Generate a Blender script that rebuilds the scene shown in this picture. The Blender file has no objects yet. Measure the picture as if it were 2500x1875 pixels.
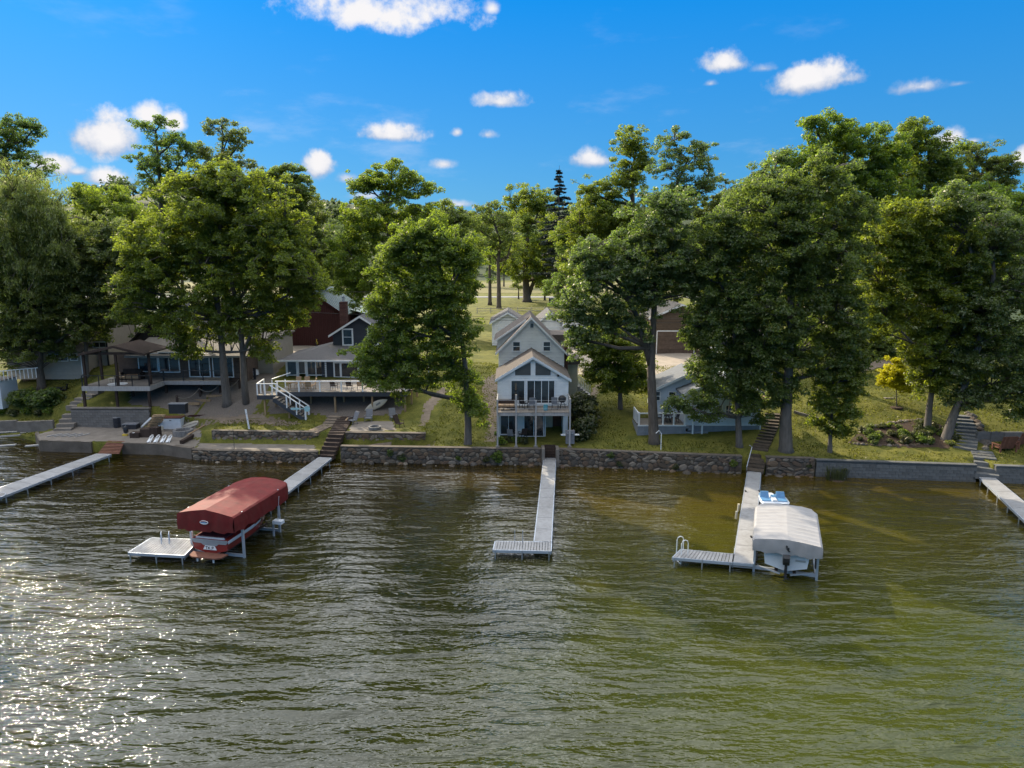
import bpy, math, random
import numpy as np
from mathutils import Vector, Matrix
D = bpy.data
S = bpy.context.scene
COL = S.collection
R = math.radians
rnd = random.Random(7)

# ------------------------------------------------------------------ camera
CAM_H, PITCH = 17.0, math.atan((937.5 - 616) / 1736.0)
cam = D.objects.new('camera', D.cameras.new('camera'))
COL.objects.link(cam)
cam.location = (0, 0, CAM_H)
cam.rotation_euler = (R(90) - PITCH, 0, 0)
cam.data.sensor_width = 36
cam.data.lens = 36 * 1736 / 2500
cam.data.clip_end = 4000
S.camera = cam

# ------------------------------------------------------------------ sky and sun
SUN_AZ, SUN_EL = R(-36), R(28.5)          # in front of the camera, to the left
W = D.worlds.new('World')
S.world = W
W.use_nodes = True
wn, wl = W.node_tree.nodes, W.node_tree.links
wn.clear()


def wnode(t, **k):
    n = wn.new(t)
    for a, b in k.items():
        setattr(n, a, b)
    return n


def wm(op, a, b=None, c=None, clamp=False):
    n = wn.new('ShaderNodeMath')
    n.operation = op
    n.use_clamp = clamp
    for i, v in enumerate((a, b, c)):
        if v is None:
            continue
        if isinstance(v, (int, float)):
            n.inputs[i].default_value = v
        else:
            wl.new(v, n.inputs[i])
    return n.outputs[0]


def wmix(f, a, b):
    n = wn.new('ShaderNodeMix')
    n.data_type = 'RGBA'
    for s, v in ((n.inputs[0], f), (n.inputs[6], a), (n.inputs[7], b)):
        if isinstance(v, tuple):
            s.default_value = (*v, 1)
        elif isinstance(v, (int, float)):
            s.default_value = v
        else:
            wl.new(v, s)
    return n.outputs[2]


sky = wnode('ShaderNodeTexSky', sky_type='NISHITA', sun_disc=False, sun_elevation=SUN_EL,
            sun_rotation=SUN_AZ, air_density=1.0, dust_density=0.6, ozone_density=3.0)
tc = wnode('ShaderNodeTexCoord')
sep = wnode('ShaderNodeSeparateXYZ')
wl.new(tc.outputs['Generated'], sep.inputs[0])
dx, dy, dz = sep.outputs
el = wm('MULTIPLY', wm('ARCSINE', dz), 57.2958)
az0 = wm('MULTIPLY', wm('ARCTAN2', dx, dy), 57.2958)
az = wm('SUBTRACT', wm('FLOORED_MODULO', wm('ADD', az0, 44.0), 90.0), 44.0)


def noise(scale, detail, rough, vec, w=None):
    n = wnode('ShaderNodeTexNoise')
    n.inputs['Scale'].default_value = scale
    n.inputs['Detail'].default_value = detail
    n.inputs['Roughness'].default_value = rough
    wl.new(vec, n.inputs['Vector'])
    return n


n1 = noise(16, 7, 0.62, tc.outputs['Generated'])
n2 = noise(45, 4, 0.6, tc.outputs['Generated'])
nz = wm('ADD', wm('MULTIPLY', wm('SUBTRACT', n1.outputs[0], 0.5), 2.6),
        wm('MULTIPLY', wm('SUBTRACT', n2.outputs[0], 0.5), 0.8))
# one cumulus after another: photo pixel centre and half size
CLOUDS = [(925, 40, 225, 58, 1), (1200, 22, 24, 18, .5), (262, 340, 78, 66, 1), (430, 300, 34, 34, .9), (365, 285, 40, 30, .8),
          (125, 408, 46, 30, .9), (275, 438, 52, 24, .9), (190, 420, 26, 12, .6), (955, 332, 95, 25, .9), (780, 410, 42, 42, 1), (850, 438, 44, 18, .6), (1118, 325, 20, 16, .7),
          (1190, 330, 34, 17, .7), (1220, 250, 70, 24, .8), (1085, 402, 40, 16, .6), (1455, 393, 66, 28, .8),
          (1770, 158, 70, 32, .9), (1865, 168, 40, 14, .5), (1735, 205, 24, 10, .5), (1990, 195, 105, 40, 1), (2250, 212, 66, 22, .7), (2340, 205, 34, 9, .4),
          (2320, 344, 34, 26, .9), (2375, 345, 26, 9, .6), (2495, 390, 26, 30, .9), (885, 480, 60, 14, .6), (1120, 500, 60, 12, .5), (560, 430, 60, 14, .4)]
dens = sh = None
cp, sp_ = math.cos(PITCH), math.sin(PITCH)
for px, py, rx, ry, st in CLOUDS:
    X, Yv = (px - 1250) / 1736, -(py - 937.5) / 1736
    d = Vector((X, cp + sp_ * Yv, -sp_ + cp * Yv)).normalized()
    a0, e0 = math.degrees(math.atan2(d.x, d.y)), math.degrees(math.asin(d.z))
    k = 57.3 / 1736
    u = wm('MULTIPLY', wm('SUBTRACT', az, a0), 1 / (rx * k * 1.0))
    v = wm('MULTIPLY', wm('SUBTRACT', el, e0), 1 / (ry * k * 1.12))
    vf = wm('MULTIPLY', v, wm('ADD', 1.0, wm('MULTIPLY', wm('LESS_THAN', v, 0.0), 0.75)))     # flat bases
    m = wm('SUBTRACT', 1.0, wm('SQRT', wm('ADD', wm('MULTIPLY', u, u), wm('MULTIPLY', vf, vf))))
    m = wm('MULTIPLY', wm('ADD', m, wm('MULTIPLY', nz, 0.85)), st)
    g = wm('ADD', wm('MULTIPLY', v, 0.50), m)
    dens = m if dens is None else wm('SMOOTH_MAX', dens, m, 0.08)
    sh = g if sh is None else wm('MAXIMUM', sh, g)
mask = wnode('ShaderNodeMapRange', interpolation_type='SMOOTHSTEP')
mask.inputs[1].default_value = 0.0
mask.inputs[2].default_value = 0.62
wl.new(dens, mask.inputs[0])
shade = wnode('ShaderNodeMapRange', interpolation_type='SMOOTHSTEP')
shade.inputs[1].default_value = 0.1
shade.inputs[2].default_value = 0.95
wl.new(sh, shade.inputs[0])
# broken cloud sheet higher up (what the lake mirrors in the foreground)
n3 = noise(2.6, 5, 0.6, tc.outputs['Generated'])
hi = wnode('ShaderNodeMapRange', interpolation_type='SMOOTHSTEP')
hi.inputs[1].default_value = 18.5
hi.inputs[2].default_value = 30.0
wl.new(el, hi.inputs[0])
veil = wnode('ShaderNodeMapRange', interpolation_type='SMOOTHSTEP')
veil.inputs[1].default_value = 0.30
veil.inputs[2].default_value = 0.62
wl.new(n3.outputs[0], veil.inputs[0])
veilf = wm('MULTIPLY', wm('MULTIPLY', hi.outputs[0], wm('ADD', 0.35, wm('MULTIPLY', veil.outputs[0], 0.65))), 0.95)
# deep polarised blue, paler towards the horizon
grad = wnode('ShaderNodeMapRange')
grad.inputs[1].default_value = 1.0
grad.inputs[2].default_value = 19.0
wl.new(el, grad.inputs[0])
tint = wmix(grad.outputs[0], (0.27, 0.47, 0.66), (0.035, 0.335, 0.83))
mul = wnode('ShaderNodeMix', data_type='RGBA', blend_type='MULTIPLY')
mul.inputs[0].default_value = 1
wl.new(sky.outputs[0], mul.inputs[6])
wl.new(tint, mul.inputs[7])
SKY_GAIN = 1.0
base = wmix(0.70, mul.outputs[2], wmix(grad.outputs[0], (0.6, 2.75, 5.1), (0.0, 2.2, 6.1)))
# cloud is brighter towards the sun (forward scattering)
sdir = (math.sin(SUN_AZ) * math.cos(SUN_EL), math.cos(SUN_AZ) * math.cos(SUN_EL), math.sin(SUN_EL))
cosg = wm('ADD', wm('ADD', wm('MULTIPLY', dx, sdir[0]), wm('MULTIPLY', dy, sdir[1])), wm('MULTIPLY', dz, sdir[2]))
fwd = wm('ADD', 0.25, wm('MULTIPLY', wm('POWER', wm('MULTIPLY', wm('ADD', cosg, 1.0), 0.5), 4.0), 1.10))
vc = wnode('ShaderNodeMix', data_type='RGBA', blend_type='MULTIPLY')
vc.inputs[0].default_value = 1
vc.inputs[6].default_value = (30.0, 30.4, 31.0, 1)
wl.new(fwd, vc.inputs[7])
wmap = wnode('ShaderNodeMapping')
wmap.inputs['Scale'].default_value = (1, 1, 3.2)
wl.new(tc.outputs['Generated'], wmap.inputs[0])
n4 = noise(5.5, 7, 0.62, wmap.outputs[0])
wisp = wnode('ShaderNodeMapRange', interpolation_type='SMOOTHSTEP')
wisp.inputs[1].default_value = 0.54
wisp.inputs[2].default_value = 0.80
wisp.inputs[4].default_value = 0.30
wl.new(n4.outputs[0], wisp.inputs[0])
base = wmix(wm('MULTIPLY', wisp.outputs[0], wm('SUBTRACT', 1.15, grad.outputs[0], clamp=True)), base, (6.0, 6.2, 6.6))
c1 = wmix(veilf, base, vc.outputs[2])
ccol = wmix(shade.outputs[0], (2.9, 3.6, 4.9), (6.3, 6.2, 6.3))
c2 = wmix(mask.outputs[0], c1, ccol)
bg = wnode('ShaderNodeBackground')
bg.inputs[1].default_value = 0.091
wl.new(c2, bg.inputs[0])
wo = wnode('ShaderNodeOutputWorld')
wl.new(bg.outputs[0], wo.inputs[0])
W.cycles.sampling_method = 'MANUAL'
W.cycles.sample_map_resolution = 1024

sl = D.lights.new('sun', 'SUN')
sl.energy = 4.6
sl.angle = R(0.6)
sl.color = (1.0, 0.87, 0.66)
sun = D.objects.new('sun', sl)
COL.objects.link(sun)
sd = Vector((math.sin(SUN_AZ) * math.cos(SUN_EL), math.cos(SUN_AZ) * math.cos(SUN_EL), math.sin(SUN_EL)))
sun.rotation_euler = sd.to_track_quat('Z', 'Y').to_euler()

S.view_settings.view_transform = 'Standard'
S.view_settings.look = 'None'
S.view_settings.exposure = 0.72
S.view_settings.gamma = 1.0
S.view_settings.use_curve_mapping = False
S.render.engine = 'CYCLES'
S.cycles.use_denoising = True
S.cycles.max_bounces = 6
S.cycles.diffuse_bounces = 3
S.cycles.glossy_bounces = 3
S.cycles.transmission_bounces = 3
S.cycles.transparent_max_bounces = 8
S.cycles.caustics_reflective = False
S.cycles.caustics_refractive = False
S.cycles.sample_clamp_indirect = 4.0
S.cycles.sample_clamp_direct = 260.0

# ------------------------------------------------------------------ where a photo ray meets the ground (all sizes in metres)
cP, sP = math.cos(PITCH), math.sin(PITCH)


def ray(px, py):
    x, y = (px - 1250) / 1736, -(py - 937.5) / 1736
    return Vector((x, cP + sP * y, -sP + cP * y))


def P(px, py, z):                        # point at height z
    r = ray(px, py)
    return Vector((0, 0, CAM_H)) + r * ((z - CAM_H) / r.z)


def Q(px, py, Y):                        # point at distance Y
    r = ray(px, py)
    return Vector((0, 0, CAM_H)) + r * (Y / r.y)


SHORE = [(-400, 75), (-60, 66.5), (-46, 64.2), (-43.2, 62.5), (-41, 59.7), (-29.7, 58.5), (-26, 57.0), (-5, 55.9), (3, 55.5), (18, 53.3), (35, 51.3), (45, 50.0), (400, 20)]


def lerp_table(t, x):
    if x <= t[0][0]:
        return t[0][1]
    for (a, b), (c, d) in zip(t, t[1:]):
        if x <= c:
            return b + (d - b) * (x - a) / (c - a)
    return t[-1][1]


def shore(x):
    return lerp_table(SHORE, x)


_far = [(40, 5.0), (150, 5.6), (300, 7), (420, 14), (600, 34), (1200, 50)]
LAWN = [(0, 1.32), (3, 1.55), (6, 2.2), (9, 3.0), (14, 4.1), (20, 4.6)] + _far
STATIONS = [(-60, [(0, .1), (2, .3), (5, .75), (5.3, 1.7), (9, 2.9), (14, 4.4), (20, 4.9)] + _far),
            (-43.6, [(0, .3), (2, .5), (4.6, .9), (4.9, 1.9), (8, 3.2), (12, 4.7), (20, 5.0)] + _far),
            (-42.5, [(0, .9), (4.2, 1.2), (5, 2.2), (8, 3.6), (12, 4.7), (20, 5.0)] + _far),
            (-40.8, [(0, .95), (5.2, .98), (5.7, 2.72), (9, 3.6), (12.5, 4.7), (20, 5.0)] + _far),
            (-32.6, [(0, .95), (5.4, .98), (5.9, 2.72), (9, 3.6), (12.5, 4.7), (20, 5.0)] + _far),
            (-29.6, [(0, .95), (5.4, .98), (5.9, 1.8), (9, 2.8), (12.5, 4.6), (20, 5.0)] + _far),
            (-26.4, [(0, .82), (2.5, .85), (2.8, 1.7), (7, 2.0), (12.5, 4.4), (20, 5.0)] + _far),
            (-25.6, [(0, .80), (2.45, .84), (2.75, 1.78), (7, 1.95), (12.5, 4.3), (20, 5.0)] + _far),
            (-6.9, [(0, .80), (2.35, .84), (2.7, 1.78), (7, 1.95), (12.5, 3.9), (20, 4.6)] + _far),
            (-6.2, LAWN), (60, LAWN)]


GAPS = []                                # stair openings in the sea walls


def ground_z(x, y):
    d = y - shore(x)
    for a, b in GAPS:
        if a < x < b and d < 1.5:
            return -.25 if d < .9 else -.25 + (ground_z(x, shore(x) + 1.6) + .25) * (d - .9) / .6
    st = STATIONS
    if x <= st[0][0]:
        return lerp_table(st[0][1], d)
    for (a, pa), (b, pb) in zip(st, st[1:]):
        if x <= b:
            t = (x - a) / (b - a)
            return lerp_table(pa, d) * (1 - t) + lerp_table(pb, d) * t
    return lerp_table(st[-1][1], d)


def GT(px, py):                          # where the ray lands on the terrain
    r = ray(px, py)
    o = Vector((0, 0, CAM_H))
    t, prev = 30.0, 30.0
    while t < 900:
        p = o + r * t
        if p.y > shore(p.x) and p.z < ground_z(p.x, p.y):
            lo, hi_ = prev, t
            for _ in range(20):
                m_ = (lo + hi_) / 2
                q = o + r * m_
                if q.z < ground_z(q.x, q.y):
                    hi_ = m_
                else:
                    lo = m_
            return o + r * hi_
        prev = t
        t += 0.4
    return o + r * t


# ------------------------------------------------------------------ materials
def mat(name, col, rough=0.8, var=0.15, scale=3.0, bump=0.0, bscale=20.0, metal=0.0, stretch=(1, 1, 1), col2=None, island=0.0, spec=0.5, objvar=0.0, dirt=0.0):
    m = D.materials.new(name)
    m.use_nodes = True
    nt = m.node_tree
    b = nt.nodes['Principled BSDF']
    b.inputs['Roughness'].default_value = rough
    b.inputs['Metallic'].default_value = metal
    b.inputs['Specular IOR Level'].default_value = spec if rough < 0.6 else min(spec, 0.2)
    tcn = nt.nodes.new('ShaderNodeTexCoord')
    mp = nt.nodes.new('ShaderNodeMapping')
    mp.inputs['Scale'].default_value = stretch
    nt.links.new(tcn.outputs['Object'], mp.inputs[0])
    nz_ = nt.nodes.new('ShaderNodeTexNoise')
    nz_.inputs['Scale'].default_value = scale
    nz_.inputs['Detail'].default_value = 6
    nz_.inputs['Roughness'].default_value = 0.65
    nt.links.new(mp.outputs[0], nz_.inputs['Vector'])
    mr = nt.nodes.new('ShaderNodeMapRange')
    mr.inputs[1].default_value = 0.3
    mr.inputs[2].default_value = 0.7
    nt.links.new(nz_.outputs[0], mr.inputs[0])
    mx = nt.nodes.new('ShaderNodeMix')
    mx.data_type = 'RGBA'
    c2_ = col2 or tuple(min(1, c * (1 + var)) for c in col)
    c1_ = col if col2 else tuple(c * (1 - var) for c in col)
    mx.inputs[6].default_value = (*c1_, 1)
    mx.inputs[7].default_value = (*c2_, 1)
    nt.links.new(mr.outputs[0], mx.inputs[0])
    out = mx.outputs[2]
    if island or objvar:
        hs = nt.nodes.new('ShaderNodeHueSaturation')
        src = nt.nodes.new('ShaderNodeNewGeometry').outputs['Random Per Island'] if island else nt.nodes.new('ShaderNodeObjectInfo').outputs['Random']
        amt = island or objvar
        mr2 = nt.nodes.new('ShaderNodeMapRange')
        mr2.inputs[3].default_value = 1 - amt
        mr2.inputs[4].default_value = 1 + amt
        nt.links.new(src, mr2.inputs[0])
        nt.links.new(mr2.outputs[0], hs.inputs['Value'])
        nt.links.new(out, hs.inputs['Color'])
        out = hs.outputs[0]
    if dirt:
        dn = nt.nodes.new('ShaderNodeTexNoise')
        dn.inputs['Scale'].default_value = 1.3
        dn.inputs['Detail'].default_value = 8
        dn.inputs['Roughness'].default_value = 0.7
        nt.links.new(tcn.outputs['Object'], dn.inputs['Vector'])
        dr = nt.nodes.new('ShaderNodeMapRange')
        dr.inputs[1].default_value = 0.45
        dr.inputs[2].default_value = 0.75
        dr.inputs[4].default_value = dirt
        nt.links.new(dn.outputs[0], dr.inputs[0])
        dm = nt.nodes.new('ShaderNodeMix')
        dm.data_type = 'RGBA'
        dm.inputs[7].default_value = (0.09, 0.075, 0.055, 1)
        nt.links.new(dr.outputs[0], dm.inputs[0])
        nt.links.new(out, dm.inputs[6])
        out = dm.outputs[2]
    nt.links.new(out, b.inputs['Base Color'])
    if bump:
        bn = nt.nodes.new('ShaderNodeBump')
        bn.inputs['Strength'].default_value = bump
        bn.inputs['Distance'].default_value = 0.03
        bt = nt.nodes.new('ShaderNodeTexNoise')
        bt.inputs['Scale'].default_value = bscale
        bt.inputs['Detail'].default_value = 5
        nt.links.new(mp.outputs[0], bt.inputs['Vector'])
        nt.links.new(bt.outputs[0], bn.inputs['Height'])
        nt.links.new(bn.outputs[0], b.inputs['Normal'])
    return m


def leaf_mat(name, col, trans, gloss=0.05, var=0.35, tmix=0.5):
    m = D.materials.new(name)
    m.use_nodes = True
    nt = m.node_tree
    nt.nodes.clear()
    geo = nt.nodes.new('ShaderNodeNewGeometry')
    oi = nt.nodes.new('ShaderNodeObjectInfo')
    mr = nt.nodes.new('ShaderNodeMapRange')
    mr.inputs[3].default_value = 1 - var
    mr.inputs[4].default_value = 1 + var
    nt.links.new(geo.outputs['Random Per Island'], mr.inputs[0])
    cols = []
    for c in (col, trans):
        hs = nt.nodes.new('ShaderNodeHueSaturation')
        hs.inputs['Color'].default_value = (*c, 1)
        nt.links.new(mr.outputs[0], hs.inputs['Value'])
        hr = nt.nodes.new('ShaderNodeMapRange')
        hr.inputs[3].default_value = 0.485
        hr.inputs[4].default_value = 0.515
        nt.links.new(oi.outputs['Random'], hr.inputs[0])
        nt.links.new(hr.outputs[0], hs.inputs['Hue'])
        cols.append(hs.outputs[0])
    df = nt.nodes.new('ShaderNodeBsdfDiffuse')
    tr = nt.nodes.new('ShaderNodeBsdfTranslucent')
    gl = nt.nodes.new('ShaderNodeBsdfGlossy')
    gl.inputs['Roughness'].default_value = 0.42
    gl.inputs['Color'].default_value = (0.95, 0.9, 0.8, 1)
    nt.links.new(cols[0], df.inputs[0])
    nt.links.new(cols[1], tr.inputs[0])
    m1 = nt.nodes.new('ShaderNodeMixShader')
    m1.inputs[0].default_value = tmix
    nt.links.new(df.outputs[0], m1.inputs[1])
    nt.links.new(tr.outputs[0], m1.inputs[2])
    m2 = nt.nodes.new('ShaderNodeMixShader')
    m2.inputs[0].default_value = gloss
    nt.links.new(m1.outputs[0], m2.inputs[1])
    nt.links.new(gl.outputs[0], m2.inputs[2])
    o = nt.nodes.new('ShaderNodeOutputMaterial')
    nt.links.new(m2.outputs[0], o.inputs[0])
    return m


# ------------------------------------------------------------------ mesh building
class MB:
    def __init__(self):
        self.v, self.f = [], []

    def add(self, vs, fs):
        n = len(self.v)
        self.v += [tuple(p) for p in vs]
        self.f += [tuple(i + n for i in f) for f in fs]
        return self

    def box(self, x0, x1, y0, y1, z0, z1):
        return self.add([(x0, y0, z0), (x1, y0, z0), (x1, y1, z0), (x0, y1, z0), (x0, y0, z1), (x1, y0, z1), (x1, y1, z1), (x0, y1, z1)],
                        [(3, 2, 1, 0), (4, 5, 6, 7), (0, 1, 5, 4), (1, 2, 6, 5), (2, 3, 7, 6), (3, 0, 4, 7)])

    def hexa(self, b, t):                 # four bottom corners, four top corners
        return self.add(list(b) + list(t), [(3, 2, 1, 0), (4, 5, 6, 7), (0, 1, 5, 4), (1, 2, 6, 5), (2, 3, 7, 6), (3, 0, 4, 7)])

    def bar(self, a, b, w, h=None, up=(0, 0, 1)):
        h = h or w
        a, b = Vector(a), Vector(b)
        d = (b - a).normalized()
        u = Vector(up)
        if abs(d.dot(u)) > 0.98:
            u = Vector((0, 1, 0))
        s = d.cross(u).normalized() * (w / 2)
        u = s.cross(d).normalized() * (h / 2)
        return self.hexa([a - s - u, a + s - u, b + s - u, b - s - u], [a - s + u, a + s + u, b + s + u, b - s + u])

    def prism(self, poly, a, b, axis='y'):   # polygon (u,w) pushed along an axis
        def pt(u, w, t):
            return (u, t, w) if axis == 'y' else ((t, u, w) if axis == 'x' else (u, w, t))
        n = len(poly)
        vs = [pt(u, w, a) for u, w in poly] + [pt(u, w, b) for u, w in poly]
        fs = [tuple(range(n)), tuple(range(2 * n - 1, n - 1, -1))] + [(i, i + n, (i + 1) % n + n, (i + 1) % n) for i in range(n)]
        return self.add(vs, fs)

    def tube(self, pts, rad, n=6, cap=True):
        pts = [Vector(p) for p in pts]
        if not isinstance(rad, (list, tuple)):
            rad = [rad] * len(pts)
        vs, fs = [], []
        for i, p in enumerate(pts):
            d = (pts[min(i + 1, len(pts) - 1)] - pts[max(i - 1, 0)]).normalized()
            u = Vector((0, 0, 1)) if abs(d.z) < 0.9 else Vector((1, 0, 0))
            s = d.cross(u).normalized()
            u = s.cross(d)
            for k in range(n):
                an = 2 * math.pi * k / n
                vs.append(p + (s * math.cos(an) + u * math.sin(an)) * rad[i])
        for i in range(len(pts) - 1):
            for k in range(n):
                fs.append((i * n + k, i * n + (k + 1) % n, (i + 1) * n + (k + 1) % n, (i + 1) * n + k))
        if cap:
            fs.append(tuple(range(n - 1, -1, -1)))
            fs.append(tuple(range((len(pts) - 1) * n, len(pts) * n)))
        return self.add(vs, fs)

    def lathe(self, prof, n=12, c=(0, 0, 0)):   # (radius, z) rings
        vs, fs = [], []
        for r_, z in prof:
            for k in range(n):
                an = 2 * math.pi * k / n
                vs.append((c[0] + r_ * math.cos(an), c[1] + r_ * math.sin(an), c[2] + z))
        for i in range(len(prof) - 1):
            for k in range(n):
                fs.append((i * n + k, i * n + (k + 1) % n, (i + 1) * n + (k + 1) % n, (i + 1) * n + k))
        fs.append(tuple(range(n - 1, -1, -1)))
        fs.append(tuple(range((len(prof) - 1) * n, len(prof) * n)))
        return self.add(vs, fs)

    def loft(self, rings, close=True, caps=True):
        n = len(rings[0])
        vs = [p for r_ in rings for p in r_]
        fs = []
        for i in range(len(rings) - 1):
            for k in range(n if close else n - 1):
                fs.append((i * n + k, i * n + (k + 1) % n, (i + 1) * n + (k + 1) % n, (i + 1) * n + k))
        if caps and close:
            fs.append(tuple(range(n - 1, -1, -1)))
            fs.append(tuple(range((len(rings) - 1) * n, len(rings) * n)))
        return self.add(vs, fs)

    def build(self, name, m, parent=None, smooth=False, loc=None, **props):
        me = D.meshes.new(name)
        me.from_pydata(self.v, [], self.f)
        me.materials.append(m)
        if smooth:
            me.polygons.foreach_set('use_smooth', [True] * len(me.polygons))
        me.update()
        o = D.objects.new(name, me)
        COL.objects.link(o)
        if parent:
            o.parent = parent
        if loc is not None:
            o.location = loc
        for k, v in props.items():
            o[k] = v
        return o


def np_mesh(name, V, quads, m):       # faces of three or four corners
    kk = quads.shape[1]
    me = D.meshes.new(name)
    nv, nf = len(V), len(quads)
    me.vertices.add(nv)
    me.vertices.foreach_set('co', V.astype(np.float32).ravel())
    me.loops.add(nf * kk)
    me.loops.foreach_set('vertex_index', quads.astype(np.int32).ravel())
    me.polygons.add(nf)
    me.polygons.foreach_set('loop_start', np.arange(0, nf * kk, kk, dtype=np.int32))
    me.materials.append(m)
    me.update()
    return me


def thing(name, label, cat, loc=(0, 0, 0), rz=0, group=None):
    o = D.objects.new(name, None)
    o.empty_display_size = 0.3
    COL.objects.link(o)
    o.location = loc
    o.rotation_euler = (0, 0, rz)
    tag(o, label, cat, group)
    return o


def tag(o, label, cat, group=None):
    o['label'] = label
    o['category'] = cat
    if group:
        o['group'] = group
    return o


def copy_tree(src, parent=None):
    c = src.copy()
    COL.objects.link(c)
    if parent:
        c.parent = parent
    for ch in src.children:
        copy_tree(ch, c)
    return c


def dup(src, loc, rz=0, label=None, group=None, scale=None):
    c = copy_tree(src)
    c.location = loc
    c.rotation_euler = (0, 0, rz)
    if scale:
        c.scale = scale
    if label:
        c['label'] = label
    if group:
        c['group'] = group
    return c


def piece(src, parent, loc, rot=None, scale=None):   # one more alike piece sharing mesh data
    c = src.copy()
    COL.objects.link(c)
    c.parent = parent
    c.location = loc
    if rot is not None:
        c.rotation_euler = rot
    if scale is not None:
        c.scale = scale
    return c

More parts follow.
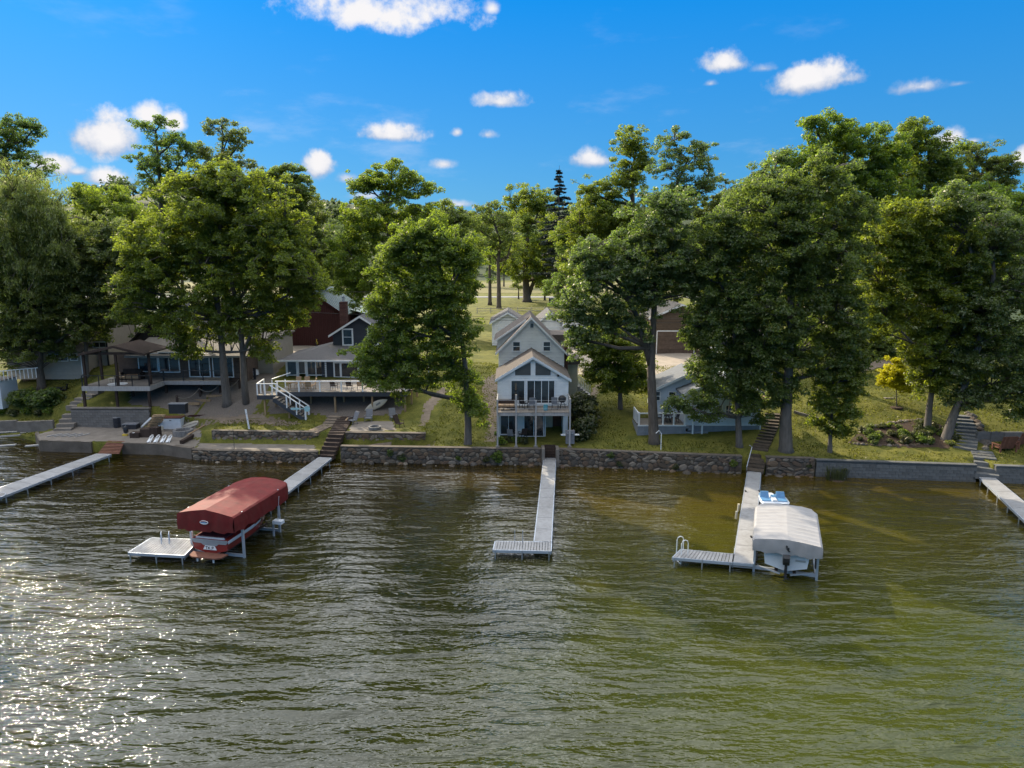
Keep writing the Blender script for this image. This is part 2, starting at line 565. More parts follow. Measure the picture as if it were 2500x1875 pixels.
# ------------------------------------------------------------------ materials used all over
M = dict(
    white=mat('white_paint', (0.72, 0.73, 0.74), 0.55, 0.06, 2.0, dirt=0.18),
    trim=mat('white_trim', (0.78, 0.78, 0.77), 0.5, 0.05),
    siding=mat('white_siding', (0.83, 0.81, 0.765), 0.6, 0.05, 1.5, objvar=0.03, dirt=0.15),
    glass=mat('window_glass', (0.012, 0.014, 0.016), 0.05, 0.2, 1.1, spec=0.8, col2=(0.055, 0.058, 0.06), objvar=0.5),
    screen=mat('tinted_screen', (0.09, 0.085, 0.08), 0.25, 0.1, 2),
    shingle=mat('brown_shingle', (0.105, 0.088, 0.076), 0.9, 0.28, 9, bump=0.5, bscale=16, stretch=(1, 3, 3)),
    greyshingle=mat('grey_shingle', (0.11, 0.105, 0.105), 0.9, 0.28, 9, bump=0.5, bscale=16, stretch=(1, 3, 3)),
    lightroof=mat('light_grey_roof', (0.14, 0.145, 0.15), 0.75, 0.12, 3, bump=0.2, bscale=12),
    tanroof=mat('tan_shingle', (0.19, 0.165, 0.135), 0.9, 0.22, 8, bump=0.5, bscale=16),
    greenroof=mat('green_metal_roof', (0.105, 0.15, 0.12), 0.5, 0.1, 1.5, bump=0.1, bscale=2),
    charcoal=mat('charcoal_siding', (0.055, 0.06, 0.07), 0.7, 0.1, 3, objvar=0.06),
    barn=mat('barn_red', (0.062, 0.022, 0.02), 0.75, 0.2, 2, stretch=(4, 4, .4)),
    brick=mat('chimney_brick', (0.10, 0.05, 0.04), 0.85, 0.25, 8, objvar=0.22),
    tanwall=mat('tan_siding', (0.38, 0.33, 0.27), 0.7, 0.07, 2, objvar=0.04),
    brownwall=mat('brown_siding', (0.12, 0.085, 0.065), 0.8, 0.2, 3, objvar=0.12),
    browngarage=mat('brown_garage', (0.125, 0.088, 0.06), 0.75, 0.12, 3, objvar=0.06),
    bluegrey=mat('bluegrey_siding', (0.60, 0.65, 0.70), 0.65, 0.06, 2, objvar=0.03),
    skirt=mat('grey_deck_skirt', (0.24, 0.255, 0.28), 0.7, 0.1, 3, objvar=0.06),
    deckwood=mat('weathered_deck', (0.24, 0.21, 0.18), 0.85, 0.22, 5, bump=0.2, bscale=30, objvar=0.14, dirt=0.25),
    newwood=mat('treated_wood', (0.33, 0.225, 0.13), 0.8, 0.2, 5, stretch=(1, 1, .3), objvar=0.1),
    darkwood=mat('dark_wood', (0.055, 0.038, 0.03), 0.9, 0.25, 4, stretch=(1, 1, .3), objvar=0.1),
    redwood=mat('red_brown_wood', (0.17, 0.075, 0.05), 0.8, 0.2, 4, objvar=0.15),
    greypost=mat('grey_weathered_post', (0.36, 0.34, 0.32), 0.85, 0.18, 6, stretch=(1, 1, .3)),
    concrete=mat('concrete', (0.215, 0.185, 0.155), 0.9, 0.22, 1.2, bump=0.15, bscale=25, dirt=0.55),
    seawall=mat('stained_seawall', (0.135, 0.112, 0.09), 0.9, 0.3, 1.0, bump=0.2, bscale=20, dirt=0.6),
    slab=mat('patio_slab', (0.215, 0.185, 0.155), 0.9, 0.18, 1.0, bump=0.1, bscale=25, dirt=0.5),
    warmblock=mat('warm_grey_block', (0.165, 0.15, 0.135), 0.9, 0.2, 4, bump=0.3, bscale=18, objvar=0.12),
    block=mat('grey_block', (0.13, 0.13, 0.125), 0.9, 0.2, 4, bump=0.3, bscale=18, objvar=0.16),
    stone=None,
    mortar=mat('wall_mortar', (0.105, 0.085, 0.066), 0.95, 0.3, 3, bump=0.4, bscale=14),
    gravel=mat('gravel', (0.16, 0.135, 0.115), 0.95, 0.45, 14, bump=0.8, bscale=26),
    drive=mat('driveway_gravel', (0.34, 0.285, 0.225), 0.95, 0.16, 1.0, bump=0.3, bscale=30),
    path=mat('dirt_path', (0.2, 0.155, 0.115), 0.95, 0.3, 1.5, bump=0.3, bscale=20),
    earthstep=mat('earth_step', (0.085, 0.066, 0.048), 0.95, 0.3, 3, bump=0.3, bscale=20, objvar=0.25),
    asphalt=mat('road_asphalt', (0.25, 0.24, 0.23), 0.9, 0.12, 1),
    galv=mat('galvanised_metal', (0.42, 0.44, 0.46), 0.45, 0.1, 3, metal=0.6),
    alu=mat('aluminium_deck', (0.30, 0.295, 0.29), 0.8, 0.14, 5, objvar=0.09, dirt=0.4),
    aluframe=mat('aluminium_frame', (0.50, 0.54, 0.60), 0.4, 0.08, 2, metal=0.5),
    redcover=mat('red_canvas', (0.145, 0.019, 0.018), 0.7, 0.22, 2.0, bump=0.25, bscale=5, dirt=0.25),
    redpaint=mat('red_gelcoat', (0.24, 0.03, 0.025), 0.18, 0.1, 2),
    redvinyl=mat('maroon_interior', (0.11, 0.03, 0.04), 0.6, 0.2, 3),
    offwhite=mat('white_canvas', (0.31, 0.30, 0.295), 0.8, 0.07, 1.5, bump=0.3, bscale=4, stretch=(1, 3, 1), dirt=0.22),
    gel=mat('white_gelcoat', (0.66, 0.69, 0.72), 0.25, 0.06, 2),
    black=mat('black_plastic', (0.02, 0.02, 0.022), 0.5, 0.2, 4),
    rubber=mat('dark_rubber', (0.035, 0.035, 0.04), 0.8, 0.2, 4),
    grey=mat('grey_plastic', (0.2, 0.2, 0.21), 0.6, 0.15, 4),
    midblue=mat('pedal_boat_blue', (0.11, 0.25, 0.42), 0.4, 0.2, 3),
    binblue=mat('blue_bin', (0.03, 0.07, 0.16), 0.6, 0.15, 4),
    teal=mat('teal_bucket', (0.10, 0.32, 0.38), 0.5, 0.1, 4),
    aqua=mat('aqua_sign', (0.35, 0.55, 0.58), 0.6, 0.15, 4),
    cream=mat('cream_panel', (0.58, 0.52, 0.40), 0.7, 0.08, 3),
    board=mat('surfboard_cream', (0.52, 0.46, 0.36), 0.45, 0.1, 3),
    tanchair=mat('tan_seat', (0.36, 0.24, 0.14), 0.7, 0.15, 4),
    umber=mat('fire_ring', (0.21, 0.2, 0.19), 0.9, 0.25, 5, bump=0.3, bscale=15),
    yellow=mat('yellow_plastic', (0.6, 0.42, 0.05), 0.5, 0.1, 4),
    mulch=mat('mulch', (0.075, 0.05, 0.035), 0.95, 0.4, 12, bump=0.6, bscale=25),
    cable=mat('cable', (0.05, 0.05, 0.05), 0.6),
    rope=mat('rope', (0.3, 0.25, 0.2), 0.8),
    bark=mat('bark', (0.12, 0.098, 0.08), 0.95, 0.35, 6, bump=0.9, bscale=9, stretch=(1, 1, .22)),
    barkgrey=mat('bark_grey', (0.125, 0.11, 0.095), 0.95, 0.3, 6, bump=0.9, bscale=9, stretch=(1, 1, .22)),
)


def stone_mat():
    m = D.materials.new('field_stone')
    m.use_nodes = True
    nt = m.node_tree
    b = nt.nodes['Principled BSDF']
    b.inputs['Roughness'].default_value = 0.85
    oi = nt.nodes.new('ShaderNodeObjectInfo')
    cr = nt.nodes.new('ShaderNodeValToRGB')
    cr.color_ramp.interpolation = 'CONSTANT'
    cols = [(.10, .09, .08), (.17, .145, .12), (.14, .10, .075), (.21, .19, .165), (.125, .115, .11), (.18, .13, .09), (.26, .23, .2), (.11, .085, .065)]
    cols = [(a * 1.02, b_ * .93, c * .80) for a, b_, c in cols]
    cr.color_ramp.elements[0].color = (*cols[0], 1)
    cr.color_ramp.elements[1].position = 0.125
    cr.color_ramp.elements[1].color = (*cols[1], 1)
    for i, c in enumerate(cols[2:], 2):
        e = cr.color_ramp.elements.new(i / len(cols))
        e.color = (*c, 1)
    nt.links.new(oi.outputs['Random'], cr.inputs[0])
    tcn = nt.nodes.new('ShaderNodeTexCoord')
    nz_ = nt.nodes.new('ShaderNodeTexNoise')
    nz_.inputs['Scale'].default_value = 6
    nz_.inputs['Detail'].default_value = 6
    nt.links.new(tcn.outputs['Object'], nz_.inputs['Vector'])
    mr = nt.nodes.new('ShaderNodeMapRange')
    mr.inputs[3].default_value = 0.5
    mr.inputs[4].default_value = 1.15
    nt.links.new(nz_.outputs[0], mr.inputs[0])
    hs = nt.nodes.new('ShaderNodeHueSaturation')
    nt.links.new(cr.outputs[0], hs.inputs['Color'])
    nt.links.new(mr.outputs[0], hs.inputs['Value'])
    nt.links.new(hs.outputs[0], b.inputs['Base Color'])
    return m


M['stone'] = stone_mat()
M['grass'] = mat('lawn_grass', (0.058, 0.068, 0.010), 0.95, col2=(0.17, 0.155, 0.03), scale=0.8, bump=0.7, bscale=14)
_g = M['grass'].node_tree
_hs = _g.nodes.new('ShaderNodeHueSaturation')
_n = _g.nodes.new('ShaderNodeTexNoise')
_n.inputs['Scale'].default_value = 9
_n.inputs['Detail'].default_value = 4
_tc = [n for n in _g.nodes if n.type == 'TEX_COORD'][0]
_g.links.new(_tc.outputs['Object'], _n.inputs['Vector'])
_mr = _g.nodes.new('ShaderNodeMapRange')
_mr.inputs[3].default_value = 0.35
_mr.inputs[4].default_value = 1.65
_g.links.new(_n.outputs[0], _mr.inputs[0])
_g.links.new(_mr.outputs[0], _hs.inputs['Value'])
_b = _g.nodes['Principled BSDF']
_src = _b.inputs['Base Color'].links[0].from_socket
_g.links.new(_src, _hs.inputs['Color'])
_g.links.new(_hs.outputs[0], _b.inputs['Base Color'])

def xpx(px, d=0):
    """x where the column px of the photo meets the shore line moved inland by d"""
    r_ = ray(px, 1120)
    x = 0
    for _ in range(6):
        x = r_.x / r_.y * (shore(x) + d)
    return x


GAPS += [(xpx(778), xpx(830)), (xpx(1324), xpx(1358)), (xpx(1814), xpx(1870)), (xpx(2390), xpx(2432))]
# ------------------------------------------------------------------ the ground, one sheet from the sea walls to the hills
xs = sorted(set([v for a, b in GAPS for v in (a - .01, a + .01, b - .01, b + .01)] + [-900, -700, -500, -400, -300, -220, -160, -120, -95, -80, -70, -60] + [-55 + i * .5 for i in range(0, 221)] + [60, 70, 80, 95, 120, 160, 220, 300, 400, 500, 700, 900]))
ds = [0.18] + [0.4 + i * .25 for i in range(80)] + [21 + i for i in range(30)] + [55, 60, 70, 80, 90, 100, 120, 140, 160, 190, 220, 260, 300, 350, 420, 500, 600, 800, 1200]


def rough(x, y):
    return 0.05 * math.sin(x * .9 + 1.3 * math.sin(y * .5)) * math.sin(y * .7 + .8) if y - shore(x) > 4 else 0


def hills(x, y):
    if y < 260:
        return 0
    t = min(1, (y - 260) / 260)
    return t * t * (10 + 26 * math.exp(-((x + 210) / 190) ** 2) + 8 * math.sin(x / 70.0) + 7 * math.exp(-((x - 300) / 200) ** 2))


V, F_ = [], []
for x in xs:
    for i, d_ in enumerate([0.18] + ds):
        y = shore(x) + d_
        V.append((x, y, -1.0 if i == 0 else ground_z(x, y) + rough(x, y) + hills(x, y)))
nd = len(ds) + 1
for i in range(len(xs) - 1):
    for j in range(nd - 1):
        F_.append((i * nd + j, i * nd + j + 1, (i + 1) * nd + j + 1, (i + 1) * nd + j)[::-1])
gm = MB()
gm.add(V, F_)
go_ = gm.build('ground', M['grass'], smooth=True, kind='structure')
M['forestfloor'] = mat('forest_floor', (0.03, 0.045, 0.014), 0.95, 0.4, .2)
go_.data.materials.append(M['forestfloor'])
for p_ in go_.data.polygons:                  # woodland covers the hills
    if p_.center.y > 268 or (abs(p_.center.x) > .78 * p_.center.y and p_.center.y > 75) or (p_.center.y > 97 and (p_.center.x < -24 or p_.center.x > 46)):
        p_.material_index = 1


def inside(pt, poly):
    x, y = pt
    r_ = False
    for (x1, y1), (x2, y2) in zip(poly, poly[1:] + poly[:1]):
        if (y1 > y) != (y2 > y) and x < (x2 - x1) * (y - y1) / (y2 - y1) + x1:
            r_ = not r_
    return r_


def patch(name, pts, m, lift=0.012, step=0.3, kind='structure', wob=0.12, **props):
    poly = [(p[0], p[1]) for p in pts]
    x0, x1 = min(p[0] for p in poly), max(p[0] for p in poly)
    y0, y1 = min(p[1] for p in poly), max(p[1] for p in poly)
    idx, vs, fs = {}, [], []

    def vert(i, j):
        if (i, j) not in idx:
            x, y = x0 + i * step, y0 + j * step
            idx[(i, j)] = len(vs)
            vs.append((x, y, ground_z(x, y) + rough(x, y) + lift))
        return idx[(i, j)]
    for i in range(int((x1 - x0) / step) + 1):
        for j in range(int((y1 - y0) / step) + 1):
            cx, cy = x0 + (i + .5) * step, y0 + (j + .5) * step
            if inside((cx + rnd.uniform(-wob, wob), cy + rnd.uniform(-wob, wob)), poly):
                fs.append((vert(i, j), vert(i + 1, j), vert(i + 1, j + 1), vert(i, j + 1)))
    b = MB()
    b.add(vs, fs)
    return b.build(name, m, smooth=True, kind=kind, **props)


# ------------------------------------------------------------------ the lake
def water_mat():
    m = D.materials.new('lake_water')
    m.use_nodes = True
    nt = m.node_tree
    b = nt.nodes['Principled BSDF']
    L = nt.links.new
    tcn = nt.nodes.new('ShaderNodeTexCoord')
    sp = nt.nodes.new('ShaderNodeSeparateXYZ')
    L(tcn.outputs['Object'], sp.inputs[0])
    # silt over a sandy shelf near the shore, deeper green further out
    nz0 = nt.nodes.new('ShaderNodeTexNoise')
    nz0.inputs['Scale'].default_value = 0.12
    nz0.inputs['Detail'].default_value = 4
    L(tcn.outputs['Object'], nz0.inputs['Vector'])
    ad = nt.nodes.new('ShaderNodeMath')
    ad.operation = 'MULTIPLY_ADD'
    L(nz0.outputs[0], ad.inputs[0])
    ad.inputs[1].default_value = 14
    L(sp.outputs[1], ad.inputs[2])
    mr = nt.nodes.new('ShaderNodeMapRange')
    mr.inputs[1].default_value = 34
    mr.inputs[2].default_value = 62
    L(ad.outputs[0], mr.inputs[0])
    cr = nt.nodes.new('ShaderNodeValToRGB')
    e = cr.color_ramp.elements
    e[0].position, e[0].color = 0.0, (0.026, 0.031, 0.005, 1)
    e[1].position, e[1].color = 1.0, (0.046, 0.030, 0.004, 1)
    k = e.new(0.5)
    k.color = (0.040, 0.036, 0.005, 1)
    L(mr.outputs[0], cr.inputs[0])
    # base colour value rises from left to right, broken up by noise
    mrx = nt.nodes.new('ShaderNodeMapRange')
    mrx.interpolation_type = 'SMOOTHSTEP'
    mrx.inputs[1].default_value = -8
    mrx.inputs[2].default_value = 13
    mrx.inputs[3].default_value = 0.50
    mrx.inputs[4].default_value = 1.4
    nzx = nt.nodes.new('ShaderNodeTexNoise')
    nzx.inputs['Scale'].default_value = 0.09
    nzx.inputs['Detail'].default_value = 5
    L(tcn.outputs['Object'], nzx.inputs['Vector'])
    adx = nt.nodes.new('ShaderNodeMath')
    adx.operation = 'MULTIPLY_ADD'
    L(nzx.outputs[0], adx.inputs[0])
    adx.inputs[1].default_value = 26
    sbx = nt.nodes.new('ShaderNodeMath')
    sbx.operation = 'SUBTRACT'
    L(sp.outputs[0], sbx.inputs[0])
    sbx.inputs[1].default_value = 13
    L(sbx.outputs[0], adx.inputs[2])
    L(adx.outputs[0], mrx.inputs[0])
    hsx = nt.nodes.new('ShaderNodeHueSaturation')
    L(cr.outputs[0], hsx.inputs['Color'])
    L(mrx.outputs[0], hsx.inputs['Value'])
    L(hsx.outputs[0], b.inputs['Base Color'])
    # wind lanes: ripples come and go
    wn_ = nt.nodes.new('ShaderNodeTexNoise')
    wn_.inputs['Scale'].default_value = 0.055
    wn_.inputs['Detail'].default_value = 3
    wmp = nt.nodes.new('ShaderNodeMapping')
    wmp.inputs['Scale'].default_value = (1, 1.6, 1)
    L(tcn.outputs['Object'], wmp.inputs[0])
    L(wmp.outputs[0], wn_.inputs['Vector'])
    wr = nt.nodes.new('ShaderNodeMapRange')
    wr.inputs[1].default_value = 0.35
    wr.inputs[2].default_value = 0.65
    wr.inputs[3].default_value = 0.6
    wr.inputs[4].default_value = 1.25
    L(wn_.outputs[0], wr.inputs[0])
    b.inputs['Roughness'].default_value = 0.02
    b.inputs['IOR'].default_value = 1.40
    b.inputs['Specular IOR Level'].default_value = 0.5
    # wavelets: three stretched noises, crests running across the lake
    prev = None
    for sc, st, rot, det, dist, strength in ((0.36, (0.5, 1.6, 1), 16, 2, 0.60, 0.6), (1.05, (0.45, 1.6, 1), 22, 3, 0.26, 0.7), (4.5, (0.6, 1.3, 1), 5, 2, 0.065, 0.7)):
        mp = nt.nodes.new('ShaderNodeMapping')
        mp.inputs['Rotation'].default_value = (0, 0, R(rot))
        mp.inputs['Scale'].default_value = st
        L(tcn.outputs['Object'], mp.inputs[0])
        nn = nt.nodes.new('ShaderNodeTexNoise')
        nn.inputs['Scale'].default_value = sc
        nn.inputs['Detail'].default_value = det
        nn.inputs['Roughness'].default_value = 0.5
        nn.inputs['Distortion'].default_value = 0.4
        L(mp.outputs[0], nn.inputs['Vector'])
        bp = nt.nodes.new('ShaderNodeBump')
        sm_ = nt.nodes.new('ShaderNodeMath')
        sm_.operation = 'MULTIPLY'
        sm_.inputs[1].default_value = strength
        L(wr.outputs[0], sm_.inputs[0])
        L(sm_.outputs[0], bp.inputs['Strength'])
        bp.inputs['Distance'].default_value = dist
        L(nn.outputs[0], bp.inputs['Height'])
        if prev:
            L(prev, bp.inputs['Normal'])
        prev = bp.outputs[0]
    L(prev, b.inputs['Normal'])
    return m


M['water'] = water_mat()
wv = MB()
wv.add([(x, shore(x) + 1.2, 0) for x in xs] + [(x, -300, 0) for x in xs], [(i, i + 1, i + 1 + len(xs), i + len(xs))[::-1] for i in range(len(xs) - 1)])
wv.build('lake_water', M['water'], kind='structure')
bed = MB()
bed.box(-900, 900, -300, 130, -3.2, -2.4)
bed.build('lake_bed', M['path'], kind='structure')

# ------------------------------------------------------------------ trees
LM = dict(
    maple=leaf_mat('maple_leaf', (0.076, 0.12, 0.022), (0.33, 0.43, 0.03), 0.03),
    bright=leaf_mat('bright_leaf', (0.08, 0.126, 0.02), (0.36, 0.46, 0.03), 0.03),
    oak=leaf_mat('oak_leaf', (0.085, 0.117, 0.038), (0.28, 0.365, 0.05), 0.05),
    dark=leaf_mat('dark_leaf', (0.078, 0.113, 0.032), (0.27, 0.36, 0.045), 0.03),
    willow=leaf_mat('willow_leaf', (0.12, 0.15, 0.04), (0.36, 0.42, 0.07), 0.05),
    yellow=leaf_mat('yellow_leaf', (0.5, 0.42, 0.012), (0.75, 0.66, 0.015), 0.03),
    spruce=leaf_mat('spruce_needle', (0.034, 0.05, 0.045), (0.05, 0.07, 0.05), 0.03, tmix=0.15),
    bush=leaf_mat('bush_leaf', (0.06, 0.075, 0.02), (0.15, 0.17, 0.03), 0.05),
    far=leaf_mat('far_leaf', (0.062, 0.085, 0.032), (0.15, 0.19, 0.06), 0.03),
)


def leaves_np(g, blobs, puff, per_puff, size, cover=1.0, droop=0.0, flat=0.62, edge=0.16, inner=0.25, strands=False):
    """Leaf quads in puffs spread over ellipsoid blobs. Returns vertices, quads, puff centres."""
    cs = []
    for (c, r_) in blobs:
        c, r_ = np.array(c, float), np.array(r_, float)
        area = 4 * math.pi * ((r_[0] * r_[1]) ** 1.6 / 3 + (r_[0] * r_[2]) ** 1.6 / 3 + (r_[1] * r_[2]) ** 1.6 / 3) ** (1 / 1.6)
        n = max(4, int(cover * area / (puff * puff * 1.9)))
        d = g.normal(size=(n, 3))
        d /= np.linalg.norm(d, axis=1)[:, None]
        # uneven outline: a few low-frequency lumps push puffs in and out
        ph = g.uniform(0, 6.28, 6)
        lump = (np.sin(3 * d[:, 0] + ph[0]) * np.sin(4 * d[:, 2] + ph[1]) + np.sin(5 * d[:, 1] + ph[2]) * np.sin(3 * d[:, 0] + ph[3])) * edge
        rad = g.uniform(0.72, 1.05, n) + lump
        deep = g.uniform(size=n) < inner
        rad[deep] *= g.uniform(0.3, 0.8, deep.sum())
        cs.append(c + d * r_ * rad[:, None])
    cs = np.concatenate(cs)
    n = len(cs)
    pr = puff * g.uniform(0.55, 1.25, n)
    cnt = np.maximum(6, (per_puff * (pr / puff) ** 2 * g.uniform(.7, 1.2, n)).astype(int))
    idx = np.repeat(np.arange(n), cnt)
    N = len(idx)
    d = g.normal(size=(N, 3))
    d /= np.linalg.norm(d, axis=1)[:, None]
    rr = g.uniform(0.25, 1.0, N) ** 0.6
    sc = np.stack([pr * g.uniform(.8, 1.3, n), pr * g.uniform(.8, 1.3, n), pr * flat * g.uniform(.7, 1.3, n)], 1)
    p = cs[idx] + d * sc[idx] * rr[:, None]
    if droop:
        hd = np.hypot(d[:, 0], d[:, 1])
        p[:, 2] -= droop * pr[idx] * hd * hd * rr
    if strands:
        p[:, 2] -= g.exponential(0.9, N) * g.uniform(size=N)
    nr = d * np.array([.55, .55, .45]) + np.array([0, 0, .55]) + g.normal(size=(N, 3)) * .45
    nr /= np.linalg.norm(nr, axis=1)[:, None]
    t = g.normal(size=(N, 3))
    if strands:
        t = t * .25 + np.array([0, 0, 1.0])
    t -= nr * np.sum(t * nr, 1)[:, None]
    t /= np.linalg.norm(t, axis=1)[:, None]
    b = np.cross(nr, t)
    L_ = (size * g.uniform(.65, 1.35, N))[:, None]
    wd = 0.36 if not strands else 0.14
    ln = 0.5 if not strands else 0.9
    V_ = np.empty((N, 3, 3))
    V_[:, 0] = p - t * L_ * ln * .8 + b * L_ * wd
    V_[:, 1] = p - t * L_ * ln * .8 - b * L_ * wd
    V_[:, 2] = p + t * L_ * ln * 1.2 - nr * L_ * .12
    return V_.reshape(-1, 3), np.arange(N * 3).reshape(-1, 3), cs


TREES = {}


def tree(name, label, base, blobs, leaf='oak', r0=0.35, puff=0.85, per=150, size=0.26, cover=1.0, trunk=None, bark='bark', sparse=False, Yd=None, droop=0.0,
         flat=0.62, group='trees along the shore and behind the houses', seed=1, strands=False, twig=0.45, edge=0.16, inner=0.25, cat='tree', depth=1.0, fork=None):
    """base: world point of the foot. blobs: (px, py, rx, ry, dY) lobes of the crown as seen in the photograph, at the tree's own distance."""
    g = np.random.default_rng(seed)
    puff, per, size, cover = puff * .72, per * .88, size * .74, cover * .95
    edge = max(edge, .30)
    base = Vector(base)
    Yt = base.y if Yd is None else Yd
    root = thing(name, label, cat, base, 0, group)
    bl = []
    for bb in blobs:
        px, py, rx, ry = bb[:4]
        dY = bb[4] if len(bb) > 4 else 0.0
        c = Q(px, py, Yt + dY)
        k = (c - Vector((0, 0, CAM_H))).length / 1736 / max(.2, (ray(px, py)).length)
        bl.append(((c - base)[:], (rx * k, (rx + ry) / 2 * k * depth, ry * k)))
    V_, F, cs = leaves_np(g, bl, puff, per, size, cover, droop, flat, edge, inner, strands)
    me = np_mesh(name + '_crown', V_, F, LM[leaf])
    cr = D.objects.new('crown', me)
    COL.objects.link(cr)
    cr.parent = root
    # trunk through given points, limbs to every lobe and twigs to the puffs
    tm = MB()
    cen = np.array([b_[0] for b_ in bl])
    low, mean = cen[:, 2].min(), cen.mean(0)
    top = cen[:, 2].max()
    if trunk:
        tp = [Vector((0, 0, -0.3))] + [Q(px, py, Yt) - base for px, py in trunk]
    else:
        h1 = max(1.5, low * .75)
        tp = [Vector((0, 0, -0.3)), Vector((g.uniform(-.1, .1), 0, h1 * .5)), Vector((mean[0] * .25, mean[1] * .25, h1)), Vector((mean[0] * .7, mean[1] * .7, (low + top) / 2 + .5))]
    L0 = len(tp)
    rad = [r0 * (1.45 if i == 0 else (1 - .62 * i / (L0 - 1))) for i in range(L0)]
    tp.insert(1, tp[0].lerp(tp[1], .22))
    rad.insert(1, r0 * 1.02)
    tm.tube(tp, rad, 9)
    if fork:
        for pts, rr in fork:
            q_ = [Q(px, py, Yt) - base for px, py in pts]
            tm.tube(q_, [rr * (1 - .55 * i / (len(q_) - 1)) for i in range(len(q_))], 7)
    tops = tp[2:]
    nodes = [(p, r0 * .5) for p in tops]
    for c_, r_ in bl:
        c_ = Vector(c_)
        s = min(tops, key=lambda q: (q - c_).length + (6 if q.z > c_.z - .3 else 0))
        m_ = s.lerp(c_, .5) + Vector((g.uniform(-.4, .4), g.uniform(-.4, .4), -.08 * (c_ - s).length + .2))
        rr = min(r0 * .5, .05 + .03 * (c_ - s).length)
        tm.tube([s, m_, c_ + Vector((0, 0, .15 * r_[2]))], [rr, rr * .7, rr * .28], 6)
        for kk in (m_, c_, s.lerp(m_, .5), m_.lerp(c_, .5)):
            nodes.append((kk, rr * .6))
    nv = np.array([n_[0][:] for n_ in nodes])
    for c_ in cs:
        if g.uniform() > twig:
            continue
        dd = np.linalg.norm(nv - c_, axis=1) + np.where(nv[:, 2] > c_[2] + .2, 2.0, 0)
        i = int(dd.argmin())
        if dd[i] < .4 or dd[i] > 9:
            continue
        a, b_ = Vector(nv[i]), Vector(c_)
        m_ = a.lerp(b_, .55) + Vector((0, 0, .12 * (b_ - a).length))
        rr = max(.018, min(nodes[i][1] * .7, .02 + .012 * (b_ - a).length))
        tm.tube([a, m_, b_], [rr, rr * .65, rr * .25], 4, cap=False)
    tm.build('trunk', M[bark], root, smooth=True)
    return root


def place_tree(src, name, label, px, py_base, py_top, rz, Yd=None, src_h=None, group='trees along the shore and behind the houses'):
    """Another tree of a kind already built: copied, turned and scaled to its own height at its own place."""
    b = GT(px, py_base) if Yd is None else Vector(((px - 1250) / 1736 * Yd * 1.0, Yd, ground_z((px - 1250) / 1736 * Yd, Yd)))
    t = Q(px, py_top, b.y)
    sc = (t.z - b.z) / src_h
    o = dup(src, b, rz, label, group, (sc, sc, sc))
    o.name = name
    return o


# --- front row, left to right
T_ = tree
willow = T_('willow_tree', 'pale feathery willow at the left edge, behind the dark shore tree', GT(70, 925), [(40, 470, 85, 62), (120, 540, 80, 80), (10, 570, 70, 90), (150, 620, 60, 80), (60, 640, 90, 80)], 'willow', 0.4, 0.8, 120, 0.3, 0.9, strands=True, seed=3, Yd=72, edge=.1, twig=.6)
T_('oak_tree', 'dark shady tree over the tan house and left lawn', GT(102, 945), [(90, 735, 100, 90), (30, 690, 70, 110), (160, 680, 62, 80), (110, 830, 85, 50), (20, 830, 55, 70), (205, 760, 50, 80), (150, 600, 60, 50)], 'dark', 0.42, 0.8, 150, 0.25, 1.0, seed=5, droop=.5)
T_('oak_tree', 'glossy grey-green tree with a bare trunk behind the pergola deck', GT(212, 922), [(275, 590, 75, 65), (240, 660, 55, 60), (310, 680, 55, 60), (225, 740, 40, 50), (300, 760, 45, 45), (345, 620, 40, 50)], 'oak', 0.24, 0.7, 150, 0.24, 0.95, seed=6, trunk=[(210, 850), (208, 780), (235, 690)], bark='barkgrey', droop=.4)
T_('maple_tree', 'broad maple with two trunks beside the dark brown cottage', GT(556, 988), [(520, 500, 120, 70), (430, 560, 90, 80), (610, 530, 110, 85), (395, 650, 70, 90), (520, 640, 130, 100), (650, 640, 110, 100), (730, 640, 62, 90), (390, 760, 62, 70), (500, 770, 100, 60), (610, 770, 90, 60), (690, 750, 70, 55), (560, 450, 90, 50), (455, 850, 40, 34), (745, 730, 40, 34), (340, 590, 50, 60), (330, 690, 46, 50), (470, 445, 60, 46), (700, 560, 50, 60), (545, 408, 36, 26), (505, 412, 30, 24), (770, 690, 30, 26), (640, 850, 34, 26), (330, 630, 30, 40)],
   'maple', 0.42, 0.85, 150, 0.26, 0.78, seed=8, trunk=[(548, 920), (543, 860), (535, 780), (525, 640)], droop=.75, flat=.5, bark='barkgrey', depth=1.1,
   fork=[([(603, 1006), (596, 930), (592, 855), (585, 780), (560, 660)], .36), ([(592, 870), (606, 835), (620, 790), (660, 690)], .22)])
T_('maple_tree', 'leafy tree leaning over the charcoal house deck with a low bushy lobe', GT(1142, 1084), [(1030, 610, 78, 62), (985, 690, 66, 60), (1085, 690, 75, 75), (1010, 760, 90, 70), (955, 800, 44, 46), (1100, 790, 68, 70), (930, 880, 68, 55), (1010, 880, 70, 60), (1090, 880, 50, 60), (1150, 985, 42, 46), (1130, 920, 40, 34), (905, 855, 34, 30), (985, 935, 55, 28), (920, 905, 40, 34), (960, 620, 50, 40), (1140, 640, 40, 50), (1050, 560, 44, 30), (1000, 580, 56, 36), (1110, 600, 50, 46), (950, 740, 50, 44)],
   'maple', 0.33, 0.8, 160, 0.24, 1.0, seed=9, trunk=[(1143, 1040), (1140, 980), (1136, 900), (1128, 830), (1090, 730)], bark='barkgrey', droop=.45)
T_('small_tree', 'small round tree on the sunlit lawn beside the white gabled house', GT(1515, 998), [(1500, 820, 62, 50), (1470, 880, 52, 50), (1540, 880, 52, 48), (1505, 920, 66, 34), (1450, 830, 38, 44), (1550, 930, 36, 24)],
   'bright', 0.24, 0.7, 150, 0.23, 1.0, seed=10, trunk=[(1514, 960), (1512, 920), (1505, 860)], bark='barkgrey', droop=.4)
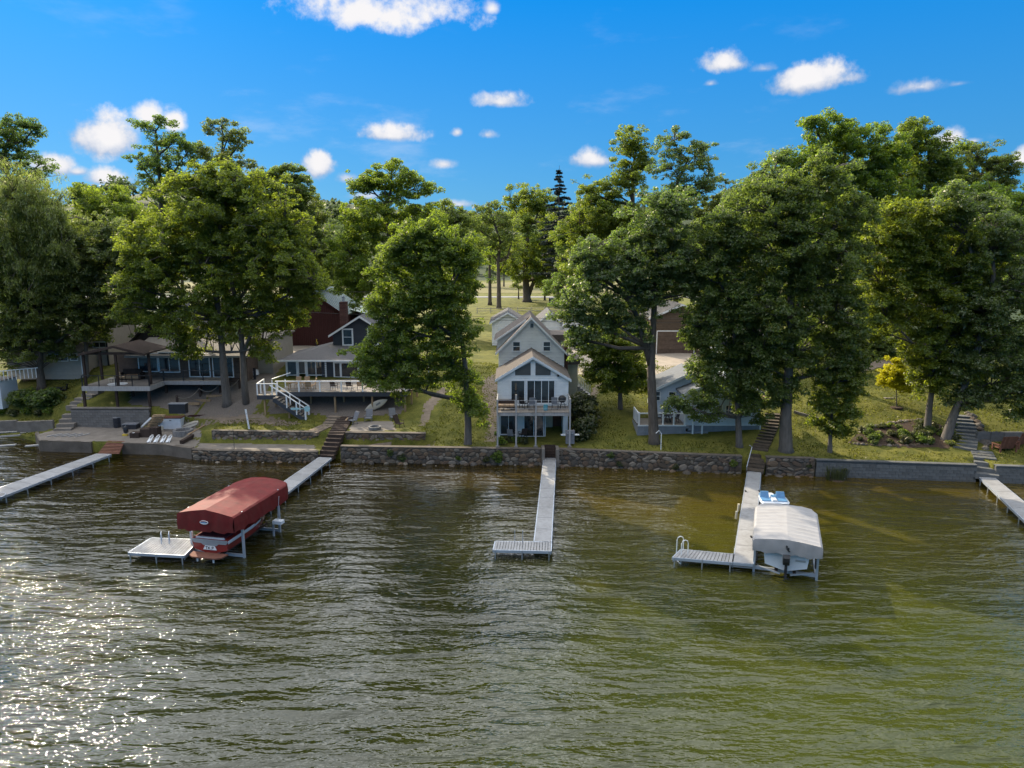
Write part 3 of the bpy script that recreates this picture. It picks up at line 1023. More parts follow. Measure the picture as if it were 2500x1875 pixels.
T_('oak_tree', 'tall forked oak in front of the pale blue cottage deck', GT(1598, 1082), [(1600, 560, 80, 72), (1530, 640, 80, 70), (1660, 640, 78, 80), (1440, 690, 66, 60), (1400, 760, 46, 70), (1480, 780, 60, 60), (1600, 690, 72, 52), (1700, 690, 48, 50), (1545, 720, 62, 60), (1405, 830, 28, 44), (1640, 500, 70, 46), (1440, 620, 52, 40), (1560, 800, 30, 28)],
   'oak', 0.44, 0.75, 165, 0.24, 0.9, seed=11, trunk=[(1594, 1000), (1590, 905), (1592, 850), (1598, 740), (1602, 600)], droop=.4, fork=[([(1590, 900), (1568, 820), (1552, 765), (1520, 715), (1470, 680), (1420, 700)], .25)])
T_('oak_tree', 'slim tree close to the right end of the pale blue cottage', GT(1806, 1091), [(1740, 640, 72, 70), (1800, 720, 80, 80), (1720, 760, 60, 70), (1715, 800, 46, 46), (1780, 840, 78, 60), (1850, 830, 66, 70), (1730, 900, 50, 50), (1800, 930, 62, 50), (1720, 980, 36, 50), (1845, 980, 52, 45), (1655, 985, 34, 18), (1770, 560, 66, 60)],
   'dark', 0.27, 0.78, 165, 0.24, 1.0, seed=12, trunk=[(1802, 1020), (1798, 940), (1795, 860), (1785, 740)], bark='barkgrey', droop=.5)
T_('maple_tree', 'thickest trunk tree beside the shaded hillside steps', GT(1919, 1101), [(1890, 480, 90, 70), (1960, 560, 100, 90), (1870, 600, 90, 90), (1990, 680, 100, 90), (1890, 740, 100, 80), (2040, 780, 80, 80), (1950, 860, 90, 60), (1860, 860, 60, 60), (2060, 880, 60, 50), (1900, 940, 60, 40), (2010, 430, 80, 50), (2085, 520, 60, 60), (2080, 620, 56, 60)],
   'dark', 0.52, 0.85, 165, 0.26, 1.0, seed=13, trunk=[(1918, 1020), (1924, 930), (1930, 820), (1930, 640)], bark='barkgrey', droop=.4, depth=.9)
T_('small_tree', 'low tree with pale grey trunk above the grey block wall', GT(2026, 1104), [(2040, 930, 52, 46), (2000, 985, 34, 34), (2060, 990, 44, 40), (2035, 1035, 50, 26), (2070, 905, 46, 40)],
   'maple', 0.2, 0.65, 150, 0.22, 1.0, seed=14, trunk=[(2027, 1070), (2030, 1020), (2036, 960)], bark='barkgrey', droop=.4)
T_('maple_tree', 'upright tree rising from the flower bed beside the stone steps', GT(2263, 1053), [(2250, 560, 80, 70), (2320, 640, 90, 80), (2240, 680, 60, 80), (2300, 760, 80, 70), (2250, 830, 48, 70), (2320, 880, 60, 60), (2270, 920, 48, 42), (2380, 760, 60, 70), (2200, 620, 60, 60), (2150, 690, 56, 70), (2165, 780, 46, 50), (2140, 590, 50, 60), (2190, 530, 56, 46)],
   'bright', 0.3, 0.8, 165, 0.25, 1.0, seed=15, trunk=[(2268, 1000), (2274, 960), (2282, 880), (2290, 720)], bark='barkgrey', droop=.4)
T_('maple_tree', 'leaning tree at the top of the stone steps with low glossy sprays', GT(2308, 1072), [(2420, 560, 90, 80), (2470, 680, 80, 90), (2400, 760, 80, 80), (2470, 840, 70, 80), (2370, 880, 58, 50), (2420, 940, 62, 52), (2360, 970, 46, 34), (2500, 950, 60, 60), (2340, 500, 70, 50)],
   'oak', 0.42, 0.8, 165, 0.25, 1.0, seed=16, trunk=[(2322, 1030), (2340, 985), (2370, 900), (2410, 760)], bark='barkgrey', droop=.4)
T_('young_maple', 'bright yellow young tree on the sunny right lawn', GT(2189, 994), [(2187, 895, 26, 20), (2165, 925, 24, 20), (2208, 928, 24, 22), (2188, 935, 36, 18), (2180, 910, 30, 18)],
   'yellow', 0.055, 0.42, 110, 0.17, 1.15, seed=17, trunk=[(2189, 970), (2188, 945), (2187, 905)], bark='barkgrey', cat='tree', group=None)

# --- trees behind the houses
def foot(px, Y):
    x = (px - 1250) / 1736 * (Y * cP + 10 * sP)
    return Vector((x, Y, ground_z(x, Y) + hills(x, Y)))


B_ = dict(puff=1.05, per=120, size=0.34)
T_('oak_tree', 'tall thin-crowned oak standing above the left treetops', foot(394, 86), [(350, 308, 30, 18), (395, 300, 30, 16), (430, 345, 48, 26), (335, 390, 26, 14), (380, 400, 46, 40), (455, 380, 30, 34), (370, 440, 30, 22), (420, 440, 40, 26), (395, 470, 30, 30)], 'dark', .3, .8, 95, .3, .62, seed=21, trunk=[(394, 560), (393, 470), (385, 380), (380, 320)], inner=.1, edge=.3, twig=.9)
T_('oak_tree', 'pair of thin leafy tops rising over the broad maple', foot(545, 88), [(515, 308, 20, 24), (562, 325, 34, 32), (500, 365, 24, 20), (590, 330, 16, 24), (548, 292, 14, 8), (540, 385, 50, 26), (595, 400, 22, 30)], 'oak', .26, .75, 95, .28, .65, seed=22, trunk=[(545, 600), (542, 480), (540, 400), (545, 330)], inner=.1, edge=.3, twig=.9)
T_('oak_tree', 'tall dark oak cut by the left picture edge', foot(30, 92), [(40, 300, 44, 16), (15, 335, 50, 22), (85, 318, 26, 22), (60, 370, 34, 20), (10, 390, 44, 40), (105, 400, 16, 26), (-40, 350, 50, 60), (85, 430, 22, 18), (20, 450, 60, 30)], 'dark', .34, .85, 100, .3, .75, seed=23, trunk=[(28, 560), (22, 440), (12, 360)], inner=.12, edge=.3, twig=.9)
T_('oak_tree', 'flat-topped dark tree showing past the right shoulder of the broad maple', foot(690, 96), [(660, 440, 40, 24), (722, 437, 44, 13), (700, 415, 40, 12), (640, 425, 24, 16), (690, 470, 70, 26)], 'dark', .32, .85, 130, .3, .95, seed=24, droop=.3)
T_('maple_tree', 'rounded mid-green tree in the gap between willow and broad maple', foot(265, 98), [(270, 500, 66, 42), (215, 545, 45, 55), (320, 560, 60, 60), (255, 600, 70, 60), (200, 480, 30, 26)], 'maple', .4, seed=25, **B_)
T_('maple_tree', 'deep green tree behind the broad maple and the red barn', foot(735, 98), [(735, 510, 60, 56), (690, 600, 70, 70), (775, 590, 44, 66), (725, 680, 62, 52), (790, 650, 36, 50), (660, 520, 60, 50)], 'dark', .42, seed=26, **B_)
T_('maple_tree', 'big sunlit maple behind the charcoal house gable', foot(950, 91), [(945, 440, 62, 34), (890, 445, 42, 30), (1015, 455, 42, 36), (880, 540, 60, 46), (960, 540, 90, 64), (1045, 540, 44, 48), (850, 620, 42, 54), (920, 650, 80, 60), (870, 700, 48, 40), (955, 400, 22, 14)],
   'bright', .5, 1.0, 140, .32, .9, seed=27, trunk=[(950, 690), (950, 600), (945, 500)], inner=.2, edge=.22)
T_('maple_tree', 'darker tree wedged behind the shoulder of the sunlit maple', foot(1120, 102), [(1110, 545, 46, 44), (1150, 600, 30, 44), (1125, 650, 44, 48), (1085, 520, 30, 26), (1090, 700, 60, 50)], 'dark', .35, seed=28, **B_)
T_('park_tree', 'thin straight trunk tree on the far park lawn', GT(1196, 745), [(1190, 560, 22, 40), (1196, 620, 28, 22), (1185, 600, 22, 22), (1205, 680, 16, 10)], 'dark', .42, 1.2, 60, .45, .6, seed=29, trunk=[(1196, 690), (1195, 620), (1192, 560)], twig=.9, inner=.1)
T_('park_tree', 'airy dark tree with two upright stems on the far park lawn', GT(1218, 754), [(1165, 520, 28, 16), (1190, 500, 24, 10), (1205, 545, 46, 30), (1240, 585, 38, 50), (1190, 590, 34, 40), (1150, 545, 22, 16)], 'dark', .5, 1.3, 80, .45, .7, seed=30, trunk=[(1218, 700), (1216, 640), (1222, 590), (1205, 540)], twig=.9, inner=.1, fork=[([(1216, 670), (1238, 630), (1250, 590)], .25)])
T_('park_tree', 'spreading park tree with thick dark trunk near the road', GT(1287, 737), [(1295, 480, 46, 30), (1325, 500, 40, 32), (1285, 540, 44, 40), (1290, 610, 60, 34), (1340, 650, 44, 36), (1255, 650, 44, 26), (1310, 670, 60, 26), (1350, 590, 34, 50), (1245, 490, 26, 14)], 'maple', .95, 1.5, 110, .5, .85, seed=31, trunk=[(1284, 690), (1282, 640), (1290, 560)], twig=.7, fork=[([(1290, 720), (1302, 690), (1310, 640)], .6)])
T_('park_tree', 'little park tree standing by the far road', GT(1266, 730), [(1266, 700, 16, 8), (1258, 692, 14, 8)], 'dark', .2, 1.0, 50, .4, .8, seed=32, trunk=[(1266, 712), (1266, 700)])
T_('maple_tree', 'tall narrow tree in the middle of the right skyline', foot(1540, 101), [(1545, 350, 44, 38), (1535, 420, 46, 54), (1490, 465, 50, 30), (1432, 468, 32, 32), (1480, 530, 80, 50), (1415, 560, 56, 60), (1540, 540, 60, 60), (1440, 640, 70, 66), (1575, 390, 26, 30)], 'maple', .5, 1.0, 130, .32, .9, seed=33, trunk=[(1545, 620), (1545, 500), (1545, 400)], edge=.22)
T_('oak_tree', 'open grey-green tree leaning right on the skyline', foot(1660, 93), [(1645, 345, 40, 30), (1695, 385, 50, 36), (1640, 415, 36, 36), (1728, 440, 26, 34), (1690, 460, 40, 26), (1655, 480, 40, 34)], 'oak', .34, .85, 105, .3, .72, seed=34, trunk=[(1640, 600), (1640, 520), (1655, 440), (1680, 390)], inner=.1, edge=.28, twig=.9)
T_('maple_tree', 'tallest yellow-green maple of the right hill', foot(2050, 78), [(2010, 310, 46, 32), (2075, 335, 60, 46), (1995, 390, 80, 60), (1930, 405, 46, 44), (2120, 410, 60, 56), (2160, 315, 22, 14), (2060, 450, 80, 60), (1985, 300, 24, 22), (2160, 380, 50, 60), (2150, 480, 70, 60), (1960, 500, 70, 60), (2060, 540, 100, 60)], 'bright', .5, .95, 140, .3, .92, seed=35, trunk=[(2050, 640), (2050, 520), (2045, 420)], edge=.22)
T_('maple_tree', 'dense dark-sided maple right of the tallest maple', foot(2260, 82), [(2255, 325, 50, 36), (2275, 390, 60, 46), (2200, 430, 56, 40), (2260, 450, 70, 40), (2220, 350, 40, 40), (2320, 400, 44, 44), (2250, 520, 90, 50)], 'maple', .45, .95, 140, .3, .92, seed=36, edge=.2)
T_('oak_tree', 'ragged dark oak at the far right skyline', foot(2400, 94), [(2375, 370, 44, 26), (2440, 405, 40, 24), (2395, 425, 54, 36), (2465, 410, 24, 26), (2430, 450, 50, 26), (2350, 440, 40, 30), (2400, 500, 90, 40)], 'dark', .4, .85, 110, .3, .8, seed=37, inner=.12, edge=.3, twig=.9)
T_('oak_tree', 'stepped shoulder tree left of the tallest maple', foot(1860, 74), [(1905, 385, 22, 18), (1862, 430, 44, 26), (1815, 480, 40, 38), (1855, 530, 60, 56), (1790, 530, 40, 56), (1910, 470, 50, 50)], 'oak', .4, .8, 150, .27, .95, seed=38)
T_('maple_tree', 'yellow-green maples filling the right edge above the steps', foot(2400, 76), [(2330, 490, 56, 36), (2420, 485, 60, 40), (2485, 530, 50, 60), (2300, 560, 60, 56), (2380, 560, 60, 60), (2450, 620, 70, 60)], 'bright', .42, .85, 150, .28, .95, seed=39)
T_('maple_tree', 'dark tree mass behind the pale blue cottage roof', foot(1765, 94), [(1770, 490, 46, 46), (1735, 560, 44, 60), (1800, 600, 60, 70), (1740, 660, 60, 60)], 'dark', .4, .9, 140, .3, 1.0, seed=40)
T_('maple_tree', 'shadowy tree behind the brown garage', foot(1930, 92), [(1930, 640, 80, 70), (1850, 660, 60, 70), (2010, 650, 70, 80), (1960, 740, 90, 50), (2080, 660, 70, 80)], 'dark', .45, seed=41, **B_)
T_('maple_tree', 'shadowy tree at the top of the right lawn', foot(2200, 92), [(2200, 600, 80, 80), (2130, 680, 70, 80), (2270, 690, 80, 80), (2180, 760, 90, 50), (2340, 720, 80, 80)], 'dark', .45, seed=42, **B_)

# spruce: whorls of drooping boughs round a straight stem
def spruce(px, Y, ptop, label):
    b = foot(px, Y)
    h = Q(px, ptop, Y).z - b.z
    root = thing('spruce_tree', label, 'tree', b, 0, 'trees along the shore and behind the houses')
    tm, g = MB(), np.random.default_rng(5)
    tm.tube([(0, 0, -.3), (0, 0, h * .5), (0, 0, h)], [.35, .2, .03], 6)
    pts = []
    z = h * .25
    while z < h * .985:
        f = (h - z) / (h * .75)
        ln = .4 + 5.2 * f ** .9
        for k in range(int(4 + 3 * f)):
            a = g.uniform(0, 6.28)
            l_ = ln * g.uniform(.45, 1.15)
            e = Vector((math.cos(a) * l_, math.sin(a) * l_, z - .12 * l_ + .16 * l_ * g.uniform(-.5, 1)))
            tm.tube([(0, 0, z), e], [.05, .015], 4, cap=False)
            for t in np.linspace(.25, 1, int(3 + l_ * 3)):
                pts.append((e.x * t, e.y * t, z + (e.z - z) * t - .06, .55 * (1.2 - .6 * t) * min(1, .4 + f)))
        z += 1.0 * (.5 + .6 * f) * g.uniform(.6, 1.4)
    pts = np.array(pts)
    n = 12
    idx = np.repeat(np.arange(len(pts)), n)
    p = pts[idx, :3] + g.normal(size=(len(idx), 3)) * (pts[idx, 3:4] * np.array([.45, .45, .3]))
    t = g.normal(size=(len(idx), 3)) * np.array([1, 1, .5])
    t /= np.linalg.norm(t, axis=1)[:, None]
    u = np.cross(t, g.normal(size=t.shape))
    u /= np.linalg.norm(u, axis=1)[:, None]
    s = .3
    V_ = np.stack([p - t * s, p + u * s * .3, p + t * s, p - u * s * .3], 1).reshape(-1, 3)
    o = D.objects.new('crown', np_mesh('spruce_crown', V_, np.arange(len(V_)).reshape(-1, 4), LM['spruce']))
    COL.objects.link(o)
    o.parent = root
    tm.build('trunk', M['bark'], root)


spruce(1362, 150, 404, 'lone dark spruce poking above the park trees')

# more trees further back, copied from two of the kinds above at their own places and sizes
mid = [o for o in S.objects if o.type == 'EMPTY' and o.get('label', '').startswith(('rounded mid-green', 'deep green tree behind the broad', 'darker tree wedged'))]
H0 = {o.name: max(v.co.z for v in o.children[0].data.vertices) for o in mid}
FILL = [(150, 118, 520, 'far tree left of the rounded mid-green tree'), (60, 112, 560, 'far tree hidden behind the willow'), (345, 122, 500, 'far tree between the mid-green tree and the maple'), (450, 125, 500, 'far tree seen through the maple top'),
        (590, 120, 505, 'far tree behind the right half of the maple'), (850, 130, 560, 'far tree left of the sunlit maple'), (800, 118, 610, 'lower far tree above the red barn roof'), (1060, 128, 560, 'far tree behind the sunlit maple'),
        (1390, 120, 545, 'far tree under the spruce'), (1350, 210, 588, 'far tree across the road, left of the spruce foot'), (1230, 235, 590, 'far tree across the road behind the airy dark tree'), (1150, 240, 585, 'far tree across the road at the left of the park lawn'), (1480, 128, 520, 'far tree behind the tall narrow tree'), (1610, 125, 540, 'far tree behind the forked oak'), (1720, 118, 545, 'far tree behind the leaning grey-green tree'),
        (1830, 112, 560, 'far tree behind the shoulder tree'), (1980, 118, 540, 'far tree behind the tallest maple'), (2130, 115, 540, 'far tree behind the dark-sided maple'), (2290, 118, 540, 'far tree right of the dark-sided maple'),
        (2440, 118, 540, 'far tree at the right picture edge'), (1330, 175, 575, 'far tree beyond the road right of the thick trunk'), (1390, 190, 585, 'far tree beyond the road under the spruce'), (-60, 110, 520, 'far tree outside the left treetops'), (330, 86, 560, 'dark tree rising straight behind the brown cottage A-frame'), (560, 88, 545, 'dark tree behind the tan annex and the maple trunks'), (120, 86, 560, 'dark tree behind the tan house at the left'), (650, 90, 600, 'dark tree at the left corner of the red barn'), (20, 84, 560, 'dark tree at the left picture edge behind the willow')]
for i, (px, Y, pt, lab) in enumerate(FILL):
    src = mid[i % len(mid)]
    b = foot(px, Y)
    k = (Q(px, pt, Y).z - b.z) / H0[src.name]
    o = dup(src, b, rnd.uniform(0, 6.28), lab, None, (k, k, k))
    o.name = 'maple_tree'

# a leafy understorey bank at the top of the right lawn and behind the left houses
def shrub(px, Y, rx, ry, label, leaf='bush', base=None, seed=50, name='shrub', size=.24, cat='shrub', per=120, puff=.55):
    b = foot(px, Y) if base is None else Vector(base)
    root = thing(name, label, cat, b, 0, 'shrubs and bushes')
    g = np.random.default_rng(seed)
    bl = [((g.uniform(-.4, .4) * rx, g.uniform(-.4, .4) * rx, ry * .6), (rx * .75, rx * .7, ry * .6)) for _ in range(3)]
    V_, F, cs = leaves_np(g, bl, puff, per, size, .8, .2)
    V_[:, 2] = np.maximum(V_[:, 2], .02)
    o = D.objects.new('foliage', np_mesh('foliage', V_, F, LM[leaf]))
    COL.objects.link(o)
    o.parent = root
    st = MB()
    for k in range(5):
        a = k * 1.257 + .3
        st.tube([(0, 0, -.1), (math.cos(a) * rx * .3, math.sin(a) * rx * .3, ry * .5), (math.cos(a) * rx * .5, math.sin(a) * rx * .5, ry * .95)], [.05, .035, .012], 5)
    st.build('stems', M['bark'], root)
    return root


for i, (px, Y, rx, ry, lab) in enumerate([(2010, 84, 2.6, 3.0, 'dark shrub at the top of the right lawn, behind the low pale-trunk tree'), (2090, 86, 2.8, 3.6, 'dark shrub behind and left of the yellow tree'), (2150, 82, 2.0, 2.2, 'low dark shrub just behind the yellow tree'),
                                          (2330, 84, 2.6, 3.0, 'dark shrub behind the leaning shore tree'), (2440, 82, 3.0, 3.2, 'dark shrub at the right edge of the upper lawn'), (1960, 80, 2.2, 2.6, 'dark shrub behind the thickest trunk')]):
    shrub(px, Y, rx, ry, lab, 'dark', seed=60 + i)
shrub(0, 0, 1.35, 2.6, 'round dark bush against the right side of the white gabled house', 'bush', base=(6.35, 60.3, ground_z(6.3, 60.3) - .2), seed=70, per=170, size=.2)
shrub(0, 0, .9, 1.7, 'smaller dark bush beside the lower corner of the white gabled house', 'bush', base=(6.1, 58.3, ground_z(6.1, 58.3) - .1), seed=71, per=150, size=.2)
shrub(0, 0, 1.5, 1.3, 'wine-dark barberry bush on the left lawn slope', 'dark', base=GT(115, 985), seed=72)
shrub(0, 0, 1.3, 1.1, 'low leafy bush at the foot of the left lawn', 'dark', base=GT(62, 985), seed=73)

# wooded hills far behind: nobody could count those crowns
g = np.random.default_rng(99)
bl = []
for i in range(420):
    Y = g.uniform(300, 560)
    a = g.uniform(-.74, .74)
    x = a * Y
    s = g.uniform(5, 8.5)
    bl.append(((x, Y, ground_z(x, Y) + hills(x, Y) + s * .75), (s, s, s * g.uniform(.8, 1.15))))
V_, F, cs = leaves_np(g, bl, 2.6, 9, 2.5, .5, .2)
o = D.objects.new('forest', np_mesh('forest', V_, F, LM['far']))
COL.objects.link(o)
o['kind'] = 'stuff'

# ------------------------------------------------------------------ building helpers (meshes are given in world metres)
def wloc(parent):
    o, v = parent, Vector((0, 0, 0))
    while o:
        v += o.location
        o = o.parent
    return -v


def add(mb, name, m, parent, smooth=False, **props):
    return mb.build(name, m, parent, smooth, wloc(parent), **props)


def bx(name, m, parent, x0, x1, y0, y1, z0, z1, **props):
    b = MB()
    b.box(x0, x1, y0, y1, z0, z1)
    return add(b, name, m, parent, **props)


def clip_band(poly, z0, z1):
    def cut(pl, sgn, zc):
        out = []
        for (a, b) in zip(pl, pl[1:] + pl[:1]):
            ia, ib = sgn * (a[1] - zc) >= -1e-9, sgn * (b[1] - zc) >= -1e-9
            if ia:
                out.append(a)
            if ia != ib:
                t = (zc - a[1]) / (b[1] - a[1])
                out.append((a[0] + (b[0] - a[0]) * t, zc))
        return out
    p = cut(poly, 1, z0)
    return cut(p, -1, z1) if len(p) > 2 else []


def siding(parent, y, poly, m, bh=0.2, name='siding_board', axis='y', gap=0.012, out=-1):
    """One lapped board after another up the wall polygon (u,z); the wall plane is y (or x) and faces -y (or out*x)."""
    z, zt = min(p[1] for p in poly), max(p[1] for p in poly)
    while z < zt - .03:
        pl = clip_band(poly, z, min(z + bh - gap, zt))
        if len(pl) > 2 and max(p[0] for p in pl) - min(p[0] for p in pl) > .05:
            b = MB()
            fr = [(u, w, (.058 - .046 * (w - z) / bh)) for u, w in pl]
            n = len(pl)
            if axis == 'y':
                vs = [(u, y - o_, w) for u, w, o_ in fr] + [(u, y + .01, w) for u, w, o_ in fr]
            else:
                vs = [(y + out * o_, u, w) for u, w, o_ in fr] + [(y - out * .01, u, w) for u, w, o_ in fr]
            fs = [tuple(range(n)), tuple(range(2 * n - 1, n - 1, -1))] + [(i, i + n, (i + 1) % n + n, (i + 1) % n) for i in range(n)]
            b.add(vs, fs)
            add(b, name, m, parent)
        z += bh


def window(parent, y, x0, x1, z0, z1, cols=(1,), rows=(1,), fw=.09, mw=.05, frame='trim', glass='glass', name='window', dep=.12):
    f = MB()
    f.box(x0 - fw, x1 + fw, y - dep, y - .02, z1, z1 + fw)
    f.box(x0 - fw, x1 + fw, y - dep - .02, y - .02, z0 - fw, z0)
    f.box(x0 - fw, x0, y - dep, y - .02, z0, z1)
    f.box(x1, x1 + fw, y - dep, y - .02, z0, z1)
    sc_, sr_ = sum(cols), sum(rows)
    xs_, zs_ = [x0], [z0]
    for c in cols:
        xs_.append(xs_[-1] + (x1 - x0) * c / sc_)
    for r_ in rows:
        zs_.append(zs_[-1] + (z1 - z0) * r_ / sr_)
    for x in xs_[1:-1]:
        f.box(x - mw / 2, x + mw / 2, y - dep + .015, y - .02, z0, z1)
    for z in zs_[1:-1]:
        f.box(x0, x1, y - dep + .017, y - .022, z - mw / 2, z + mw / 2)
    w = add(f, name, M[frame], parent)
    for i in range(len(cols)):
        for j in range(len(rows)):
            p = MB()
            p.box(xs_[i] + .005, xs_[i + 1] - .005, y - .078, y - .062, zs_[j] + .005, zs_[j + 1] - .005)
            add(p, 'pane', M[glass], w)
    return w


def slope(parent, a, b, c, d, th, m, name='roof_slope', **props):
    """A roof slab over four corners (any order round), thickness downwards."""
    q = MB()
    t = [Vector(p) for p in (a, b, c, d)]
    q.hexa([p - Vector((0, 0, th)) for p in t], t)
    return add(q, name, m, parent, **props)


def gable_roof(parent, xl, zl, xr, zr, xe, ze, y0, y1, m, th=.14, trim='trim', tw=.2):
    """Ridge (xr,zr) running along y, eaves at (xl,zl) and (xe,ze)."""
    slope(parent, (xl, y0, zl), (xr, y0, zr), (xr, y1, zr), (xl, y1, zl), th, m)
    slope(parent, (xr, y0, zr + .003), (xe, y0, ze), (xe, y1, ze), (xr, y1, zr + .003), th, m)
    for (xa, za) in ((xl, zl), (xe, ze)):
        f = MB()
        f.hexa([(xa, y0 - .035, za - th - .1), (xr, y0 - .035, zr - th - .1), (xr, y0 - .004, zr - th - .1), (xa, y0 - .004, za - th - .1)],
               [(xa, y0 - .035, za - .01), (xr, y0 - .035, zr - .01), (xr, y0 - .004, zr - .01), (xa, y0 - .004, za - .01)])
        add(f, 'rake_board', M[trim], parent)


def boards(parent, x0, x1, y0, y1, z, m, w=.15, th=.035, along='x', gap=.012, name='deck_board'):
    n = max(1, round(((y1 - y0) if along == 'x' else (x1 - x0)) / w))
    w = ((y1 - y0) if along == 'x' else (x1 - x0)) / n
    b = MB()
    L_ = (x1 - x0) if along == 'x' else (y1 - y0)
    if along == 'x':
        b.box(0, L_, 0, w - gap, -th, 0)
    else:
        b.box(0, w - gap, 0, L_, -th, 0)
    off = wloc(parent)
    first = b.build(name, m, parent, loc=Vector((x0, y0, z)) + off)
    for i in range(1, n):
        piece(first, parent, Vector((x0 + (0 if along == 'x' else w * i), y0 + (w * i if along == 'x' else 0), z + .002 * (i % 2))) + off)


def box_chair(label, loc, rz, m, mleg='black', group=None, h=.45, back=.55, w=.5, name='patio_chair', lean=.14, arms=True):
    r_ = thing(name, label, 'chair', loc, rz, group)
    MB().box(-w / 2, w / 2, -.25, .22, h - .05, h).build('seat', M[m], r_)
    b = MB()
    b.hexa([(-w / 2, .2, h), (w / 2, .2, h), (w / 2, .25, h), (-w / 2, .25, h)], [(-w / 2, .2 + lean, h + back), (w / 2, .2 + lean, h + back), (w / 2, .25 + lean, h + back), (-w / 2, .25 + lean, h + back)])
    b.build('backrest', M[m], r_)
    for sx in (-1, 1):
        for yy, ly in ((-.22, -.26), (.2, .27)):
            MB().bar((sx * (w / 2 - .02), yy, h - .04), (sx * (w / 2 + .01), ly, 0), .035).build('leg', M[mleg], r_)
        if arms:
            a = MB()
            a.bar((sx * (w / 2 + .02), -.25, h + .2), (sx * (w / 2 + .02), .26, h + .22), .05, .03)
            a.bar((sx * (w / 2 + .02), -.22, h - .04), (sx * (w / 2 + .02), -.22, h + .2), .03)
            a.build('armrest', M[mleg], r_)
    return r_


# ------------------------------------------------------------------ the white gabled house in the middle
wh = thing('white_house', 'white two-gabled clapboard house with a balcony facing the lake', 'house', (1.75, 58.7, 1.5))
XL, XR, XC, YP, YM, DK = -1.22, 4.74, 1.74, 58.7, 64.0, 4.28
b = MB()
b.prism([(XL + .02, DK - .3), (XR - .02, DK - .3), (XR - .02, 6.65), (XC, 8.32), (XL + .02, 6.65)], YP + .02, YM)
add(b, 'wall', M['siding'], wh)
b = MB()
b.prism([(XL, 1.2), (XR, 1.2), (XR, 8.12), (XC, 11.1), (XL, 8.12)], YM + .02, 71.0)
add(b, 'wall', M['siding'], wh)
siding(wh, YP, [(XL, DK - .05), (XR, DK - .05), (XR, 6.62), (XC, 8.3), (XL, 6.62)], M['siding'], .24)
siding(wh, YM, [(XL, 6.4), (XR, 6.4), (XR, 8.1), (XC, 11.08), (XL, 8.1)], M['siding'], .245)
gable_roof(wh, -1.42, 6.58, XC, 8.52, 4.96, 6.58, 58.38, YM + .05, M['shingle'])
gable_roof(wh, -1.50, 8.05, XC, 11.32, 5.0, 8.05, 63.68, 71.3, M['shingle'])
# shed dormer on the left slope and flat dormer on the right
b = MB()
b.hexa([(-1.35, 65.3, 8.2), (1.4, 65.3, 8.2), (1.4, 70.6, 8.2), (-1.35, 70.6, 8.2)], [(-1.35, 65.3, 9.0), (1.4, 65.3, 10.85), (1.4, 70.6, 10.85), (-1.35, 70.6, 9.0)])
add(b, 'dormer', M['siding'], wh)
slope(wh, (-1.68, 65.0, 8.98), (1.72, 65.0, 11.3), (1.72, 70.9, 11.3), (-1.68, 70.9, 8.98), .13, M['shingle'], 'dormer_roof')
b = MB()
b.bar((-1.68, 64.985, 8.9), (1.3, 64.985, 10.93), .02, .16)
add(b, 'rake_board', M['trim'], wh)
bx('dormer', M['siding'], wh, 3.0, 5.1, 67.5, 71.2, 6.5, 8.75)
bx('dormer_roof', M['shingle'], wh, 2.85, 5.35, 67.2, 71.4, 8.75, 9.3)
bx('chimney', M['brick'], wh, 4.78, 5.12, 64.5, 65.4, 1.5, 8.95)
bx('entry_porch', M['cream'], wh, 5.13, 6.15, 65.6, 68.6, 3.6, 6.75)
bx('entry_roof', M['shingle'], wh, 5.05, 6.35, 65.3, 68.8, 6.75, 7.2)
for (xa, xb) in ((1253, 1269), (1327, 1343)):
    p0, p1 = Q(xa, 856, YM), Q(xb, 835, YM)
    window(wh, YM, p0.x, p1.x, p0.z, p1.z, rows=(1, 1))
p0, p1 = Q(1294.5, 800, YM), Q(1302.5, 789, YM)
window(wh, YM, p0.x, p1.x, p0.z, p1.z, fw=.05, name='gable_vent')
# the trapezoid windows under the porch gable
for pts in (((765, 980), (905, 980), (905, 862), (765, 935)), ((948, 980), (1085, 980), (1085, 938), (948, 862))):
    q = [Q(1050 + u * .27125, 650 + v * .27125, YP) for u, v in pts]
    cx, cz = sum(p.x for p in q) / 4, sum(p.z for p in q) / 4
    f = MB()
    f.prism([(cx + (p.x - cx) * 1.09, cz + (p.z - cz) * 1.16) for p in q], YP - .08, YP - .02)
    fo = add(f, 'gable_window', M['trim'], wh)
    f = MB()
    f.prism([(p.x, p.z) for p in q], YP - .10, YP - .07)
    add(f, 'pane', M['screen'], fo)
for (u0, u1, v0, v1, cols) in ((733, 848, 1030, 1205, (1,)), (875, 1118, 1030, 1228, (1, 1, 1, .8))):
    p0, p1 = Q(1050 + u0 * .27125, 650 + v1 * .27125, YP), Q(1050 + u1 * .27125, 650 + v0 * .27125, YP)
    window(wh, YP, p0.x, p1.x, max(p0.z, DK + .06), p1.z, cols=cols, name='sliding_door' if len(cols) > 1 else 'window', fw=.1)
b = MB()
b.lathe([(.05, 0), (.1, .06), (.1, .16), (.02, .24)], 8, (3.85, YP - .14, 6.78))
b.box(3.82, 3.88, YP - .14, YP, 6.9, 6.96)
add(b, 'wall_lamp', M['black'], wh)
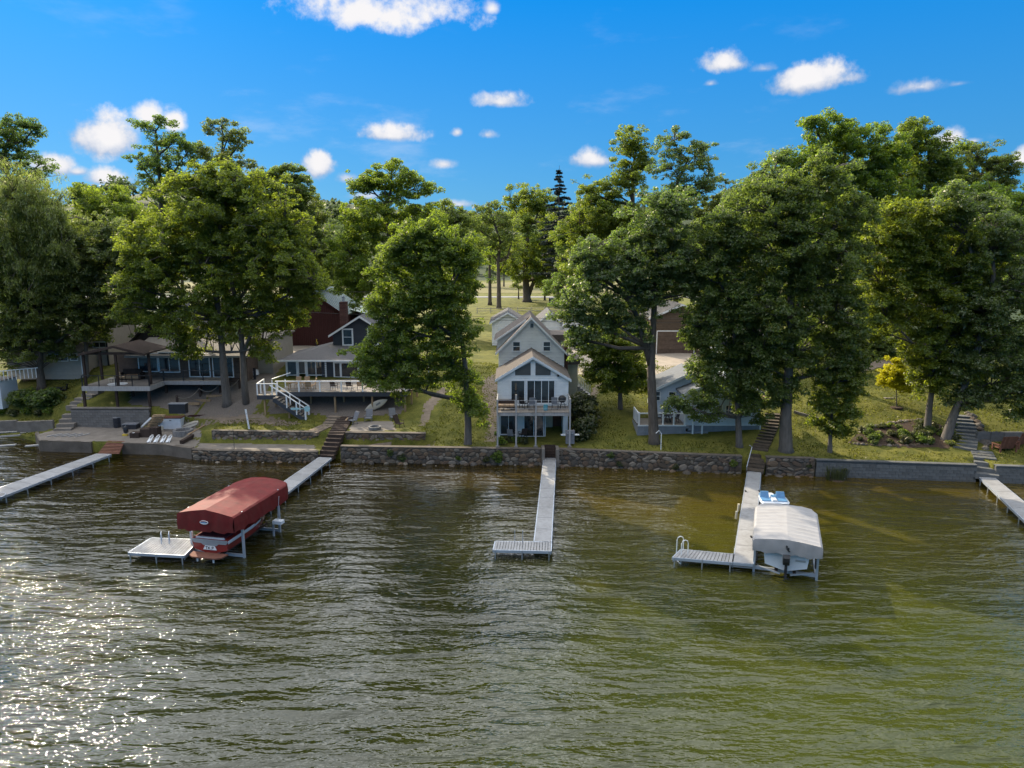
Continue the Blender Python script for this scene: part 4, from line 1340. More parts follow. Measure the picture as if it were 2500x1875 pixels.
# lower storey: white piers, window, sliding door, open recess with a brick back wall
bx('wall', M['siding'], wh, XL, XR, 61.0, YM + .02, 1.2, DK - .3)
for x0, x1 in ((XL, XL + .22), (.42, .95), (2.72, 2.86), (4.33, XR)):
    bx('pier', M['siding'], wh, x0, x1, YP, 61.0, 1.35, DK - .3)
bx('lower_floor', M['path'], wh, XL + .2, XR - .2, YP, 61.0, 1.36, 1.52)
bx('brick_wall', M['redwood'], wh, 2.86, 4.33, 60.6, 60.99, 1.52, DK - .3)
bx('door', M['cream'], wh, 2.95, 3.55, 60.5, 60.59, 1.55, 3.5)
window(wh, YP + .12, -.95, .36, 1.8, 3.75, cols=(1, 1))
window(wh, YP + .12, 1.05, 2.66, 1.62, 3.75, cols=(1, 1), name='sliding_door', fw=.12)
# balcony
boards(wh, XL, XR + .02, 56.1, YP - .04, DK, M['deckwood'], .165)
for y0 in (56.1, 57.4):
    bx('beam', M['greypost'], wh, XL, XR, y0 + .02, y0 + .1, DK - .3, DK - .04)
for x in (-1.1, -.2, .7, 1.6, 2.5, 3.4, 4.6):
    bx('joist', M['greypost'], wh, x, x + .05, 56.12, YP, DK - .2, DK - .04)
for px, top in ((1214.6, 5.35), (1260, 5.75), (1308, 5.3), (1391, 5.4)):
    x = Q(px, 1040, 56.1).x
    bx('post', M['greypost'], wh, x - .065, x + .065, 55.97, 56.1, 1.3, top)
    bx('footing', M['concrete'], wh, x - .16, x + .16, 55.88, 56.19, 1.1, 1.5)
for x in (XL + .02, XR - .02):
    b = MB()
    b.bar((x, 56.05, 5.3), (x, 58.6, 5.3), .09, .05)
    b.bar((x, 56.05, 4.75), (x, 58.6, 4.75), .06, .05)
    for k in range(4):
        b.bar((x, 56.6 + k * .6, DK), (x, 56.6 + k * .6, 5.28), .05)
    add(b, 'side_railing', M['greypost'], wh)
for z in (4.6, 4.95, 5.27):
    b = MB()
    b.tube([(XL, 56.03, z), (XR, 56.03, z)], .008, 4)
    add(b, 'railing_cable', M['galv'], wh)
# steps at the side door
for k in range(5):
    bx('step', M['greypost'], wh, 6.2 + k * .24, 6.46 + k * .24, 65.9, 67.0, 3.3, 4.55 - k * .2)
for yy in (65.85, 67.05):
    b = MB()
    b.bar((6.2, yy, 5.5), (7.4, yy, 4.7), .06)
    b.bar((6.2, yy, 4.75), (7.4, yy, 3.9), .05)
    add(b, 'stair_rail', M['trim'], wh)
    for k in range(8):
        xk = 6.2 + k * .17
        bx('baluster', M['trim'], wh, xk - .02, xk + .02, yy - .02, yy + .02, 4.75 - k * .12, 5.5 - k * .114)

# things on the balcony and under it
sofa = thing('outdoor_sofa', 'brown slatted bench sofa at the left end of the white house balcony', 'sofa', (-.45, 57.1, DK))
for k in range(3):
    MB().box(-.65 + k * .44, -.23 + k * .44, -.3, .3, .32, .45).build('cushion', M['tanchair'], sofa)
MB().box(-.68, .68, -.33, .36, .22, .31).build('frame', M['darkwood'], sofa)
MB().box(-.68, .68, .3, .38, .31, .78).build('backrest', M['darkwood'], sofa)
for sx in (-.62, .62):
    for sy in (-.28, .3):
        MB().box(sx - .03, sx + .03, sy - .03, sy + .03, 0, .23).build('leg', M['darkwood'], sofa)
box_chair('black armchair on the balcony nearest the bench sofa', (.95, 57.6, DK), 2.6, 'black', group='chairs on the white house balcony')
box_chair('grey sling chair in the middle of the white house balcony', (1.6, 57.2, DK), 3.3, 'grey', 'black', 'chairs on the white house balcony', back=.62)
box_chair('grey sling chair beside the black kettle grill on the balcony', (3.55, 57.3, DK), 2.9, 'grey', 'black', 'chairs on the white house balcony', back=.62)
b = thing('stool_cooler', 'small round teal stool on the white house balcony', 'stool', (2.75, 56.9, DK))
MB().lathe([(.16, 0), (.18, .05), (.18, .4), (.16, .44)], 14).build('body', M['teal'], b)
MB().lathe([(.19, .44), (.19, .48), (.05, .5)], 14).build('lid', M['teal'], b)
gr = thing('kettle_grill', 'black covered grill in the right corner of the balcony', 'grill', (4.15, 57.6, DK))
MB().lathe([(.12, .5), (.28, .6), (.34, .78), (.3, .95), (.16, 1.07), (.03, 1.1)], 14).build('bowl', M['black'], gr)
for k in range(3):
    a = k * 2.09
    MB().bar((math.cos(a) * .12, math.sin(a) * .12, .55), (math.cos(a) * .3, math.sin(a) * .3, 0), .04).build('leg', M['black'], gr)
MB().box(-.36, .36, -.05, .05, .3, .34).build('shelf', M['black'], gr)
gr = thing('gas_grill', 'grey gas grill with pale side shelves at the wall below the balcony', 'grill', (4.75, 56.5, 1.5))
MB().box(-.35, .35, -.25, .25, .1, .8).build('cart', M['grey'], gr)
b = MB()
b.prism([(-.28, .8), (.28, .8), (.26, 1.05), (.12, 1.2), (-.2, 1.2), (-.28, 1.0)], -.36, .36, 'x')
b.build('hood', M['grey'], gr)
for sx in (-1, 1):
    MB().box(min(sx * .37, sx * .75), max(sx * .37, sx * .75), -.2, .2, .8, .84).build('side_shelf', M['trim'], gr)
MB().bar((-.25, -.33, 1.0), (.25, -.33, 1.0), .03).build('handle', M['galv'], gr)
box_chair('dark chair in the shade under the white house balcony', (-.1, 57.7, 1.55), 2.9, 'grey', 'black', 'chairs under the white house balcony')
box_chair('second dark chair under the balcony, nearer the sliding door', (.9, 58.0, 1.55), 3.6, 'darkwood', 'black', 'chairs under the white house balcony')
for i, (px, py, s) in enumerate(((1222, 1082, .35), (1240, 1078, .3), (1262, 1080, .34), (1282, 1082, .3), (1218, 1066, .3))):
    q = P(px, py, 1.5)
    shrub(0, 0, s, s * 1.2, 'low garden plant under the white house balcony', 'bush' if i % 2 else 'bright', base=q, seed=80 + i, name='garden_plant', size=.12, cat='plant', per=60, puff=.2)

# ------------------------------------------------------------------ the charcoal house with the long deck
def Z2(u, v):
    return 500 + u * .27125, 650 + v * .27125


YD = P(*Z2(1170, 1355), 1.95).y                     # deck front posts
ZD = Q(*Z2(1170, 1130), YD).z                       # deck floor
YW = P(*Z2(1100, 1005), ZD).y                       # house wall
ch = thing('charcoal_house', 'charcoal two-storey house with white trim and a long lakefront deck', 'house', (Q(*Z2(1200, 1030), YW).x, YW, ZD))


def xz(u, v, Y):
    p = Q(*Z2(u, v), Y)
    return p.x, p.z


xl, _ = xz(735, 1000, YW)
xr = xl + 12.6
zeave = xz(735, 832, YW)[1]
bx('wall', M['charcoal'], ch, xl + 4.0, xr, YW + .03, YW + 9, ZD - 2.4, zeave)
siding(ch, YW, [(xl + 3.65, ZD), (xr, ZD), (xr, zeave), (xl + 3.65, zeave)], M['charcoal'], .2)
# glazed porch on the left: white posts, open screens, door
bx('porch_wall', M['cream'], ch, xl + .2, xl + 4.0, YW + 3.2, YW + 3.3, ZD, zeave)
bx('porch_floor', M['deckwood'], ch, xl, xl + 4.0, YW, YW + 3.2, ZD - .2, ZD)
for u0, u1 in ((729, 745), (822, 846), (905, 925), (995, 1003), (1080, 1096)):
    x0, x1 = xz(u0, 900, YW)[0], xz(u1, 900, YW)[0]
    bx('porch_post', M['trim'], ch, x0, x1, YW - .05, YW + .08, ZD, zeave)
x0, x1 = xz(846, 900, YW)[0], xz(905, 900, YW)[0]
window(ch, YW, x0 + .04, x1 - .04, ZD + .5, zeave - .25, name='door', fw=.05, glass='screen')
for u0, u1 in ((745, 822), (925, 995), (1003, 1080)):
    x0, x1 = xz(u0, 900, YW)[0], xz(u1, 900, YW)[0]
    bx('porch_screen', M['glass'], ch, x0 + .01, x1 - .01, YW + .01, YW + .025, ZD + .35, zeave - .05)
    bx('porch_sill', M['trim'], ch, x0 + .01, x1 - .01, YW - .03, YW + .05, ZD + .25, ZD + .34)
x0, z0 = xz(1175, 992, YW)
x1, z1 = xz(1450, 872, YW)
window(ch, YW, x0, x1, z0, z1, cols=(.7, 2.1, .9), fw=.14, mw=.2)
p0, p1 = xz(1590, 985, YW), xz(1690, 890, YW)
window(ch, YW, p0[0], p1[0], p0[1], p1[1], cols=(1, 1), fw=.12)
# lower hip roof and upper storey
YU = YW + 3.4
ux0, uz0 = xz(1157, 712, YU)
apx, apz = xz(1397, 452, YU)
uw = (apx - ux0)
ue, uez = xz(1112, 622, YU - .35)
E0 = [(xl - .55, YW - .6, zeave - .05), (xr + .4, YW - .6, zeave - .05)]
ztop = uz0 + .1
slope(ch, E0[0], E0[1], (xr - 2.6, YU + .3, ztop), (ux0 - .2, YU + .3, ztop), .12, M['greyshingle'])
slope(ch, (xl - .55, YW - .6, zeave - .046), (ux0 - .2, YU + .3, ztop + .004), (ux0 - .2, YU + 4, ztop + .004), (xl - .55, YW + 6.5, zeave - .046), .12, M['greyshingle'])
slope(ch, (xr + .4, YW - .6, zeave - .046), (xr - 2.6, YU + .3, ztop + .004), (xr - 2.6, YU + 4, ztop + .004), (xr + .4, YW + 6.5, zeave - .046), .12, M['greyshingle'])
bx('gutter', M['trim'], ch, xl - .58, xr + .42, YW - .72, YW - .61, zeave - .22, zeave - .06)
bx('soffit', M['trim'], ch, xl - .5, xr + .35, YW - .6, YW + .02, zeave - .19, zeave - .18)
b = MB()
wz = uez + (ux0 - ue) * (apz - uez) / (apx - ue) - .1
b.prism([(ux0, ZD), (apx + uw, ZD), (apx + uw, wz), (apx, apz - .15), (ux0, wz)], YU + .03, YU + 6.5)
add(b, 'upper_wall', M['charcoal'], ch)
siding(ch, YU, [(ux0, uz0 - .1), (apx + uw, uz0 - .1), (apx + uw, wz), (apx, apz - .15), (ux0, wz)], M['charcoal'], .2)
gable_roof(ch, ue, uez, apx, apz + .12, 2 * apx - ue, uez, YU - .4, YU + 6.8, M['greyshingle'], tw=.2)
for u0, u1, v0, v1 in ((1253, 1322, 572, 702), (1480, 1550, 572, 702)):
    p0, p1 = xz(u0, v1, YU), xz(u1, v0, YU)
    window(ch, YU, p0[0], p1[0], p0[1], p1[1], rows=(1, 1), fw=.15)
# brick stack at the back left of the gable
cx0, cz0 = xz(1218, 505, YU + 5.5)
cx1, cz1 = xz(1270, 320, YU + 5.5)
for i in range(13):
    z = cz0 - 1.2 + i * (cz1 - cz0 + 1.2) / 13
    bx('brick_course', M['brick'], ch, cx0, cx1, YU + 5.4, YU + 6.4, z, z + (cz1 - cz0 + 1.2) / 13 - .02)
b = MB()
b.lathe([(.16, 0), (.16, .45), (.24, .5), (.24, .6)], 8, ((cx0 + cx1) / 2, YU + 5.9, cz1))
add(b, 'chimney_cap', M['galv'], ch)

# deck, railing, stairs are one structure fixed to the house
dxl = xz(650, 1130, YD)[0]
dxr = xz(1815, 1150, YD)[0]
boards(ch, dxl, dxr, YD - .05, YW - .05, ZD, M['deckwood'], .2)
bx('fascia', M['charcoal'], ch, dxl, dxr, YD - .1, YD - .055, ZD - .42, ZD + .0)
bx('fascia', M['charcoal'], ch, dxr + .002, dxr + .05, YD - .1, YW, ZD - .42, ZD + .0)
for u in (1170, 1505, 1800):
    x = xz(u, 1200, YD)[0]
    bx('post', M['newwood'], ch, x - .08, x + .08, YD + .02, YD + .18, 1.7, ZD - .04)
for u, dY in ((1860, 1.2), (1910, 2.4), (1250, 1.6), (1430, 1.6), (955, 1.4)):
    x = xz(u, 1200, YD + dY)[0]
    bx('post', M['newwood'], ch, x - .08, x + .08, YD + dY, YD + dY + .16, 1.7, ZD - .04)
zr = xz(1100, 1035, YD)[1]
b = MB()
b.bar((dxl - .1, YD - .02, zr), (dxr, YD - .02, zr), .16, .07)
add(b, 'top_rail', M['trim'], ch)
b = MB()
b.bar((dxr - .02, YD - .02, zr), (dxr - .02, YW - .1, zr), .14, .07)
add(b, 'top_rail', M['trim'], ch)
for u in (655, 848, 1037, 1230, 1420, 1610, 1805):
    x = xz(u, 1100, YD)[0]
    bx('rail_post', M['trim'], ch, x - .055, x + .055, YD - .07, YD + .04, ZD, zr - .035)
for yy in (YD + 1.2, YD + 2.4):
    bx('rail_post', M['trim'], ch, dxr - .08, dxr + .03, yy, yy + .11, ZD, zr - .035)
for k in range(1, 4):
    b = MB()
    b.tube([(dxl, YD - .02, ZD + k * .22), (dxr, YD - .02, ZD + k * .22)], .008, 4)
    add(b, 'railing_cable', M['galv'], ch)
# landing and stair flight on the left
lx0, lx1 = xz(480, 1150, YD)[0], dxl
zl_ = ZD - .25
boards(ch, lx0, lx1, YD - .3, YD + 1.6, zl_, M['deckwood'], .2)
bx('fascia', M['charcoal'], ch, lx0, lx1 - .02, YD - .36, YD - .31, zl_ - .4, zl_)
for u in (545, 605):
    x = xz(u, 1250, YD)[0]
    bx('post', M['newwood'], ch, x - .07, x + .07, YD - .2 + (u - 545) * .02, YD - .06 + (u - 545) * .02, 1.7, zl_ - .04)
zlr = xz(550, 1058, YD - .3)[1]
rl = [((lx0 + .05, YD - .3, zlr), (lx1 + .1, YD - .3, zlr)), ((lx0 + .05, YD - .3, zlr), (lx0 + .05, YD + 1.6, zlr + .1)), ((lx0 + .8, YD + 1.6, zlr + .1), (lx1 + .5, YD + 2.6, zr + .35))]
for a, c in rl:
    b = MB()
    b.bar(a, c, .13, .06)
    add(b, 'top_rail', M['trim'], ch)
for x, y in ((lx0 + .05, YD - .3), (lx0 + .75, YD - .3), (lx1 - .35, YD - .3), (lx1 + .05, YD - .3), (lx0 + .05, YD + .6), (lx0 + .05, YD + 1.55), (lx0 + .8, YD + 1.6), (lx1 + .1, YD + 2.2)):
    bx('rail_post', M['trim'], ch, x - .05, x + .05, y - .05, y + .05, zl_, zlr - .03)
sx0, sz0 = lx1 + .05, zl_
ex, ez = xz(940, 1400, YD - .3)[0], 1.95
nst = 11
for k in range(nst):
    t = (k + .5) / nst
    x = sx0 + (ex - sx0) * t
    z = sz0 + (ez - sz0) * t
    bx('step', M['deckwood'], ch, x - .17, x + .17, YD - 1.25, YD - .3, z - .05, z)
for yy in (YD - 1.3, YD - .26):
    b = MB()
    b.bar((sx0, yy, sz0 - .22), (ex, yy, ez - .12), .05, .34)
    add(b, 'stringer', M['charcoal'], ch)
    b = MB()
    b.bar((sx0 - .25, yy, zlr + .06), (ex, yy, xz(945, 1255, YD - .3)[1]), .13, .07)
    add(b, 'handrail', M['trim'], ch)
    for t in (.42, .72):
        x = sx0 + (ex - sx0) * t
        z = sz0 + (ez - sz0) * t
        bx('rail_post', M['trim'], ch, x - .05, x + .05, yy - .05, yy + .05, z - .1, z + 1.05)
zb = xz(945, 1255, YD - .3)[1]
bx('newel_post', M['trim'], ch, ex - .07, ex + .07, YD - 1.38, YD - 1.24, 1.75, zb)
bx('newel_post', M['trim'], ch, ex - .07, ex + .07, YD - .33, YD - .19, 1.75, zb)
x = xz(758, 1300, YD - .8)[0]
bx('post', M['newwood'], ch, x - .07, x + .07, YD - .85, YD - .71, 1.7, 3.4)
# white downpipe and siding corner at the right end
bx('downpipe', M['trim'], ch, dxr + 1.2, dxr + 1.32, YW - .2, YW - .08, 2.6, zeave)
# foundation seen below the deck, with the dark opening
bx('foundation', M['block'], ch, xl + .3, xr, YW + .5, YW + .7, 1.6, ZD - .45)

# things on and under the deck
tb = thing('deck_table', 'long tan table on the charcoal house deck', 'table', (*xz(835, 1008, YD + 1.2)[:1], YD + 1.2, ZD))
MB().box(-.95, .95, -.4, .4, .7, .76).build('table_top', M['newwood'], tb)
for sx in (-.8, .8):
    for sy in (-.3, .3):
        MB().box(sx - .04, sx + .04, sy - .04, sy + .04, 0, .7).build('leg', M['newwood'], tb)
for i, (u, dy, rz, lab) in enumerate(((835, 1.9, 0, 'tan chair behind the long deck table, nearest the stairs'), (912, 1.9, 0, 'tan chair behind the long deck table, second from the stairs'),
                                      (968, 1.3, -1.2, 'tan chair at the right end of the long deck table'), (940, .55, 3.0, 'tan chair in front of the long deck table'))):
    box_chair(lab, (xz(u, 1000, YD + dy)[0], YD + dy, ZD), rz, 'tanchair', 'newwood', 'tan chairs around the deck table', back=.6, arms=False)
for i, (u, lab) in enumerate(((1160, 'dark lounge chair on the charcoal house deck in front of the siding'), (1300, 'dark lounge chair under the big window of the charcoal house'), (1395, 'brown deck chair at the right side of the big window'))):
    box_chair(lab, (xz(u, 1090, YD + .8)[0], YD + .9, ZD), 2.9 + i * .2, 'darkwood' if i < 2 else 'tanchair', 'black', 'lounge chairs on the charcoal house deck')
sg = thing('paddle_sign', 'pale aqua round sign with a paddle, fixed to the stair newel', 'sign', (ex, YD - 1.45, xz(960, 1282, YD - 1.4)[1]))
b = MB()
b.prism([(.2 + .27 * math.cos(k * math.pi / 9), .27 * math.sin(k * math.pi / 9)) for k in range(18)], -.02, .02)
b.build('disc', M['aqua'], sg)
b = MB()
b.prism([(-.1, .03), (-.5, .04), (-.62, .1), (-1.25, .1), (-1.3, 0), (-1.25, -.1), (-.62, -.1), (-.5, -.04), (-.1, -.03)], -.015, .015)
b.build('paddle', M['aqua'], sg)
sb = thing('paddle_board', 'cream paddle board propped aslant under the charcoal house deck', 'paddle board', (xz(1545, 1250, YD + .3)[0], YD + .1, xz(1545, 1250, YD + .1)[1]))
b = MB()
ln, n_ = 1.25, 9
rings = []
for k in range(n_):
    t = -1 + 2 * k / (n_ - 1)
    w_ = .36 * (1 - abs(t) ** 2.4) + .02
    c_ = Vector((t * ln * .85, .1 * t, t * .5))
    rings.append([c_ + Vector((-.35 * s_ * w_, .05 * q_, .9 * s_ * w_)) for s_, q_ in ((-1, -.4), (-.6, -1), (.6, -1), (1, -.4), (1, .4), (.6, 1), (-.6, 1), (-1, .4))])
b.loft(rings)
b.build('board', M['board'], sb, smooth=True)
b = MB()
b.bar((-.35, -.065, -.2), (.4, -.02, .24), .16, .012, up=(0, 1, 0))
b.build('deck_pad', M['umber'], sb)
it = thing('inflatable_raft', 'blue and grey inflatable raft stored under the charcoal house deck', 'raft', (*xz(1650, 1330, YD + .6)[:1], YD + .7, 2.35))
b = MB()
b.tube([(1.0 * math.cos(a * math.pi / 9), .55 * math.sin(a * math.pi / 9), .25 * math.sin(a * math.pi / 9 + .4)) for a in range(19)], .2, 8)
b.build('tube', M['grey'], it, smooth=True)
MB().box(-.85, .85, -.4, .4, -.1, .06).build('floor', M['midblue'], it)
MB().box(-.5, .1, -.35, .35, .06, .22).build('cushion', M['midblue'], it)
for i, (u, v, rz, mm, lab) in enumerate(((1335, 1420, 2.4, 'grey', 'grey adirondack chair left of the round fire pit'), (1475, 1400, 3.1, 'grey', 'grey adirondack chair behind the round fire pit'),
                                         (1700, 1390, 3.6, 'grey', 'grey adirondack chair behind and right of the fire pit'), (1755, 1450, 4.2, 'darkwood', 'dark wooden chair right of the fire pit, by the deck post'))):
    q = P(*Z2(u, v), 1.9)
    c_ = box_chair(lab, q, rz + math.pi, mm, mm, 'chairs around the fire pit', h=.38, back=.7, w=.6, name='adirondack_chair', lean=.3)
fp = thing('fire_pit', 'round metal fire pit ring on the paved terrace of the charcoal house', 'fire pit', P(*Z2(1530, 1462), 1.86))
b = MB()
b.lathe([(.5, 0), (.55, .02), (.55, .22), (.42, .22), (.40, .04)], 20)
b.build('ring', M['umber'], fp)
MB().lathe([(.40, .04), (.05, .09)], 12).build('ash', M['black'], fp)
wp = thing('white_pole', 'leaning white post on the lower lawn left of the stairs', 'post', P(*Z2(400, 1465), 1.85))
b = MB()
b.bar((0, 0, 0), (-.22, .05, 1.75), .13, .07)
b.build('post', M['trim'], wp)
for k in range(3):
    MB().box(-.05 - .07 * k, .03 - .07 * k, -.05, -.03, .35 + .5 * k, .38 + .5 * k).build('bracket', M['grey'], wp)
wc = thing('storage_box', 'small white cooler box on the ground beneath the charcoal house deck', 'cooler', P(*Z2(1305, 1320), 2.0))
MB().box(-.2, .2, -.15, .15, 0, .3).build('body', M['trim'], wc)
MB().box(-.21, .21, -.16, .16, .3, .37).build('lid', M['cream'], wc)

# ------------------------------------------------------------------ the brown cottage with the pergola deck
def Z1(u, v):
    return u * .31646, 600 + v * .31646


def q1(u, v, Y):
    p = Q(*Z1(u, v), Y)
    return p.x, p.z


YR = 64.6                                             # retaining wall below the deck
ZC = q1(900, 1085, YR)[1]                             # deck floor
YC = P(*Z1(1500, 1012), ZC).y                         # cottage front wall
bc = thing('brown_cottage', 'low dark brown cottage with wide glass doors and a pergola deck', 'house', (q1(1400, 1000, YC)[0], YC, ZC))
x0, x1 = q1(1060, 900, YC)[0], q1(1905, 900, YC)[0]
ze = q1(1400, 838, YC)[1]
bx('wall', M['brownwall'], bc, x0, x1, YC + .03, YC + 8, ZC - 1.5, ze)
siding(bc, YC, [(x0, ZC - .1), (x1, ZC - .1), (x1, ze), (x0, ze)], M['brownwall'], .22)
for u0, u1, v0, v1, cols in ((1082, 1210, 835, 965, (1, 1)), (1240, 1375, 825, 970, (1, 1)), (1472, 1610, 838, 1005, (1, 1)), (1655, 1790, 848, 1008, (1, 1))):
    a, c = q1(u0, v1, YC), q1(u1, v0, YC)
    window(bc, YC, a[0], c[0], max(a[1], ZC + .03), c[1], cols=cols, fw=.09, name='sliding_door')
zr_ = q1(1400, 705, YC + 4.5)[1]
slope(bc, (x0 - .9, YC - .6, ze - .05), (x1 + .3, YC - .6, ze - .05), (x1 + .3, YC + 4.5, zr_), (x0 - .9, YC + 4.5, zr_), .14, M['tanroof'])
slope(bc, (x0 - .9, YC + 4.5, zr_ + .003), (x1 + .3, YC + 4.5, zr_ + .003), (x1 + .3, YC + 9, ze), (x0 - .9, YC + 9, ze), .14, M['tanroof'])
bx('fascia', M['greypost'], bc, x0 - .92, x1 + .32, YC - .66, YC - .61, ze - .24, ze - .04)
# dark side wing on the left, and the taller A-frame behind
wx0 = q1(905, 900, YC + .5)[0]
bx('side_wing', M['brownwall'], bc, wx0, x0 - .01, YC + .6, YC + 6, ZC - .3, ze - .1)
b = MB()
ax, az = q1(1330, 470, YC + 8)
b.prism([(ax - 4.2, ze), (ax + 4.2, ze), (ax, az)], YC + 6, YC + 13)
add(b, 'gable_wall', M['darkwood'], bc)
gable_roof(bc, ax - 4.6, ze - .2, ax, az + .2, ax + 4.6, ze - .2, YC + 5.6, YC + 13.4, M['greyshingle'], trim='darkwood')
window(bc, YC + 6, ax + .4, ax + 2.0, ze + .9, ze + 1.8, cols=(1, 1, 1))
# tan side extension towards the charcoal house
tx0, tx1 = q1(1925, 850, YC + 3)[0], q1(2175, 850, YC + 6)[0]
te = thing('tan_annex', 'plain tan clapboard annex between the brown cottage and charcoal house', 'building', (tx0, YC + 3, ZC))
tz = q1(2050, 722, YC + 3)[1]
bx('wall', M['tanwall'], te, tx0, tx1, YC + 3.03, YC + 10, ZC - 1.5, tz - .03)
siding(te, YC + 3, [(tx0, ZC - .9), (tx1, ZC - .9), (tx1, tz - .1), (tx0, tz - .1)], M['tanwall'], .22)
b = MB()
b.box(tx0 - .25, tx1 + .25, YC + 2.6, YC + 10.3, tz, tz + .16)
add(b, 'roof', M['tanroof'], te)

# pergola deck
dl, dm, dr = q1(630, 1080, YR)[0], q1(1155, 1100, YR)[0], q1(1720, 1050, YC - 2.2)[0]
boards(bc, dl, dm, YR, YC + .5, ZC, M['deckwood'], .2)
boards(bc, dm + .01, dr, YC - 2.3, YC - .06, ZC, M['deckwood'], .2)
bx('fascia', M['greypost'], bc, dl, dm, YR - .06, YR - .01, ZC - .42, ZC + .01)
bx('fascia', M['greypost'], bc, dm, dr, YC - 2.36, YC - 2.31, ZC - .35, ZC + .01)
bx('fascia', M['greypost'], bc, dm - .003, dm + .04, YR - .06, YC - 2.3, ZC - .42, ZC + .012)
for u in (648, 900, 1150):
    x = q1(u, 1150, YR + .2)[0]
    bx('post', M['darkwood'], bc, x - .1, x + .1, YR + .1, YR + .3, 2.5, ZC - .04)
for u, dY in ((1020, 2.5), (1280, 3.2), (1545, 3.6)):
    x = q1(u, 1120, YR + dY)[0]
    bx('post', M['darkwood'], bc, x - .1, x + .1, YR + dY, YR + dY + .2, 2.5, ZC - .04)
ztop = q1(650, 835, YR + .3)[1]
px_ = [q1(u, 900, YR + dY)[0] for u, dY in ((640, .2), (890, .2), (772, 3.6), (1145, 1.0))]
for x, dY in zip(px_, (.2, .2, 3.6, 1.0)):
    bx('pergola_post', M['darkwood'], bc, x - .1, x + .1, YR + dY, YR + dY + .2, ZC, ztop + .1)
pa, pz = q1(885, 768, YR + .2)
pe, pez = q1(612, 830, YR + .2)
gable_roof(bc, pe, pez, pa, pz, pa + (pa - pe) * .85, pez, YR - .1, YR + 4.6, M['darkwood'], th=.12, trim='darkwood')
b = MB()
b.bar((pe + .2, YR + .3, ztop + .05), (pa + (pa - pe) * .8, YR + .3, ztop + .05), .12, .22)
add(b, 'tie_beam', M['darkwood'], bc)
zrl = ZC + 1.0
for a, c in (((dl + .05, YR + .05, zrl), (dm - .05, YR + .05, zrl)), ((dm - .02, YR + .05, zrl), (dm - .02, YC - 2.3, zrl)), ((dm, YC - 2.25, zrl), (dr, YC - 2.25, zrl))):
    b = MB()
    b.bar(a, c, .06, .05)
    b.bar((a[0], a[1], ZC + .12), (c[0], c[1], ZC + .12), .04)
    add(b, 'railing', M['black'], bc)
    n = int((Vector(c) - Vector(a)).length / 1.5)
    for k in range(n + 1):
        p = Vector(a).lerp(Vector(c), k / n)
        bx('rail_post', M['black'], bc, p.x - .035, p.x + .035, p.y - .035, p.y + .035, ZC, zrl)
for k in range(9):
    x = x0 - 1.0 + k * .9
# round pale pad in the sun, chairs
pd = thing('round_mat', 'round white mat catching the sun on the pergola deck', 'mat', (*q1(900, 1045, YR + 1.0)[:1], YR + 1.1, ZC + .004))
b = MB()
b.lathe([(.85, 0), (.85, .04), (.8, .05)], 24)
b.build('disc', M['trim'], pd)
box_chair('tan armchair in the pergola shade on the deck', (*q1(930, 980, YR + 2.5)[:1], YR + 2.6, ZC), 2.8, 'tanchair', 'darkwood')
st = thing('side_table', 'small pale table next to the tan armchair on the pergola deck', 'table', (*q1(862, 1000, YR + 1.9)[:1], YR + 2.0, ZC))
MB().box(-.3, .3, -.25, .25, .4, .45).build('table_top', M['cream'], st)
for sx in (-.25, .25):
    for sy in (-.2, .2):
        MB().box(sx - .02, sx + .02, sy - .02, sy + .02, 0, .4).build('leg', M['cream'], st)
sf = thing('outdoor_sofa', 'brown curved sofa against the dark wing of the brown cottage', 'sofa', (*q1(1000, 985, YR + 3.6)[:1], YR + 3.8, ZC))
MB().box(-.9, .9, -.4, .3, .12, .45).build('seat', M['tanchair'], sf)
MB().box(-.9, .9, .3, .5, .12, .95).build('backrest', M['darkwood'], sf)
for sx in (-1, 1):
    MB().box(min(sx * .9, sx * 1.1), max(sx * .9, sx * 1.1), -.4, .5, .0, .65).build('armrest', M['darkwood'], sf)

# retaining wall of grey blocks, wing steps on the left, patio things
rw = thing('block_wall', 'grey block retaining wall under the pergola deck', 'wall', ((q1(560, 1300, YR)[0] + q1(1150, 1300, YR)[0]) / 2, YR, .95))
wx, wx1 = q1(560, 1300, YR)[0], q1(1165, 1300, YR)[0]
bx('core', M['mortar'], rw, wx, wx1, YR - .17, YR + .1, .6, 2.72)
bk = None
bh, bw = .24, .5
blk = MB()
blk.box(.008, bw - .008, -.05, .02, .008, bh - .008)
off = wloc(rw)
n = 0
for r_ in range(8):
    x = wx - (r_ % 2) * .25
    while x < wx1 - .3:
        xx = max(x, wx)
        sc = (min(x + bw, wx1) - xx) / bw
        l_ = Vector((xx, YR - .2 - .0015 * (n % 3), .72 + r_ * bh)) + off
        if bk is None:
            bk = blk.build('block', M['warmblock'], rw, loc=l_)
            bk.scale = (sc, 1, 1)
        else:
            piece(bk, rw, l_, scale=(sc, 1, 1))
        x += bw
        n += 1
bx('coping', M['concrete'], rw, wx, wx1, YR - .28, YR + .18, 2.72, 2.84)

# ------------------------------------------------------------------ walls along the water
_stone_me = []


def stone_meshes():
    if _stone_me:
        return _stone_me
    for s in range(5):
        r2 = random.Random(40 + s)
        rings = []
        for yy, k in ((.05, 1.06), (-.02, .98), (-.05, .66)):
            rings.append([(.5 * k * math.cos(a * .7854 + .2) * (1 + r2.uniform(-.16, .16)), yy + r2.uniform(-.012, .012), .5 * k * math.sin(a * .7854 + .2) * (1 + r2.uniform(-.16, .16))) for a in range(8)])
        b = MB()
        b.loft(rings[::-1])
        me = D.meshes.new('stone')
        me.from_pydata(b.v, [], b.f)
        me.materials.append(M['stone'])
        me.update()
        _stone_me.append(me)
    return _stone_me


